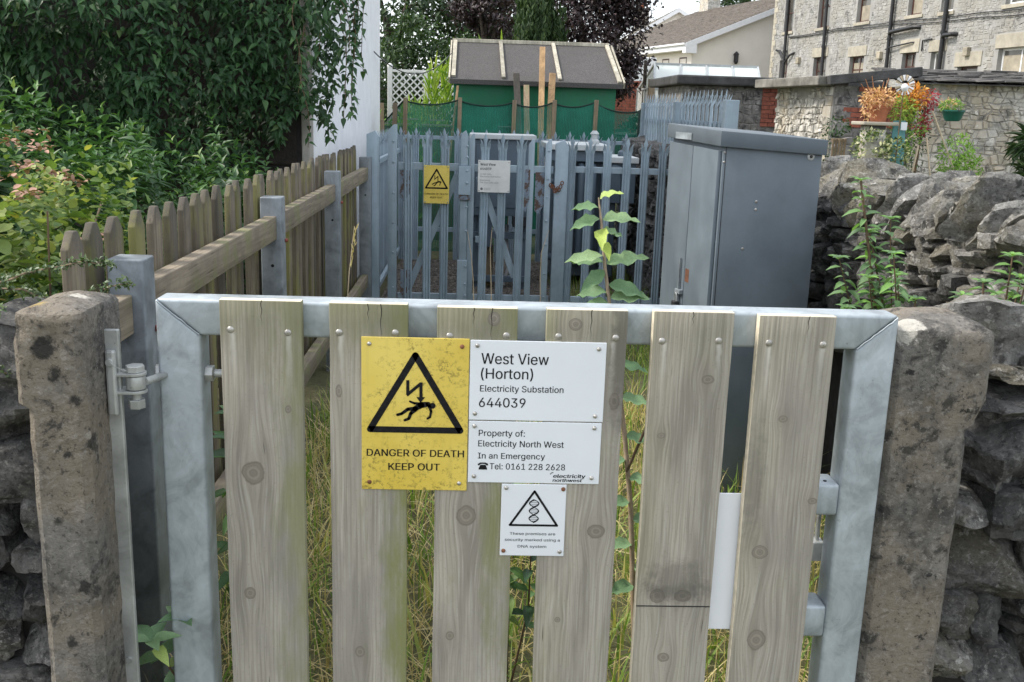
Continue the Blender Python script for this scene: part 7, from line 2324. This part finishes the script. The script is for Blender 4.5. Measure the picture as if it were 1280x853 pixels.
# ================================================================== GARDEN PLANTS BY THE OUTHOUSES
stand = thing('stone_stand', (5.12, 13.0, 0), 'stone plant stand with a pale slab top half hidden by ivy', 'stand')
MB().box(4.99, 5.25, 12.9, 13.15, 0, 1.648).build('pillar_shaft', M['outhouse_stone'], stand, bevel=.02)
MB().box(4.90, 5.36, 12.8, 13.25, 1.65, 1.695).build('slab_top', M['sandstone'], stand, bevel=.012)
MB().box(5.02, 5.22, 12.86, 13.18, 1.60, 1.647).build('slab_block', M['coping'], stand, bevel=.01)
pot = thing('terracotta_pot', (5.14, 13.0, 1.7), 'terracotta pot with a dried peach coloured plant on the stone stand', 'plant pot')
MB().lathe([(.09, 0), (.125, .16), (.14, .165), (.142, .20), (.128, .202), (.12, .18)], (5.16, 13.0, 1.697), 22).build('pot', M['terracotta'], pot, smooth=40)
def puff(root, name, mat, c, r, n, size, asp, tm=T2, **k):
    d = norm(nrs.normal(0, 1, (n, 3)))
    rad = nrs.rand(n) ** .45
    p = np.array(c) + d * np.array(r) * rad[:, None]
    return cloud(name, M[mat], p, d + nrs.normal(0, .5, (n, 3)), nrs.normal(0, .4, (n, 3)) + np.array([0, -.3, 1]), rands(n, *size), np.full(n, np.mean(size) * asp), tm, None, root, kind='stuff', **k)
puff(pot, 'dried_flowers', 'peach_leaf', (5.12, 12.95, 1.99), (.22, .2, .12), 420, (.035, .07), .5)
puff(pot, 'dried_flowers', 'peach_leaf', (4.98, 12.9, 1.86), (.10, .12, .14), 130, (.03, .06), .5)
for (dx, dz) in ((-.22, .42), (-.14, .46), (.02, .40), (.08, .44), (-.27, .36)):
    MB().tube([(5.14, 13.0, 1.85), (5.14 + dx * .6, 12.98, 1.85 + dz * .5), (5.14 + dx, 12.95, 1.8 + dz)], [.008, .007, .004], 5).build('twig', M['peach_leaf'], pot)
orp = thing('orange_plant', (5.55, 13.1, 0), 'orange autumn coloured plant beside the terracotta pot', 'plant')
puff(orp, 'foliage', 'orange_leaf', (5.62, 13.1, 2.02), (.20, .15, .17), 420, (.035, .07), .5)
puff(orp, 'foliage', 'bamboo', (5.48, 13.0, 1.86), (.20, .15, .16), 340, (.035, .07), .5)
MB().tube([(5.55, 13.1, 0), (5.55, 13.1, 1.0), (5.58, 13.1, 2.0)], [.02, .02, .01], 6).build('stem', M['stem'], orp)
puff(orp, 'foliage', 'bright_green', (5.60, 13.1, 1.55), (.25, .15, .30), 380, (.03, .06), .5)
rdp = thing('red_plant', (5.9, 13.3, 0), 'red flowered climbing plant left of the hanging green pot', 'plant')
puff(rdp, 'red_flowers', 'red_leaf', (5.90, 13.2, 2.0), (.10, .1, .14), 170, (.03, .055), .6)
puff(rdp, 'red_flowers', 'red_leaf', (5.83, 13.2, 1.70), (.12, .1, .16), 170, (.03, .055), .6)
puff(rdp, 'red_flowers', 'red_leaf', (5.72, 13.2, 1.97), (.07, .08, .06), 60, (.03, .05), .6)
puff(rdp, 'foliage', 'tree_mid', (5.80, 13.3, 1.55), (.2, .12, .5), 500, (.03, .06), .5)
MB().tube([(5.85, 13.3, 0), (5.85, 13.3, 1.0), (5.88, 13.25, 2.0)], [.02, .02, .008], 6).build('stem', M['stem'], rdp)
bush('ivy_bush', 'variegated pale green ivy mound below the terracotta pot', 'bush', [((5.03, 12.75, 1.28), (.27, .25, .34)), ((5.28, 12.7, 1.2), (.22, .2, .30)), ((5.15, 12.7, .6), (.4, .3, .6))], 2200, 'ivy', T2, (.035, .065), .7)
bush('feathery_bush', 'bright green feathery bush below the hanging green pot', 'bush', [((6.25, 13.0, 1.26), (.24, .22, .30)), ((6.42, 13.0, 1.12), (.18, .2, .2)), ((6.3, 13.0, .6), (.25, .25, .6))], 1600, 'bright_green', TL, (.04, .08), .3)
bush('dark_fern', 'dark spiky foliage at the right end of the rubble outhouse', 'plant', [((7.55, 13.2, 1.45), (.35, .3, .22)), ((7.6, 13.2, 1.0), (.3, .3, .3))], 700, 'tree_dark', TL, (.15, .32), .12)
bush('low_plant', 'brownish green plant in the corner beside the pale outhouse', 'plant', [((4.85, 13.6, 1.62), (.16, .2, .12)), ((4.8, 13.6, 1.0), (.2, .2, .6))], 500, 'tree_mid', T2, (.04, .07), .5)
ws = thing('wooden_screen', (4.8, 13.3, 0), 'small brown slatted wooden screen at the foot of the pale outhouse corner', 'screen')
for k in range(5):
    MB().box(4.70 + .04 * k, 4.727 + .04 * k, 13.3, 13.32, 0, 1.46).build('slat', M['stake'], ws, bevel=.003)
for z in (1.12, 1.42):
    MB().box(4.69, 4.90, 13.321, 13.345, z, z + .045).build('rail', M['stake'], ws, bevel=.003)

bo = thing('teal_board', (5.45, 12.9, 0), 'teal painted board with a white tag among the garden plants', 'board')
for i_, x in enumerate((5.36, 5.43, 5.50)):
    MB().bar((x, 12.9, .9), (x + .01 - .02 * i_, 12.95, 1.72), .062, .015, (0, 1, 0)).build('plank', M['teal_wood'], bo, bevel=.003)
MB().box(5.41, 5.49, 12.86, 12.87, 1.60, 1.70).build('tag', M['white_sign'], bo, bevel=.002)
MB().bar((5.60, 12.85, .9), (5.66, 12.85, 1.42), .02, .02).build('stake', M['cane'], bo)
wm = thing('pinwheel', (5.4, 12.7, 0), 'white windmill ornament on a stick above the orange plant', 'garden ornament')
wc = Vector((5.34, 12.72, 2.155))
for k in range(18):
    a = k * 2 * math.pi / 18
    d = Vector((math.cos(a), 0, math.sin(a)))
    p = Vector((-math.sin(a), .35, math.cos(a))) * .011
    q0, q1 = wc + d * .055, wc + d * .125
    MB().add([tuple(q0 - p * .5), tuple(q0 + p * .5), tuple(q1 + p * 1.3), tuple(q1 - p * 1.3), tuple(q0 - p * .5 + Vector((0, .004, 0))), tuple(q0 + p * .5 + Vector((0, .004, 0))), tuple(q1 + p * 1.3 + Vector((0, .004, 0))), tuple(q1 - p * 1.3 + Vector((0, .004, 0)))],
             [(0, 1, 2, 3), (7, 6, 5, 4), (0, 4, 5, 1), (1, 5, 6, 2), (2, 6, 7, 3), (3, 7, 4, 0)]).build('blade', M['fascia'] if k % 2 else M['cane'], wm)
MB().lathe([(.045, 0), (.05, .015), (.02, .04), (.001, .045)], (0, 0, 0), 14, Matrix.Translation(wc + Vector((0, .01, -.03))) @ Matrix.Rotation(R(90), 4, 'X')).build('hub', M['fascia'], wm, smooth=50)
MB().cyl((wc.x, 12.75, 0.4), (wc.x, 12.745, wc.z), .008, n=8).build('stick', M['stem'], wm)
hb = thing('hanging_pot', (6.72, 14.2, 1.75), 'dark green bowl shaped pot of plants hanging on the rubble outhouse wall', 'plant pot')
MB().lathe([(.09, 0), (.115, .03), (.15, .13), (.158, .135), (.158, .155), (.14, .155), (.13, .13)], (6.72, 14.25, 1.735), 22).build('pot', M['green_pot'], hb, smooth=40)
MB().bar((6.72, 14.70, 1.88), (6.72, 14.05, 1.88), .015, .012).build('bracket', M['dark_metal'], hb)
puff(hb, 'foliage', 'bright_green', (6.68, 14.25, 1.95), (.17, .12, .08), 260, (.03, .07), .3)
puff(hb, 'foliage', 'peach_leaf', (6.62, 14.25, 1.98), (.12, .1, .06), 60, (.03, .07), .3)
for (a, b, lab) in (((5.86, 13.0, 1.85), (6.14, 13.0, 1.3), 'long pale garden cane leaning below the hanging pot'), ((5.78, 12.9, 1.52), (5.86, 12.9, 1.15), 'short pale garden cane left of the long one'), ((5.95, 13.2, 1.70), (5.62, 13.2, 1.45), 'thin crossing cane behind the two pale garden canes')):
    MB().cyl(a, (b[0] + (b[0] - a[0]) * 1.5, b[1], max(0, b[2] + (b[2] - a[2]) * 1.5)), .011, n=8).build('garden_cane', M['cane'], None, label=lab, cat='cane')

bpy.data.objects.remove(_fo)
